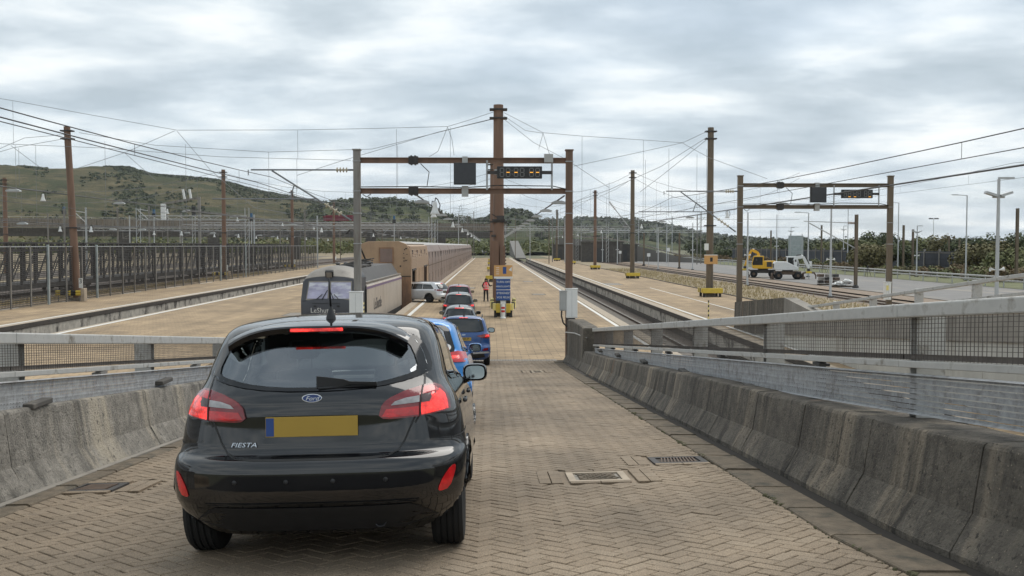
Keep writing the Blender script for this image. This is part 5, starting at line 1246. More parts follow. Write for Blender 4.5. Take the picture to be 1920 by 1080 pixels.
# light steel portals carrying the wires farther back
def portal(label, x0, x1, D, z):
    t = thing('portal_frame', label, 'portal', (x0, D, -.14), group='light steel portals', world=True)
    for x in (x0, x1):
        mb = MB()
        for s in (-.3, .3): mb.tube((x + s, D, -.14), (x + s, D, z + 1.2), .05, 4)
        for k in range(9): mb.tube((x - .3, D, k * z / 9), (x + .3, D, (k + 1) * z / 9), .03, 3)
        mb.build('lattice_leg', 'lamp_grey', t)
    mb = MB()
    for zz in (z, z - .6): mb.tube((x0, D, zz), (x1, D, zz), .05, 4)
    n = int((x1 - x0) / 1.0)
    for k in range(n): mb.tube((lerp(x0, x1, k / n), D, z - .6 * (k % 2)), (lerp(x0, x1, (k + 1) / n), D, z - .6 * ((k + 1) % 2)), .025, 3)
    mb.build('lattice_beam', 'lamp_grey', t); mb = MB()
    for k in range(int((x1 - x0) / 4.5)):
        x = x0 + 2 + k * 4.5; mb.tube((x, D, z), (x, D, z - 2.4), .05, 4); mb.tube((x, D, z - 2.2), (x + 1.8, D, z - 1.5), .035, 4); mb.tube((x, D, z - 2.4), (x + 1.9, D, z - 2.3), .03, 4)
    mb.build('drop_arms', 'grey_post', t)
for k, (x0, x1, D, z) in enumerate([(-62, -12.5, 212, 9.0), (-75, -13, 246, 9.3), (-95, -13, 232, 8.2), (-52, -36, 150, 8.6), (3.2, 30, 255, 9.0), (4.5, 42, 300, 9.2), (24, 60, 275, 8.4)]):
    portal('light steel lattice portal over the tracks, %s one counted from the camera' % NTH[sorted([212, 246, 232, 150, 255, 300, 275]).index(D)], x0, x1, D, z)
# signal gantry beyond the fence
t = thing('signal_gantry', 'grey cantilever signal gantry beyond the fence in front of the hill', 'gantry', (at(381, 440, 185)[0], 185, -.9), world=True)
a, b_ = at(379, 372, 185), at(312, 383, 185); MB().beam(a, b_, .3, .32).build('boom', 'grey_post', t); MB().beam((a[0], 185, -.9), (a[0], 185, a[2] + .2), .4, .45, up=(0, 1, 0)).build('column', 'grey_post', t)
for px in (352, 364): MB().beam(at(px - 3, 356, 185), at(px, 374, 185), .35, .3, up=(0, 1, 0)).build('signal_back', 'white_paint', t)
MB().b2((b_[0] - .3, 184.6, b_[2] - 3.0), (b_[0] + .5, 185.2, b_[2])).build('signal_head', 'white_paint', t); MB().b2((at(370, 0, 185)[0] - .4, 184.6, at(0, 405, 185)[2]), (at(370, 0, 185)[0] + .3, 185, at(0, 388, 185)[2])).build('signal_head', 'screen_frame', t)
for k, (px, py) in enumerate([(130, 395), (295, 400), (475, 407), (740, 411)]):
    p = at(px, py, 205); t = thing('camera_housing', 'small blue camera housing on a mast above the fence, number plate side' if False else 'small blue camera housing on a thin mast, %s from the left' % ['first', 'second', 'third', 'fourth'][k], 'camera', p); MB().b2((-.2, -.2, -.1), (.2, .2, .7)).build('casing', 'blue_box', t); MB().b2((-.35, -.35, -.8), (.35, .35, -.1)).build('base', 'screen_frame', t); MB().tube((0, 0, -.8), (0, 0, -p[2] - .9), .09, 5).build('mast', 'lamp_grey', t)
t = thing('pylon', 'faint lattice electricity pylon on the skyline behind the near gantry', 'pylon', (at(864, 420, 1000)[0], 1000, 20), world=True)
c = at(864, 386, 1000); zz = c[2]
mb = MB()
for s in (-1, 1): mb.beam((c[0] + s * 4, 1000, 18), (c[0] + s * .8, 1000, zz), .4, .4)
for k in range(5): z = lerp(22, zz - 2, k / 4); mb.beam((c[0] - 4 + k * .7, 1000, z), (c[0] + 4 - k * .8, 1000, z + 4), .3, .3)
mb.build('tower', 'lamp_grey', t); mb = MB()
for k in range(3): mb.beam((c[0] - 7 + k, 1000, zz - 3 - k * 5), (c[0] + 7 - k, 1000, zz - 3 - k * 5), .4, .4)
mb.build('cross_arms', 'lamp_grey', t)

# ================================================================== SIGNS ON THE CENTRE PLATFORM
SX = .80; SY = 59.0
t = thing('sign_post', 'orange and blue drivers\' sign on a grey post on the centre platform', 'sign', (SX, SY, 0))
MB().b2((-.17, -.08, 0), (.17, .08, 2.4)).build('post', 'galv', t); MB().b2((-.54, -.14, 2.42), (.54, -.09, 3.08)).build('orange_board', 'sign_orange', t); MB().b2((-.54, -.14, 2.30), (.54, -.09, 2.418)).build('white_strip', 'white_plastic', t)
MB().b2((-.02, -.146, 2.58), (.18, -.141, 2.98)).build('board_panel', 'sign_blue', t)
for k in range(4): MB().b2((-.42, -.146, 2.56 + k * .12), (-.24, -.141, 2.59 + k * .12)).build('board_print', 'white_plastic', t)
MB().add([(.32, -.146, 2.8), (.50, -.146, 2.72), (.50, -.146, 3.0)], [(0, 1, 2)]).build('board_mark', 'white_plastic', t)
for k, (z0, z1, l1, l2) in enumerate([(1.66, 2.28, 'TURN OFF', 'HEADLIGHTS'), (1.02, 1.62, 'ETEIGNEZ', 'VOS FEUX')]):
    b1 = MB().b2((-.42, -.14, z0), (.42, -.10, z1)).build('blue_board', 'sign_blue', t); MB().b2((-.42, -.138, z1), (.42, -.1, z1 + .03)).build('board_edge', 'white_plastic', t)
    for j, w_ in enumerate((l1, l2)): letters('lettering', w_, .17 if len(w_) < 9 else .145, 'white_plastic', b1, (0, -.144, lerp(z0, z1, .70 - j * .42)), FACE)
t = thing('crash_buffer', 'yellow crash buffer with zebra bumpers below the blue signs', 'buffer', (SX, SY + .6, 0))
MB().b2((-.42, -.62, .28), (.42, -.5, .82)).build('yellow_face', 'yellow_paint', t, bevel=.03)
for s in (-1, 1):
    for k in range(7):
        a = k * .22; MB().box((s * (.52 + .07 * min(k, 2)), -.45 + k * .26, .62 + .06 * min(k, 4)), (.16, .24, .40), Matrix.Rotation(-s * .25, 3, 'Z')).build('zebra_bumper', 'pale_yellow' if k % 2 == 0 else 'black_paint', t)
    MB().b2((s * .45 - .09, -.5, 0), (s * .45 + .09, -.3, .4)).build('leg', 'black_paint', t); MB().b2((s * .3 - .14, .1, 0), (s * .3 + .14, 1.0, 1.05)).build('core', 'dark_steel', t)
t = thing('bollard', 'small red and white bollard in front of the crash buffer', 'bollard', (SX - .02, SY - .75, 0))
MB().lathe([(.16, 0), (.16, .06), (.10, .10), (.10, .78), (.06, .84), (.001, .85)], 12).build('post', 'white_plastic', t, smooth=True, auto=R(40))
for z in (.36, .56): MB().lathe([(.104, z), (.104, z + .12)], 12).build('red_band', 'red_paint', t)
MB().b2((-.14, -.12, .82), (.14, -.09, 1.0)).build('mark_plate', 'white_plastic', t)
p = on_ground(1334, 547); t = thing('notice_board', 'orange notice on the nearest right platform pole', 'sign', (18.3, 82.6, 3.1)); MB().b2((-.55, -.08, -.4), (.55, -.02, .32)).build('board', 'sign_orange', t); MB().b2((-.08, -.09, -.2), (.14, -.081, .15)).build('print', 'screen_black', t); MB().b2((-.55, -.085, .32), (.55, -.02, .38)).build('edge', 'white_plastic', t); MB().b2((-.55, -.075, .75), (-.2, -.02, 1.3)).build('number_plate', 'white_plastic', t)
t = thing('marker_post', 'thin yellow and black striped marker post on the right platform', 'marker post', on_ground(1331, 603))
for k in range(9): MB().tube((0, 0, k * .13), (0, 0, (k + 1) * .13 - .001), .035, 8).build('band', 'black_paint' if k % 2 == 0 else 'pale_yellow', t)

# ================================================================== RIGHT SIDE: LAMP POSTS, GUARDRAIL, MACHINES
def lamppost(px, ty, by, label, kind, z0=-.28, D=None):
    D = D or (HC - z0) * F / (by - 460); X = (px - 918) * D / F; h = HC - (ty - 460) * D / F - z0
    t = thing('lamp_post', label, 'lamp post', (X, D, z0), group='lamp posts along the service road')
    MB().lathe([(.16, 0), (.15, .3), (.11, .5), (.075, h)], 8).build('column', 'lamp_grey', t, smooth=True); MB().b2((-.22, -.22, 0), (.22, .22, .14)).build('base', 'dark_steel', t)
    if kind == 'arm': mb = MB(); mb.tube((0, 0, h), (-1.3, 0, h + .08), .05, 6); mb.build('bracket', 'lamp_grey', t); MB().prism([(-2.1, h + .05), (-1.2, h + .02), (-1.2, h + .14), (-2.0, h + .14)], -.15, .15, 'y').build('lantern', 'lamp_grey', t)
    if kind == 'cctv':
        MB().b2((0, -.1, h), (.75, .1, h + .1)).build('camera', 'lamp_grey', t)
        for s in (-1, 1): MB().box((s * .38, 0, h - .75), (.6, .3, .12), Matrix.Rotation(-.3 * s, 3, 'Y')).build('floodlight', 'lamp_grey', t)
        MB().tube((-.3, 0, h - .9), (.3, 0, h - .9), .06, 6).build('crossbar', 'lamp_grey', t)
    if kind == 'horn' or kind == 'cctv':
        z = h * .42
        for s in (-1, 1): MB().lathe([(.03, 0), (.04, .08), (.07, .17), (.12, .25)], 10, (s * .1, 0, z), Matrix.Rotation(s * R(80), 3, 'Y')).build('loudspeaker', 'white_paint', t, smooth=True)
    if kind == 'multi':
        for s in (-1, -.4, .4, 1): MB().box((s * 1.2, 0, h + .1), (.5, .4, .3), Matrix.Rotation(s * .3, 3, 'Y')).build('lantern', 'dark_steel', t)
        MB().b2((-1.3, -.06, h - .1), (1.3, .06, h)).build('crossbar', 'dark_steel', t)
    return t
for a in [(1880, 335, 0, 'grey camera mast with loudspeakers standing beside the ramp railing', 'cctv', -.3, 50), (1820, 366, 527, 'tall street lamp with a long arm at the right', 'arm'), (1726, 424, 520, 'slim camera mast right of the second gantry', 'cctv'), (1757, 410, 510, 'mast with a ring of floodlights beyond the trees', 'multi', -.28, 300),
          (1690, 380, 512, 'street lamp just right of the second gantry post', 'arm'), (1562, 388, 560, 'grey mast with loudspeaker between the second gantry posts', 'horn', -.28, 86), (1519, 399, 520, 'street lamp behind the white digger', 'arm'), (1459, 402, 505, 'slim lamp post left of the street lamp behind the diggers', 'horn'), (1404, 398, 537, 'lamp post right beside the second gantry left post', 'horn'),
          (1594, 390, 500, 'street lamp behind the olive mast', 'arm'), (1300, 418, 506, 'lamp post on the verge left of the nearest right platform pole', 'horn'), (1235, 427, 506, 'lamp post on the verge with small camera', 'cctv'), (1158, 430, 496, 'distant lamp post between the second and third right poles', 'horn'), (1486, 427, 498, 'distant lamp post above the white digger', 'cctv'), (1586, 424, 497, 'distant camera post near the pallets', 'cctv'), (1130, 436, 492, 'far lamp post left of the concrete abutment', 'horn')]:
    lamppost(*a)
rustp = [(1610, 402, 541, 'olive mast with a long registration arm near the pallets', 1), (1275, 436, 504, 'thin dark mast on the verge', 0), (1208, 437, 498, 'thin dark mast near the concrete wall', 0), (1700, 422, 512, 'dark brown mast beyond the guardrail by the gantry', 0), (1718, 430, 510, 'second dark mast beyond the guardrail by the gantry', 0), (1917, 390, 560, 'thick brown mast at the right edge of the picture', 0), (1448, 432, 496, 'brown mast above the yellow digger', 0), (1544, 422, 500, 'brown mast left of the pallets', 0), (1787, 442, 500, 'grey mast among the trees', 0), (1807, 448, 500, 'second grey mast among the trees', 0)]
for px, ty, by, lab, arm in rustp:
    D = (HC + .28) * F / (by - 460); 
    if px > 1900: D = 120
    X = (px - 918) * D / F; h = HC - (ty - 460) * D / F + .28
    t = thing('mast', lab, 'mast', (X, D, -.28), group='masts along the service road'); MB().ibeam((0, 0, 0), (0, 0, h), .3, .3, .05).build('shaft', 'olive_steel', t); MB().lathe([(.35, 0), (.33, .2), (.2, .35)], 8).build('base', 'dark_steel', t)
    if arm: mb = MB(); mb.tube((0, 0, h - .9), (-5.6, 0, h - .7), .05, 6); mb.tube((0, 0, h - 3.6), (-5.0, 0, h - .9), .06, 6); mb.build('arm', 'lamp_grey', t); mb = MB(); insul(mb, (-.2, 0, h - .9), (-.9, 0, h - .88), 5, .14, 0); mb.build('insulator', 'insulator_brown', t)
t = thing('guardrail', 'long galvanised guardrail beyond the service road on the right', 'guardrail', (55, 60, -.26), world=True)
y = 62
while y < 420:
    MB().b2((54.95, y - .05, -.26), (55.05, y + .05, .98)).build('post', 'galv', t)
    for z in (.48, .86): MB().prism([(55 - .12, z - .10), (55 - .05, z - .10), (55 - .05, z + .10), (55 - .12, z + .10), (55 - .17, z + .04), (55 - .12, z), (55 - .17, z - .04)], y + .01, y + 3.99, 'y').build('rail', 'galv_rail', t)
    y += 4
t = thing('noise_barrier', 'dark horizontal-panel noise barrier behind the trees on the right', 'barrier', (78, 130, -.3), world=True)
y = 130
while y < 330:
    MB().b2((77.9, y, -.3), (78.1, y + 5.9, 3.2)).build('panel', 'barrier_dark', t); MB().b2((77.75, y - .15, -.3), (78.05, y + .15, 3.6)).build('post', 'grey_post', t)
    for z in (.9, 1.9, 2.9): MB().b2((77.82, y, z), (77.9, y + 5.9, z + .10)).build('rail', 'barrier_dark' if z < 2 else 'concrete', t)
    y += 6
t = thing('panel_sign', 'grey sheet panel sign standing on two posts behind the diggers', 'sign', on_ground(1498, 500, -.28))
MB().b2((-1.9, -.05, 1.2), (1.3, .05, 6.6)).build('panel', 'panel_sheet', t)
for x in (-1.5, 1.0): MB().b2((x - .08, -.12, 0), (x + .08, -.05, 7.0)).build('post', 'lamp_grey', t)
for z in (2, 3.2, 4.4, 5.6): MB().b2((-1.9, -.1, z), (1.3, -.051, z + .1)).build('rib', 'lamp_grey', t)
for px, py, by, lab in [(1521, 495, 524, 'white square sign on a thin post beside the white digger'), (1254, 468, 500, 'white sign board on posts left of the nearest right pole'), (1217, 478, 500, 'small white sign far along the verge'), (1163, 473, 494, 'small white sign by the concrete abutment')]:
    p = on_ground(px, by, -.28); D = p[1]; z = HC - (py - 460) * D / F; t = thing('small_sign', lab, 'sign', p); MB().tube((0, 0, 0), (0, 0, z + .28 + .4), .05, 6).build('post', 'lamp_grey', t); MB().b2((-.35, -.08, z + .28 - .35), (.35, -.04, z + .28 + .35)).build('board', 'white_paint', t)
# road-rail diggers
def digger(loc, rz_, s, body, label, boom, mir):
    t = thing('excavator', label, 'excavator', loc, (0, 0, rz_), 'road-rail excavators')
    MB().box((0, 0, .85), (1.5, 3.4, .45)).build('undercarriage', 'rust_steel' if body == 'digger_white' else 'dark_steel', t, bevel=.04)
    for y in (-1.25, 1.25):
        for x in (-1, 1):
            w = MB().lathe([(.12, -.22), (.30, -.24), (.50, -.2), (.52, 0), (.50, .2), (.30, .24), (.12, .22)], 18, (x * .98, y, .52), Matrix.Rotation(R(90), 3, 'Y')).build('wheel', 'tyre', t, smooth=True); MB().tube((x * (.98 + .2), y, .52), (x * (.98 + .25), y, .52), .20, 12).build('hub', 'rust_steel', w)
    for y in (-2.0, 2.0):
        mb = MB()
        for x in (-.75, .75): mb.tube((x - .05, y, .22), (x + .05, y, .22), .22, 12)
        mb.b2((-.7, y - .06, .3), (.7, y + .06, .8)); mb.build('rail_wheel', 'rust_steel', t)
    MB().lathe([(.7, 1.05), (.7, 1.25)], 18).build('slew_ring', 'dark_steel', t)
    MB().prism([(-1.7, 1.25), (1.3, 1.25), (1.3, 1.6), (-.2, 2.35), (-1.7, 2.35), (-1.85, 2.1), (-1.85, 1.45)], -1.15, 1.15, 'x').build('engine_cover', body, t, bevel=.06)
    MB().b2((-.9, -1.865, 1.55), (.9, -1.85, 2.1)).build('vent_panel', 'dark_steel', t); MB().b2((-1.17, -1.2, 1.5), (-1.155, -.5, 2.2)).build('vent_panel', 'dark_steel', t)
    cbn = MB().prism([(-.1, 1.3), (1.45, 1.3), (1.55, 2.0), (1.3, 3.05), (-.1, 3.05)], -1.14, -.12, 'x').build('cab', body, t, bevel=.05)
    MB().prism([(.05, 1.75), (1.42, 1.75), (1.45, 2.0), (1.22, 2.9), (.05, 2.9)], -1.16, -.1, 'x').build('cab_window', 'car_glass', cbn); MB().b2((-1.0, 1.44, 1.75), (-.25, 1.47, 2.2)).build('cab_window', 'car_glass', cbn); MB().b2((-1.0, -.13, 2.3), (-.25, -.10, 2.95)).build('cab_window', 'car_glass', cbn)
    def seg(nm, a, b_, w, h0, h1):
        a, b_ = Vector(a), Vector(b_); d = (b_ - a).normalized(); u = Vector((1, 0, 0)).cross(d).normalized(); mid = a.lerp(b_, .45); x = Vector((w / 2, 0, 0)); ring = []
        for p, h in ((a, h0 * .7), (mid, h0), (b_, h1)): ring.append([p - x - u * h / 2, p + x - u * h / 2, p + x + u * h / 2, p - x + u * h / 2])
        mb = MB().grid(ring, close=True); mb.f += [(3, 2, 1, 0), (8, 9, 10, 11)]; mb.m += [0, 0]; mb.build(nm, body, t, bevel=.02)
        MB().tube(a.lerp(b_, .1) + u * h0 * .7, a.lerp(b_, .7) + u * h0 * .75, .07, 8).build('ram', 'dark_steel', t); MB().tube(a.lerp(b_, .6) + u * h0 * .75, b_ + u * h1 * .3, .04, 8).build('ram_rod', 'chrome', t)
    pts = [Vector((.35, 1.0, 1.7))] + [Vector(q) for q in boom]
    seg('boom', pts[0], pts[1], .34, .5, .42); seg('boom_tip', pts[1], pts[2], .32, .42, .36); seg('dipper', pts[2], pts[3], .28, .40, .26)
    e = pts[3]; MB().lathe([(.18, 0), (.22, -.1), (.22, -.32), (.12, -.42)], 12, e).build('rotator', 'dark_steel', t); MB().box(e + Vector((0, 0, -.5)), (.5, .75, .28)).build('grab_head', 'yellow_paint', t, bevel=.03)
    for q in (-1, 1):
        mb = MB().prism([(q * .25, -.45), (q * .75, -.5), (q * 1.0, -.9), (q * .95, -1.35), (q * .85, -1.35), (q * .85, -.95), (q * .65, -.68), (q * .25, -.65)], -.16, .16, 'x'); mb.v = [(x + e.x, y + e.y, z + e.z) for x, y, z in mb.v]; mb.build('grab_jaw', 'rust_steel', t)
    for q in (-1, 1): MB().box((q * 1.2, .9, 2.5), (.08, .2, .3)).build('mirror', 'dark_steel', t)
    return t
zx = -.28
pw = on_ground(1480, 524, zx); digger((pw[0], pw[1], zx), R(-100), 1, 'digger_white', 'white road-rail excavator with a grab, behind the second gantry', [(.35, 1.0, 2.9), (.35, 2.0, 3.0), (.35, 2.7, 1.45)], 1)
py_ = on_ground(1439, 521, zx); digger((py_[0], py_[1] + 1.5, zx), R(75), 1, 'digger_yellow', 'yellow road-rail excavator parked behind the white one', [(.35, .6, 3.4), (.35, 1.6, 3.9), (.35, 2.5, 1.6)], 1)
pp = on_ground(1558, 535, zx)
def pallet(x, y, label, load):
    t = thing('pallet', label, 'pallet', (x, y, zx))
    for k in range(5): MB().b2((-1.1 + k * .46, -.6, .12), (-.74 + k * .46, .6, .15)).build('board', 'bark', t)
    for k in (-1, 0, 1): MB().b2((-1.1, k * .5 - .06, 0), (1.1, k * .5 + .06, .118)).build('bearer', 'bark', t)
    return t
pallet(pp[0], pp[1], 'wooden pallet under the dark machine parts by the tracks', 0); t = thing('machine_parts', 'pile of dark red and blue machine parts on the left pallet', 'machine parts', (pp[0], pp[1], zx + .15))
for k in range(9): MB().box((-.8 + (k % 3) * .8, random.uniform(-.3, .3), .22 + .36 * (k // 3)), (.6, .7, .32), Matrix.Rotation(random.uniform(-.2, .2), 3, 'Z')).build('part_box', ['dark_steel', 'grey_post', 'rust_steel'][(k * 2 + k // 3) % 3], t, bevel=.04)
pp2 = on_ground(1585, 539, zx); pallet(pp2[0], pp2[1], 'wooden pallet under the white sacks by the tracks', 0); t = thing('sack_pile', 'heap of crumpled white sacks on the right pallet', 'sacks', (pp2[0], pp2[1], zx + .15))
for k in range(7):
    mb = MB(); mb.lathe([(.001, -.12), (.32, -.10), (.42, 0), (.3, .08), (.001, .12)], 12, (-.7 + k * .24, random.uniform(-.25, .25), .14 + .10 * (k % 3) + .05 * k * (k > 3)), Matrix.Rotation(random.uniform(-.6, .6), 3, 'X')); mb.v = [(a + random.gauss(0, .05), b_ + random.gauss(0, .05), c + random.gauss(0, .05)) for a, b_, c in mb.v]; mb.build('sack', 'white_paint', t, smooth=True)
for k, (px, by) in enumerate([(1633, 520), (1548, 512)]):
    p = on_ground(px, by, zx); t = thing('tripod', ['small dark tripod beside the service road', 'dark frame of thin rods left of the tripod'][k], 'tripod', p)
    for q in range(3): a = q * 2.09; MB().tube((math.cos(a) * .5, math.sin(a) * .5, 0), (0, 0, 1.7), .03, 5).build('leg', 'dark_steel', t)
# small bags / debris beside the second ramp
t = thing('rubble', 'heap of dark rubble beside the second gantry right post', 'rubble', (24, 53, -.22))
for k in range(14): MB().box((random.uniform(-2, 2), random.uniform(-1.4, 1.4), random.uniform(.05, .4)), (random.uniform(.2, .6),) * 3, Matrix.Rotation(random.uniform(0, 3), 3, 'X') @ Matrix.Rotation(random.uniform(0, 3), 3, 'Z')).build('lump', 'dark_concrete', t)
# ================================================================== CARS
class Shape:
    def __init__(s, W, Rr, Fr, Lr=.60, nr=2.6, Lf=.7, nf=2.4, taper=0.0):
        s.W, s.R, s.F, s.Lr, s.nr, s.Lf, s.nf, s.tp = W, Rr, Fr, Lr, nr, Lf, nf, taper
    def w(s, z): return smooth_interp(s.W, z)
    def r(s, z): return smooth_interp(s.R, z)
    def f(s, z): return smooth_interp(s.F, z)
    def lens(s, z): 
        L = s.f(z) - s.r(z); return min(s.Lr, L * .45), min(s.Lf, L * .45)
    def rear(s, x, z, off=0.0):
        w, r = s.w(z), s.r(z); Lr, _ = s.lens(z); u = min(.9995, abs(x) / w)
        return Vector((x, r + Lr * (1 - (1 - u ** s.nr) ** (1 / s.nr)) - off, z))
    def front(s, x, z, off=0.0):
        w, f = s.w(z), s.f(z); _, Lf = s.lens(z); u = min(.9995, abs(x) / w)
        return Vector((x, f - Lf * (1 - (1 - u ** s.nf) ** (1 / s.nf)) + off, z))
    def side(s, y, z, off=0.0, sg=1):
        w, r, f = s.w(z), s.r(z), s.f(z); Lr, Lf = s.lens(z); x = w
        if y < r + Lr: x = w * max(0, 1 - min(1, (r + Lr - y) / Lr) ** s.nr) ** (1 / s.nr)
        elif y > f - Lf: x = w * max(0, 1 - min(1, (y - f + Lf) / Lf) ** s.nf) ** (1 / s.nf)
        return Vector((sg * (x + off), y, z))
    def loop(s, z, na=14, nsd=18):
        w, r, f = s.w(z), s.r(z), s.f(z); Lr, Lf = s.lens(z); out = []
        for k in range(na + 1): a = math.pi / 2 * k / na; out.append((w * math.sin(a) ** (2 / s.nr), r + Lr * (1 - math.cos(a) ** (2 / s.nr))))
        for k in range(1, nsd): out.append((w, lerp(r + Lr, f - Lf, k / nsd)))
        for k in range(na, -1, -1): a = math.pi / 2 * k / na; out.append((w * math.sin(a) ** (2 / s.nf), f - Lf * (1 - math.cos(a) ** (2 / s.nf))))
        return out
def inside(poly, x, y):
    c = False; n = len(poly)
    for i in range(n):
        (a, b_), (p, q) = poly[i], poly[i - 1]
        if (b_ > y) != (q > y) and x < (p - a) * (y - b_) / (q - b_) + a: c = not c
    return c
def dens(poly, d=.04, closed=True):
    out = []; n = len(poly)
    for i in range(n if closed else n - 1):
        a, b_ = Vector(poly[i]), Vector(poly[(i + 1) % n]); k = max(1, int((b_ - a).length / d))
        out += [tuple(a.lerp(b_, j / k)) for j in range(k)]
    if not closed: out.append(tuple(poly[-1]))
    return out
def roundpoly(poly, it=2):
    for _ in range(it):
        out = []; n = len(poly)
        for i in range(n):
            a, b_ = poly[i], poly[(i + 1) % n]; out += [(a[0] * .75 + b_[0] * .25, a[1] * .75 + b_[1] * .25), (a[0] * .25 + b_[0] * .75, a[1] * .25 + b_[1] * .75)]
        poly = out
    return poly
def patch(mb, poly, proj, s0=1.0, s1=0.0, rings=5, m=0, flip=False):
    n = len(poly); cx = sum(p[0] for p in poly) / n; cy = sum(p[1] for p in poly) / n; rows = []
    for k in range(rings + 1):
        sc_ = lerp(s0, s1, k / rings); rows.append([proj(cx + (p[0] - cx) * sc_, cy + (p[1] - cy) * sc_) for p in poly])
    if flip: rows = [r[::-1] for r in rows]
    mb.grid(rows, m=m, close=True); return mb
def skirted(mb, poly, proj_out, proj_in, m=0, rings=4, flip=False):
    patch(mb, poly, proj_out, 1, 0, rings, m, flip); a = [proj_in(*p) for p in poly]; b_ = [proj_out(*p) for p in poly]
    mb.grid([a, b_] if not flip else [a[::-1], b_[::-1]], m=m, close=True); return mb
def strip(mb, pts, wd, proj, m=0):
    pts = dens(pts, .03, False); l, r = [], []
    for i, p in enumerate(pts):
        a, b_ = pts[max(0, i - 1)], pts[min(len(pts) - 1, i + 1)]; d = Vector((b_[0] - a[0], b_[1] - a[1])); d = d.normalized() if d.length else Vector((1, 0)); nx, ny = -d.y * wd / 2, d.x * wd / 2
        l.append(proj(p[0] + nx, p[1] + ny)); r.append(proj(p[0] - nx, p[1] - ny))
    mb.grid([l, r], m=m); return mb
def wheel(par, x, y, r, wd, rimm='rim', sg=1):
    hw = wd / 2; rot = Matrix.Rotation(R(90), 3, 'Y'); mb = MB()
    prof = [(r * .62, -hw * .85), (r * .80, -hw), (r * .93, -hw * .93), (r * .985, -hw * .72)]
    for k in range(4): c = lerp(-hw * .55, hw * .55, k / 3); prof += [(r, c - hw * .13), (r, c + hw * .08), (r * .972, c + hw * .09), (r * .972, c + hw * .16)]
    prof += [(r * .985, hw * .72), (r * .93, hw * .93), (r * .80, hw), (r * .62, hw * .85)]
    mb.lathe(prof, 36, (x, y, r), rot); w = mb.build('wheel', 'tyre', par, smooth=True, auto=R(30))
    q = MB(); q.lathe([(r * .63, -hw * .8), (r * .60, -hw * .3), (r * .60, hw * .75), (r * .64, hw * .8), (r * .62, hw * .84), (r * .56, hw * .72)], 30, (x, y, r), rot if sg > 0 else rot @ Matrix.Rotation(math.pi, 3, 'X'))
    for k in range(5):
        a = k * 2 * math.pi / 5; c, s_ = math.cos(a), math.sin(a)
        q.beam((x + sg * hw * .62, y + c * r * .08, r + s_ * r * .08), (x + sg * hw * .7, y + c * r * .58, r + s_ * r * .58), .055, .03, up=(1, 0, 0))
    q.tube((x + sg * hw * .5, y, r), (x + sg * hw * .74, y, r), r * .14, 12); q.tube((x - hw * .4, y, r), (x - hw * .35, y, r), r * .6, 20)
    q.build('rim', rimm, w); return w
def sq(v): return math.copysign(abs(v) ** .6, v)
def mirror_part(t, x, y, z, m, sg, sc_=1.0, glass=True):
    mb = MB(); rows = []
    for k, (yy, s_) in enumerate([(.0, .90), (.03, 1.0), (.08, .98), (.12, .80), (.15, .45)]):
        rows.append([(sg * (x + .085 + sq(math.cos(a)) * .102 * s_ * sc_), y + yy, z + sq(math.sin(a)) * .074 * s_ * sc_) for a in [2 * math.pi * j / 18 for j in range(18)]])
    mb.grid(rows, close=True); mb.add([(sg * (x + .05), y + .15, z)], []); mb.f.append(tuple(4 * 18 + i for i in range(18))); mb.m.append(0)
    mb.tube((sg * (x - .10), y + .06, z - .09), (sg * (x + .03), y + .06, z - .05), .03, 8)
    o = mb.build('door_mirror', m, t, smooth=True, auto=R(50))
    if glass:
        g = MB(); g.v = [(sg * (x + .085 + sq(math.cos(a)) * .080 * sc_), y - .002, z + sq(math.sin(a)) * .055 * sc_) for a in [2 * math.pi * j / 18 for j in range(18)]]; g.f = [tuple(range(18))]; g.m = [0]; g.build('mirror_glass', 'mirror_glass', o)
    return o

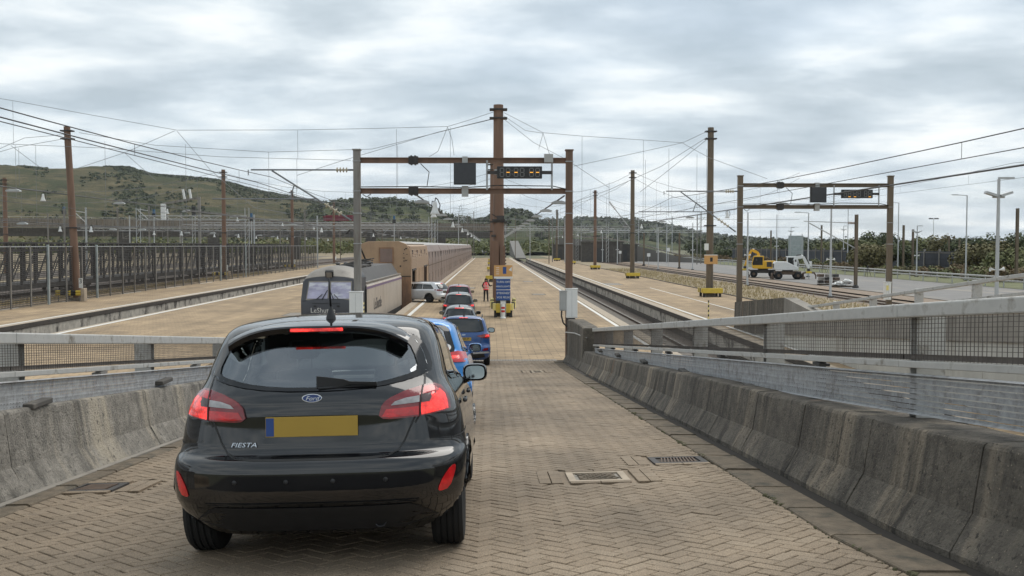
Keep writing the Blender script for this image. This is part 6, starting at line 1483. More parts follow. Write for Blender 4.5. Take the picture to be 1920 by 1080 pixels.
def car(label, cat, loc, rot, shp, paint, P, group=None, hero=False):
    """P: measurements of this car"""
    t = thing(P.get('name', 'hatchback_car'), label, cat, loc, rot, group)
    wb, wr, ra, zt = P['wb'], P['wr'], P['wr'] + .055, P['zt']
    nz = 120 if hero else 34
    zs = [lerp(P['zb'], zt, (k / nz)) for k in range(nz + 1)]
    zs = sorted(set([round(z, 4) for z in zs] + [zt - q for q in (.012, .006, .003)]))
    na, nsd = (36, 90) if hero else (10, 22)
    def arch(y):
        z = 0
        for yc in (0, wb):
            if abs(y - yc) < ra: z = max(z, wr + math.sqrt(ra * ra - (y - yc) ** 2))
        return z
    rows = []
    for z in zs:
        half = []
        for (x, y) in shp.loop(z, na, nsd):
            zz = z
            if abs(x) > shp.w(z) * .80 and z < arch(y): zz = arch(y); p = shp.side(y, zz); x = p.x
            half.append((x, y, zz))
        rows.append(half + [(-x, y, z_) for x, y, z_ in half[-2:0:-1]])
    mb = MB(); mb.grid(rows, close=True); n = len(rows[0])
    mb.f.append(tuple((len(rows) - 1) * n + i for i in range(n))); mb.m.append(0)
    rear_win, side_win, front_win = P['rear_win'], P['side_win'], P['front_win']
    def shrink(poly, k): 
        cx = sum(p[0] for p in poly) / len(poly); cy = sum(p[1] for p in poly) / len(poly); return [(cx + (p[0] - cx) * k, cy + (p[1] - cy) * k) for p in poly]
    fr = []; fm = []
    rw = shrink(rear_win, .985); sws = [shrink(q, .985) for q in side_win]; fw = shrink(front_win, .96)
    for f_, m_ in zip(mb.f, mb.m):
        if len(f_) == 4 and P.get('cut', hero):
            c = sum((Vector(mb.v[i]) for i in f_), Vector()) / 4; r_, f__ = shp.r(c.z), shp.f(c.z); Lr, Lf = shp.lens(c.z)
            if c.y < r_ + Lr * .8 and inside(rw, c.x, c.z): continue
            if r_ + Lr * .3 < c.y < f__ - Lf * .3 and any(inside(q, c.y, c.z) for q in sws): continue
            if c.y > f__ - Lf and inside(fw, c.x, c.z): continue
        fr.append(f_); fm.append(m_)
    mb.f, mb.m = fr, fm
    body = mb.build('body', paint, t, smooth=True, auto=R(50))
    if P.get('cut', hero):
        so = body.modifiers.new('skin', 'SOLIDIFY'); so.thickness = .012; so.offset = -1
    # glass
    gm = P.get('glass', 'glass_tint') if P.get('cut', hero) else 'car_glass'
    rwd = dens(rear_win, .05)
    g = MB(); patch(g, rwd, lambda u, v: shp.rear(u, v, .004), .97, 0, 6); rg = g.build('rear_window', gm, t, smooth=True)
    g = MB(); patch(g, rwd, lambda u, v: shp.rear(u, v, .006), 1.015, .89, 2); g.build('window_border', 'gloss_black', rg, smooth=True)
    for sg in (1, -1):
        for q in side_win:
            qd = dens(q, .06); g = MB(); patch(g, qd, lambda u, v: shp.side(u, v, .003, sg), .97, 0, 4, flip=sg < 0); sw = g.build('side_window', gm, t, smooth=True)
            g = MB(); patch(g, qd, lambda u, v: shp.side(u, v, .006, sg), 1.02, .90, 1, flip=sg < 0); g.build('window_border', 'gloss_black', sw)
    g = MB(); patch(g, dens(front_win, .08), lambda u, v: shp.front(u, v, .004), .99, 0, 5, flip=True); g.build('windscreen', 'glass_clear' if P.get('cut', hero) else 'car_glass', t, smooth=True)
    # lamps, mirrored
    for sg in (1, -1):
        pr = lambda u, v, o=.012: shp.rear(sg * u, v, o)
        L = MB(); skirted(L, dens(P['lamp'], .03), lambda u, v: pr(u, v, P.get('lamp_out', .014)), lambda u, v: pr(u, v, -.01), flip=sg < 0); lm = L.build('tail_lamp', P.get('lamp_mat', 'lens_red'), t, smooth=True, auto=R(40))
        for nm, poly, m_, o in P.get('lamp_parts', []):
            q = MB(); patch(q, dens(poly, .03), lambda u, v: pr(u, v, o), 1, 0, 3, flip=sg < 0); q.build(nm, m_, lm, smooth=True)
        for nm, poly, m_, o in P.get('rear_parts', []):
            q = MB(); skirted(q, dens(poly, .03), lambda u, v: pr(u, v, o), lambda u, v: pr(u, v, -.012), flip=sg < 0); q.build(nm, m_, t, smooth=True, auto=R(40))
    for nm, poly, m_, o in P.get('rear_mid', []):
        q = MB(); skirted(q, dens(poly, .05), lambda u, v: shp.rear(u, v, o), lambda u, v: shp.rear(u, v, -.012)); q.build(nm, m_, t, smooth=True, auto=R(40))
    sm = MB()
    for ln in P.get('seams', []):
        for sg in (1, -1): strip(sm, [(sg * a, b_) for a, b_ in ln], P.get('seam_w', .008), lambda u, v: shp.rear(u, v, .0015))
    for ln in P.get('side_seams', []):
        for sg in (1, -1): strip(sm, ln, .009, lambda u, v: shp.side(u, v, .0015, sg))
    if sm.v: sm.build('panel_gap', 'black_paint', t)
    # number plate
    if P.get('plate'):
        pw, ph, pz, po = P['plate']; yb = shp.rear(0, pz).y - po
        pl = MB().box((0, yb - .004, pz), (pw, .008, ph)).build('number_plate', P.get('plate_mat', 'plate_yellow'), t, bevel=.002)
        if P.get('plate_text'): text('plate_text', P['plate_text'], ph * 1.0, 'black_paint', pl, (0, yb - .0085, pz), FACE, depth=.0008, sx=.9)
        if P.get('plate_blue'): MB().box((-pw / 2 + .025, yb - .0085, pz), (.045, .002, ph - .01)).build('plate_band', 'plate_blue', pl)
    # wheels, underside, mirrors
    for yc in (0, wb):
        for sg in (1, -1): wheel(t, sg * (P['track'] / 2), yc, wr, P['tw'], P.get('rim', 'rim'), sg)
    MB().b2((-P['track'] / 2 + P['tw'] / 2 + .02, shp.r(.4) + .55, .24), (P['track'] / 2 - P['tw'] / 2 - .02, shp.f(.4) - .3, .5)).build('underbody', 'shed_dark', t)
    mx, my, mz = P['mirror']
    for sg in (1, -1): mirror_part(t, mx, my, mz, P.get('mirror_mat', paint), sg, P.get('mirror_s', 1.0))
    if P.get('antenna'):
        ax, ay, az, ah = P['antenna']; a = MB(); a.lathe([(.034, -.01), (.03, .02), (.016, .06), (.009, .085)], 12, (ax, ay, az)); a.tube((ax, ay, az + .08), (ax, ay - ah * .25, az + ah), .0075, 8, .0045); a.build('antenna', 'trim_black', t, smooth=True)
    if P.get('brake'):
        b0, bz, bh, bo = P['brake']; q = MB(); poly = dens([(-b0, bz - bh / 2), (b0, bz - bh / 2), (b0, bz + bh / 2), (-b0, bz + bh / 2)], .05); skirted(q, poly, lambda u, v: shp.rear(u, v, bo), lambda u, v: shp.rear(u, v, bo - .03)); q.build('brake_light', 'lens_lit', P.get('brake_par') or t)
    if P.get('rails'):
        for sg in (1, -1): MB().path([(sg * P['rails'][0], y, z) for y, z in P['rails'][1]], .018, 6).build('roof_rail', P['rails'][2], t)
    return t

# ---- the black hatchback in front of the camera
fW = [(.16, .74), (.22, .80), (.30, .845), (.40, .866), (.50, .872), (.60, .868), (.70, .855), (.80, .838), (.88, .815), (.95, .785), (1.0, .755), (1.05, .735), (1.15, .712), (1.25, .685), (1.32, .655), (1.36, .625), (1.39, .585), (1.41, .53), (1.43, .44), (1.447, .32), (1.456, .18), (1.46, .05)]
fR = [(.16, -.46), (.22, -.53), (.29, -.60), (.335, -.645), (.36, -.665), (.39, -.69), (.47, -.705), (.55, -.705), (.60, -.69), (.628, -.655), (.645, -.612), (.70, -.592), (.80, -.590), (.86, -.592), (.92, -.588), (.97, -.568), (1.0, -.545), (1.03, -.515), (1.10, -.462), (1.20, -.388), (1.30, -.318), (1.335, -.292), (1.36, -.25), (1.38, -.18), (1.405, -.02), (1.43, .22), (1.447, .48), (1.456, .68), (1.46, .85)]
fF = [(.16, 3.18), (.30, 3.30), (.50, 3.33), (.65, 3.30), (.75, 3.18), (.84, 2.95), (.90, 2.65), (.94, 2.42), (1.0, 2.26), (1.15, 1.98), (1.30, 1.70), (1.37, 1.55), (1.405, 1.45), (1.43, 1.35), (1.447, 1.22), (1.456, 1.08), (1.46, .95)]
ford = Shape(fW, fR, fF, .60, 3.1, .8, 2.3)
rwin = [(0, .998), (.15, 1.0), (.28, 1.007), (.40, 1.021), (.50, 1.040), (.60, 1.066), (.652, 1.090), (.655, 1.13), (.635, 1.19), (.608, 1.245), (.568, 1.288), (.505, 1.315), (.40, 1.334), (.27, 1.345), (.13, 1.349), (0, 1.35)]
rwin = rwin + [(-a, b_) for a, b_ in rwin[-2:0:-1]]
lampo = [(.378, .850), (.392, .905), (.412, .930), (.44, .950), (.52, .985), (.628, 1.013), (.680, 1.017), (.718, 1.0), (.750, .960), (.770, .912), (.776, .868), (.752, .858), (.70, .850), (.59, .836), (.44, .828), (.40, .832)]
FP = dict(name='hatchback_car', wb=2.49, wr=.305, zt=1.46, zb=.17, track=1.475, tw=.20, rear_win=rwin,
    side_win=[[(.12, 1.05), (.35, 1.01), (.95, .985), (1.02, 1.36), (.60, 1.385), (.25, 1.33)], [(1.06, .98), (2.05, .955), (1.95, 1.02), (1.48, 1.33), (1.13, 1.36)]],
    front_win=[(-.66, .98), (.66, .98), (.60, 1.15), (.50, 1.36), (-.50, 1.36), (-.60, 1.15)],
    lamp=lampo, lamp_mat='lens_dark_red', lamp_out=.016,
    lamp_parts=[('lit_segment', [(.615, .845), (.70, .858), (.764, .868), (.760, .91), (.742, .955), (.712, .985), (.675, .975), (.655, .93), (.61, .915)], 'lens_lit', .019),
                ('red_segment', [(.60, .958), (.628, 1.003), (.672, 1.008), (.70, .99), (.712, .975), (.685, .972)], 'lens_red', .020),
                ('red_segment', [(.395, .845), (.44, .838), (.60, .846), (.60, .895), (.42, .885)], 'lens_red', .018),
                ('reversing_lens', [(.445, .906), (.604, .918), (.605, .955), (.53, .946), (.468, .928)], 'lens_clear', .020),
                ('indicator_lens', [(.616, .915), (.66, .918), (.672, .945), (.66, .965), (.618, .962)], 'lens_smoke', .020),
                ('lamp_split', [(.604, .838), (.612, .838), (.614, .92), (.626, 1.014), (.617, 1.014), (.606, .92)], 'black_paint', .0215)],
    rear_parts=[('reflector', roundpoly([(.806, .555), (.803, .515), (.770, .425), (.716, .412), (.704, .428), (.735, .495), (.780, .550)], 1), 'lens_red', .006)],
    rear_mid=[('diffuser', [(-.70, .262), (-.60, .335), (-.545, .356), (0, .352), (.545, .356), (.60, .335), (.70, .262), (.50, .20), (-.50, .20)], 'trim_black', .006),
              ('bumper_lip', [(-.60, .372), (0, .372), (.60, .372), (.60, .384), (0, .384), (-.60, .384)], 'body_black', .006)],
    seams=[[(0, .622), (.20, .622), (.34, .624), (.43, .632), (.485, .655), (.52, .705), (.548, .77), (.578, .835)], [(.628, 1.013), (.628, 1.05), (.622, 1.09)], [(.60, .836), (.578, .80)]],
    side_seams=[[(.9, .24), (1.0, .6), (1.03, .97)], [(.14, .55), (.34, .78), (.30, 1.0)], [(2.1, .24), (2.12, .6), (2.08, .95)], [(-.36, .70), (-.1, .715), (.06, .72)]], seam_w=.011,
    plate=(.52, .112, .80, .012), plate_blue=True, mirror=(.80, 1.90, .965), mirror_mat='gloss_black', mirror_s=.98, antenna=(.012, .06, 1.405, .26), rim='rim')
ford_loc = (-.99, 6.2, rz(-.99, 6.2)); ford_rot = (-math.atan(.0785), -math.atan(.02), 0)
fc = car('black hatchback with lit red tail lamps, nearest car on the ramp', 'car', ford_loc, ford_rot, ford, 'body_black', FP, hero=True)
# spoiler
sp = MB(); rows = []
for k in range(25):
    u = -1 + k / 12; x = u * .548; dz = -.078 * abs(u) ** 3.6; rows.append([(x, -.02, 1.405 + dz * 1.1 - abs(u) ** 6 * .02), (x * .995, -.18, 1.398 + dz * 1.15), (x * .985, -.32, 1.382 + dz * 1.2), (x * .97, -.405 + .05 * u * u, 1.368 + dz * 1.25), (x * .965, -.412 + .05 * u * u, 1.358 + dz * 1.3), (x * .965, -.395 + .05 * u * u, 1.330 + dz * 1.35), (x * .96, -.26, 1.322 + dz * 1.4)])
sp.grid(rows); 
for i, f_ in enumerate(sp.f): sp.m[i] = 1 if i % 6 >= 4 else 0
spo = sp.build('roof_spoiler', ['body_black', 'gloss_black'], fc, smooth=True, auto=R(15))
q = MB(); q.box((0, -.402, 1.345), (.31, .02, .020)); q.build('brake_light', 'lens_lit', spo, bevel=.004)
# wiper
w = MB(); a, b_, c = ford.rear(.02, 1.045, .03), ford.rear(.27, 1.035, .028), ford.rear(.36, 1.030, .022)
rows = []
for k in range(9):
    u = k / 8; p = a.lerp(b_, u) if u < .75 else a.lerp(b_, .75).lerp(c, (u - .75) * 4); hh = lerp(.034, .010, u) if u < .75 else .008; rows.append([(p.x, p.y - .012, p.z - hh), (p.x, p.y - .016, p.z + hh), (p.x, p.y + .015, p.z + hh), (p.x, p.y + .015, p.z - hh)])
w.grid(rows, close=True); w.f += [(0, 1, 2, 3), (35, 34, 33, 32)]; w.m += [0, 0]
w.tube(ford.rear(.03, 1.01, .012), ford.rear(.36, 1.022, .012), .008, 6); w.build('rear_wiper', 'trim_black', fc, smooth=True, auto=R(40))
# badge and lettering
def oval(rx, rz_, n=28): return [(math.cos(2 * math.pi * k / n) * rx, math.sin(2 * math.pi * k / n) * rz_) for k in range(n)]
bz = .958; by = ford.rear(0, bz).y
o = MB(); o.prism([(x, z + bz) for x, z in oval(.058, .025)], by - .012, by + .03, 'y'); bo = o.build('badge', 'chrome', fc, bevel=.002)
o = MB(); o.prism([(x, z + bz) for x, z in oval(.052, .0205)], by - .0135, by - .012, 'y'); o.build('badge_field', 'blue_badge', bo)
text('badge_script', 'Ford', .036, 'chrome', bo, (0, by - .0145, bz - .002), FACE, depth=.001, shear=.35, sx=1.1)
ydx = (ford.rear(-.38, .70).y - ford.rear(-.40, .70).y) / .02; ydz = (ford.rear(-.39, .72).y - ford.rear(-.39, .68).y) / .04
text('model_lettering', 'FIESTA', .036, 'chrome', fc, (-.39, ford.rear(-.39, .70).y - .007, .70), (R(90) - math.atan(ydz), 0, math.atan(ydx)), depth=.002, shear=.25, sx=1.45)
# parking sensors, exhaust, door handles, tow cap
for x in (-.42, -.13, .13, .42): p = ford.rear(x, .505, .002); MB().lathe([(.013, .0), (.012, .003), (.001, .003)], 14, p, Matrix.Rotation(R(90), 3, 'X')).build('parking_sensor', 'trim_black', fc, smooth=True)
MB().lathe([(.034, .0), (.036, .03), (.030, .032), (.030, -.10), (.034, -.10)], 18, (.37, -.50, .245), Matrix.Rotation(R(90), 3, 'X')).build('exhaust', 'rim_dark', fc, smooth=True)
MB().tube((.37, -.48, .245), (.37, .2, .28), .028, 10).build('exhaust_pipe', 'rust_steel', fc)
MB().b2((-.56, -.40, .27), (.56, .1, .40)).build('rear_beam', 'shed_dark', fc)
for yy in (.42, 1.32):
    for sg in (1, -1): p = ford.side(yy, .86, .022, sg); MB().box(p, (.03, .17, .028)).build('door_handle', 'body_black', fc, bevel=.01)
# cabin
def seat(nm, x, y, w, back, par, z=.45):
    MB().b2((x - w / 2, y - .25, z - .2), (x + w / 2, y + .28, z)).build(nm + '_cushion', 'seat_cloth', par, bevel=.05)
    mb = MB(); mb.prism([(y - .22, z), (y - .10, z), (y - .22, z + back), (y - .33, z + back)], x - w / 2, x + w / 2, 'x'); mb.build(nm + '_back', 'seat_cloth', par, bevel=.05)
    for s_ in (-.05, .05): MB().tube((x + s_, y - .26, z + back - .02), (x + s_, y - .28, z + back + .09), .008, 5).build(nm + '_stalk', 'chrome', par)
    MB().box((x, y - .29, z + back + .14), (.23, .09, .14)).build(nm + '_headrest', 'seat_cloth', par, bevel=.04)
cab = MB(); cab.b2((-.66, -.35, .30), (.66, 2.4, .40)); cab.b2((-.60, -.45, .40), (.60, -.12, .86)); ci = cab.build('cabin_floor', 'interior', fc)
for x in (-.36, .36): seat('front_seat', x, 1.42, .42, .56, fc, .50)
for x in (-.36, .36): seat('rear_seat', x, .42, .5, .36, fc, .46)
MB().b2((-.66, 2.0, .6), (.66, 2.45, .95)).build('dashboard', 'interior', fc, bevel=.05)
st = MB(); rows = []
for k in range(20): a = 2 * math.pi * k / 20; rows.append((.36 + math.cos(a) * .18, 1.93 + math.sin(a) * .06, .93 + math.sin(a) * .17))
st.path(rows + [rows[0]], .016, 6); st.tube((.36, 1.93, .93), (.36, 2.1, .85), .04, 8); st.build('steering_wheel', 'interior', fc)
MB().box((.05, 1.62, 1.30), (.24, .03, .07)).build('interior_mirror', 'interior', fc, bevel=.015)
MB().b2((-.40, .05, 1.335), (.40, 1.25, 1.35)).build('headlining', 'interior', fc)

# ---- cars in the queue
def simple_shape(w, h, rear_o, front_o, wb, belt, lean, boot=.0, roofw=.78, nr=2.7):
    hw = w / 2; L = wb + front_o
    W = [(.2, hw * .88), (.32, hw * .975), (.5, hw), (.7, hw * .99), (belt - .05, hw * .955), (belt + .03, hw * .905), (lerp(belt, h, .45), hw * (roofw + .07)), (lerp(belt, h, .75), hw * roofw), (h - .07, hw * (roofw - .10)), (h - .03, hw * .52), (h - .01, hw * .3), (h, hw * .06)]
    Rr = [(.2, -rear_o + .12), (.32, -rear_o + .03), (.42, -rear_o), (.60, -rear_o), (.66, -rear_o + .06), (.72, -rear_o + .09 ), (belt - .08, -rear_o + .10), (belt + .02, -rear_o + .14 + boot), (lerp(belt, h, .5), -rear_o + .16 + lean * .5 + boot), (h - .12, -rear_o + .18 + lean + boot), (h - .07, -rear_o + .24 + lean + boot), (h - .03, -rear_o + .6 + lean), (h - .01, -rear_o + 1.0 + lean), (h, -rear_o + 1.4 + lean)]
    Ff = [(.2, L - .1), (.4, L), (.6, L - .02), (belt - .2, L - .12), (belt - .08, L - .5), (belt, L - 1.0), (belt + .05, L - 1.15), (h - .12, L - 1.75), (h - .07, L - 1.85), (h - .03, L - 2.0), (h - .01, L - 2.2), (h, L - 2.4)]
    return Shape(W, Rr, Ff, .5, nr, .8, 2.3)
def simple_params(w, h, belt, wb, wr, lamp, plate_z, front_o, rear_o, lean, **k):
    hw = w / 2; top = h - .115
    rw = [(0, belt + .02), (hw * .5, belt + .025), (hw * .74, belt + .06), (hw * .745, belt + .12), (hw * .66, top - .06), (hw * .60, top - .01), (hw * .35, top + .005), (0, top + .008)]; rw = rw + [(-a, b_) for a, b_ in rw[-2:0:-1]]
    yr = -rear_o + .55 + lean; L = wb + front_o
    d = dict(wb=wb, wr=wr, zt=h, zb=.2, track=w - .26, tw=.21, rear_win=rw, side_win=[[(yr - .15, belt + .06), (.6, belt + .04), (.62, top - .03), (yr + .15, top - .05)], [(.66, belt + .04), (1.5, belt + .02), (1.45, top - .02), (.68, top - .02)], [(1.55, belt + .02), (L - 1.35, belt + .02), (L - 1.85, top - .06), (1.5, top - .02)]],
             front_win=[(-hw * .72, belt + .06), (hw * .72, belt + .06), (hw * .58, top), (-hw * .58, top)], lamp=lamp, plate=(.50, .11, plate_z, .01), mirror=(hw * .93, L - 1.45, belt + .06), brake=(.14, top + .035, .022, .03), seams=[[(0, .68), (hw * .6, .68), (hw * .68, belt - .1), (hw * .74, belt + .05)]], seam_w=.012, lamp_mat='lens_dark_red',
             rear_mid=[('lower_bumper', [(-hw * .8, .30), (-hw * .74, .44), (0, .45), (hw * .74, .44), (hw * .8, .30), (hw * .5, .25), (-hw * .5, .25)], 'trim_black', .008)])
    d.update(k); return d
def ground_at(x, y): return rz(x, y) if y < 36.4 else .0
def place(x, ya, yaw=0.0):       # rear axle position
    z = ground_at(x, ya); zf = ground_at(x, ya + 2.6); return (x, ya, z), (math.atan((zf - z) / 2.6), 0, yaw)
def paintmat(nm, c, metal=.3): mat(nm, c, .3, metal, var=.05, coat=.8); return nm
paintmat('paint_sky', (.008, .22, .62), .1); paintmat('paint_navy', (.010, .062, .22), .2); paintmat('paint_graphite', (.05, .055, .06), .4); paintmat('paint_dark', (.022, .024, .026), .3); paintmat('paint_red', (.17, .015, .035), .3); paintmat('paint_silver', (.60, .605, .61), .35); paintmat('paint_white', (.7, .7, .7), 0)
# bright blue hatchback right ahead of the black car
lp = [(.50, .93), (.55, 1.00), (.70, 1.03), (.80, 1.01), (.825, .93), (.80, .885), (.66, .885), (.54, .90)]
lo, ro = place(-1.12, 13.45)
c2 = car('bright blue hatchback with an oval white sticker, just ahead of the black car', 'car', lo, ro, simple_shape(1.745, 1.48, .72, .82, 2.56, .95, .14, roofw=.74), 'paint_sky',
    simple_params(1.745, 1.48, .95, 2.56, .31, lp, .78, .82, .72, .14, cut=True, glass='glass_bright', lamp_mat='lens_red', lamp_parts=[('lit_segment', [(.62, .93), (.72, .94), (.72, .975), (.62, .97)], 'lens_lit', .03)], lamp_out=.026,
      rear_parts=[('reflector', [(.55, .5), (.75, .5), (.74, .54), (.55, .54)], 'lens_red', .006)]), 'cars queueing for the train')
s2 = simple_shape(1.745, 1.48, .72, .82, 2.56, .95, .14, roofw=.74); p = s2.rear(.33, 1.06, .012)
st = MB(); patch(st, [(.53 + x, 1.075 + z) for x, z in oval(.085, .05)], lambda u, v: s2.rear(u, v, .010), 1, 0, 2); so_ = st.build('oval_sticker', 'white_plastic', c2)
p = s2.rear(.53, 1.075, .018); text('sticker_lettering', 'UK', .07, 'black_paint', so_, (p.x, p.y, p.z), (R(72), 0, R(20)), depth=.001)
for x in (-.36, .36): seat('front_seat', x, 1.42, .50, .62, c2, .52)
for x in (-.36, .36): seat('rear_seat', x, .42, .5, .46, c2, .52)
MB().b2((-.66, -.4, .30), (.66, 2.2, .42)).build('cabin_floor', 'interior', c2)
# navy SUV
lp = [(.42, .98), (.50, 1.005), (.80, 1.07), (.86, 1.06), (.865, .92), (.80, .90), (.60, .92)]
lo, ro = place(-.85, 33.1)
P_ = simple_params(1.765, 1.66, 1.08, 2.52, .335, lp, .88, .84, .70, .10, name='suv_car', lamp_parts=[('lit_segment', [(.70, .945), (.84, .95), (.84, 1.03), (.72, 1.01)], 'lens_lit', .03)], mirror_s=1.25, mirror_mat='trim_black', rails=(.60, [(-.2, 1.60), (.1, 1.665), (1.0, 1.68), (1.5, 1.64)], 'dark_steel'), antenna=(0, -.02, 1.63, .2),
    rear_parts=[('reflector', [(.62, .50), (.80, .52), (.80, .60), (.66, .58)], 'lens_dark_red', .008), ('bumper_trim', [(.30, .40), (.84, .42), (.82, .48), (.32, .46)], 'galv', .012)])
P_['plate_text'] = 'KS 00UP'
c3 = car('dark blue SUV with yellow plate at the foot of the ramp', 'car', lo, ro, simple_shape(1.765, 1.66, .70, .84, 2.52, 1.08, .10, roofw=.76, nr=3.2), 'paint_navy', P_, 'cars queueing for the train')
o = MB(); yb = simple_shape(1.765, 1.66, .70, .84, 2.52, 1.08, .10, nr=3.2).rear(0, 1.03).y; o.prism([(x, z + 1.02) for x, z in oval(.07, .03)], yb - .012, yb + .02, 'y'); o.build('badge', 'chrome', c3)
# grey hatchback, dark SUV, red SUV
lp = [(.46, .90), (.55, .95), (.78, .98), (.81, .90), (.78, .84), (.55, .86)]
lit = [('lit_segment', [(.60, .88), (.74, .885), (.75, .94), (.62, .93)], 'lens_lit', .03)]
lo, ro = place(-1.40, 46.6, R(1)); car('dark grey hatchback between the navy SUV and a dark SUV', 'car', lo, ro, simple_shape(1.72, 1.44, .72, .82, 2.52, .93, .16, roofw=.72), 'paint_graphite', simple_params(1.72, 1.44, .93, 2.52, .31, lp, .72, .82, .72, .16, lamp_parts=lit, mirror_s=1.2, brake=(.20, 1.36, .03, .04), antenna=(0, .0, 1.40, .2)), 'cars queueing for the train')
lp = [(.44, .93), (.55, .99), (.86, 1.02), (.885, .93), (.86, .86), (.60, .88)]
lit = [('lit_segment', [(.66, .90), (.82, .905), (.83, .98), (.68, .97)], 'lens_lit', .03)]
lo, ro = place(-1.72, 55.8, R(1.5)); car('black SUV behind the red one in the queue', 'car', lo, ro, simple_shape(1.86, 1.62, .78, .86, 2.67, 1.0, .16, roofw=.74, nr=3.0), 'paint_dark', simple_params(1.86, 1.62, 1.0, 2.67, .345, lp, .80, .86, .78, .16, name='suv_car', lamp_parts=lit, mirror_s=1.2, antenna=(0, .0, 1.58, .16)), 'cars queueing for the train')
lo, ro = place(-2.05, 66.6, R(2)); car('dark red SUV at the head of the queue beside the silver estate', 'car', lo, ro, simple_shape(1.86, 1.64, .78, .86, 2.67, 1.02, .14, roofw=.76, nr=3.0), 'paint_red', simple_params(1.86, 1.64, 1.02, 2.67, .345, lp, .80, .86, .78, .14, name='suv_car', lamp_parts=lit, mirror_s=1.2, antenna=(0, .0, 1.60, .16)), 'cars queueing for the train')
# silver estate turning into the loading carriage
lp = [(.40, .93), (.50, .97), (.86, 1.0), (.90, .93), (.86, .88), (.55, .88)]
sp_ = simple_params(1.88, 1.50, .96, 2.96, .345, lp, .78, .95, 1.05, .30, name='estate_car', rim='rim_dark', rails=(.60, [(-.3, 1.44), (.1, 1.515), (1.4, 1.525), (1.9, 1.48)], 'chrome'), mirror_s=1.1)
sh_ = simple_shape(1.88, 1.50, 1.05, .95, 2.96, .96, .30, roofw=.73)
ax = on_ground(813, 567); yaw = R(62)
car('silver estate car turning left into the tan loading carriage', 'car', (ax[0] + .1, ax[1] + .6, 0), (0, 0, yaw), sh_, 'paint_silver', sp_)
# cars waiting far under the bridge
for k, (px, py, m) in enumerate([(907, 474, 'paint_white'), (910, 478, 'paint_dark'), (905, 470, 'paint_white')]):
    p = on_ground(px, py); car(['small white car far away under the bridge', 'small dark car far away below the bridge pier', 'farthest white car beyond the bridge'][k], 'car', (p[0], min(p[1], 700), 0), (0, 0, 0), simple_shape(1.8, 1.55, .75, .85, 2.6, 1.0, .15), m, simple_params(1.8, 1.55, 1.0, 2.6, .33, lp, .8, .85, .75, .15), 'cars far down the platform')

# ================================================================== MARSHAL
def skin_mesh(nm, joints, edges, radii, m, par, root=0, sub=2):
    me = bpy.data.meshes.new(nm); me.from_pydata(joints, edges, []); o = bpy.data.objects.new(nm, me); C.objects.link(o); o.parent = par
    sk = o.modifiers.new('skin', 'SKIN'); sk.use_smooth_shade = True
    for i, v in enumerate(me.skin_vertices[0].data): r_ = radii[i]; v.radius = r_ if isinstance(r_, tuple) else (r_, r_); v.use_root = (i == root)
    s_ = o.modifiers.new('sub', 'SUBSURF'); s_.levels = s_.render_levels = sub; me.materials.append(M[m]); return o
pt = thing('person', 'person in a pink hi-vis vest, dark cap and black trousers directing cars', 'person', (-.28, 76, 0), (0, 0, R(8)))
J = [(0, 0, .95), (0, .01, 1.12), (0, .015, 1.30), (0, .0, 1.42), (0, -.01, 1.50), (0, -.015, 1.56), (0, -.02, 1.63), (0, -.02, 1.70),
     (-.17, 0, 1.39), (-.27, .03, 1.16), (-.20, -.16, 1.03), (-.13, -.21, 1.05), (.17, 0, 1.39), (.30, .04, 1.17), (.42, -.10, 1.20), (.47, -.16, 1.24),
     (-.09, 0, .90), (-.12, -.02, .50), (-.13, .02, .10), (-.14, -.10, .05), (.09, 0, .90), (.12, -.02, .50), (.14, .02, .10), (.16, -.10, .05)]
E_ = [(0, 1), (1, 2), (2, 3), (3, 4), (4, 5), (5, 6), (6, 7), (3, 8), (8, 9), (9, 10), (10, 11), (3, 12), (12, 13), (13, 14), (14, 15), (0, 16), (16, 17), (17, 18), (18, 19), (0, 20), (20, 21), (21, 22), (22, 23)]
rad = [(.15, .11), (.15, .11), (.17, .12), (.13, .09), (.055, .055), (.065, .07), (.088, .10), (.06, .07), (.07, .07), (.052, .052), (.042, .042), (.045, .03), (.07, .07), (.052, .052), (.042, .042), (.045, .03), (.10, .10), (.075, .075), (.055, .06), (.05, .045), (.10, .10), (.075, .075), (.055, .06), (.05, .045)]
bd = skin_mesh('body', J, E_, rad, 'cloth_black', pt)
bd.data.materials.clear(); bd.data.materials.append(M['cloth_black'])
hd = MB(); rows = []
for k in range(9):
    a = math.pi * k / 8; z = 1.63 - math.cos(a) * .125; rr = math.sin(a); rows.append([(math.cos(b2) * .083 * max(rr, .02), -.02 + math.sin(b2) * .10 * max(rr, .02), z) for b2 in [2 * math.pi * j / 14 for j in range(14)]])
hd.grid(rows, close=True); h_ = hd.build('head', 'skin', pt, smooth=True)
fe = MB(); fe.prism([(-.018, 1.60), (.018, 1.60), (.0, 1.655)], -.145, -.11, 'y'); fe.build('nose', 'skin', h_)
MB().b2((-.07, -.122, 1.625), (.07, -.105, 1.655)).build('glasses', 'black_paint', h_); MB().b2((-.03, -.118, 1.56), (.03, -.108, 1.572)).build('mouth', 'red_shed', h_)
for s_ in (-1, 1): MB().box((s_ * .085, -.015, 1.625), (.02, .04, .06)).build('ear', 'skin', h_)
hr_ = MB(); rows = []
for k in range(6):
    a = math.pi * .5 * k / 5; rows.append([(math.cos(b2) * .096 * math.cos(a), -.015 + math.sin(b2) * .112 * math.cos(a), 1.655 + math.sin(a) * .115) for b2 in [2 * math.pi * j / 14 for j in range(14)]])
hr_.grid(rows, close=True); hr_.prism([(-.07, -.10), (.07, -.10), (.06, -.19), (-.06, -.19)], 1.66, 1.675, 'z'); hr_.build('cap', 'cloth_black', pt, smooth=True)
hb = MB()
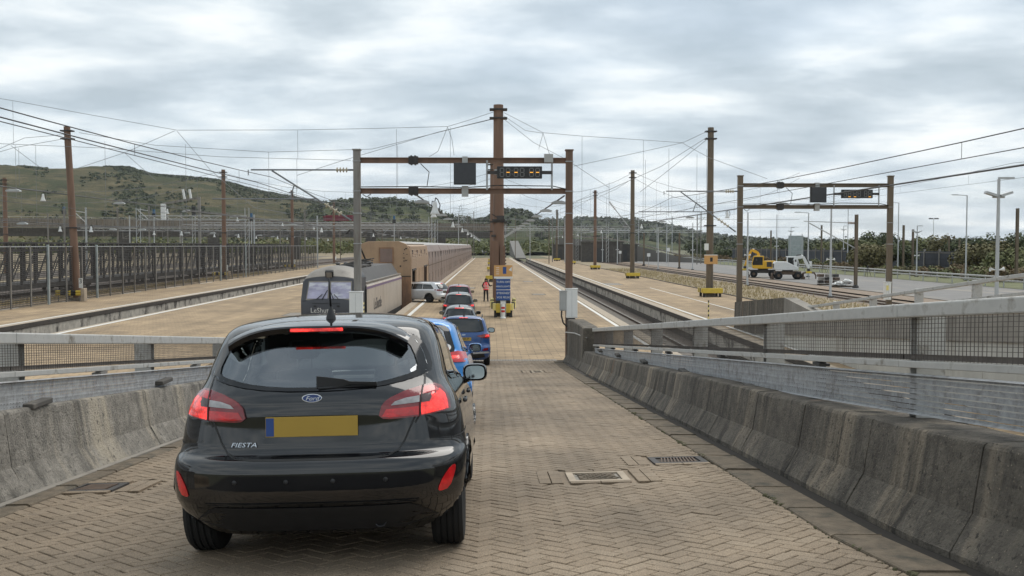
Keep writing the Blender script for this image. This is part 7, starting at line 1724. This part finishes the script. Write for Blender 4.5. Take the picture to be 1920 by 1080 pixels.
for s_ in (-1, 1): hb.box((s_ * .085, .03, 1.58), (.035, .12, .22))
hb.box((0, .08, 1.57), (.16, .04, .24)); hb.build('hair', 'bark', pt, bevel=.02)
vs = MB(); rows = []
for z, rx, ry in ((.88, .205, .155), (1.0, .20, .15), (1.12, .195, .148), (1.25, .205, .152), (1.36, .205, .135), (1.43, .16, .11), (1.47, .085, .085)):
    rows.append([(math.cos(a) * rx, math.sin(a) * ry + .005, z) for a in [2 * math.pi * j / 20 for j in range(20)]])
vs.grid(rows, close=True); vo = vs.build('hivis_vest', 'hivis', pt, smooth=True)
for z, rx, ry in ((.98, .205, .156), (1.15, .202, .155)): MB().grid([[(math.cos(a) * rx, math.sin(a) * ry + .005, z + dz) for a in [2 * math.pi * j / 20 for j in range(20)]] for dz in (0, .05)], close=True).build('reflective_band', 'reflect_strip', vo)
for s_ in (-1, 1): MB().b2((s_ * .10 - .02, -.158, 1.05), (s_ * .10 + .02, -.148, 1.40)).build('reflective_band', 'reflect_strip', vo)
for s_, el, ha in ((-1, (-.22, -.14, 1.04), (-.10, -.22, 1.06)), (1, (.43, -.12, 1.21), (.50, -.18, 1.26))):
    el, ha = Vector(el), Vector(ha); hm_ = MB(); d = (ha - el).normalized(); side = d.cross(Vector((0, 0, 1))).normalized(); hm_.beam(el, el + d * .09, .075, .03)
    for q, L_ in zip((-1.5, -.5, .5, 1.5), (.07, .082, .078, .06)): b0 = el + d * .085 + side * q * .018; hm_.tube(b0, b0 + d * L_ * .6, .009, 6); hm_.tube(b0 + d * L_ * .6, b0 + d * L_ + Vector((0, 0, -.02)), .008, 6, .006)
    b0 = el + d * .03 + side * .04; hm_.tube(b0, b0 + (d + side).normalized() * .06, .010, 6, .008); hm_.build('hand', 'skin', pt, smooth=True)
for s_ in (-1, 1): MB().prism([(-.20, 0), (.09, 0), (.09, .07), (.0, .10), (-.12, .07), (-.20, .04)], s_ * .14 - .05, s_ * .14 + .05, 'x').build('shoe', 'black_paint', pt, bevel=.015)
# ================================================================== AIR
hz_m = bpy.data.materials.new('haze'); hz_m.use_nodes = True; hn = hz_m.node_tree.nodes; hn.clear()
ho = hn.new('ShaderNodeOutputMaterial'); hv = hn.new('ShaderNodeVolumePrincipled'); hz_m.node_tree.links.new(hv.outputs[0], ho.inputs['Volume'])
hv.inputs['Color'].default_value = (.88, .93, .98, 1); hv.inputs['Density'].default_value = .00006; hv.inputs['Anisotropy'].default_value = .2
M['haze'] = hz_m
tag(MB().b2((-3500, -300, -2.6), (3500, 7200, 260)).build('haze', 'haze'), 'thin pale haze in the air over the whole terminal', 'haze', kind='stuff')
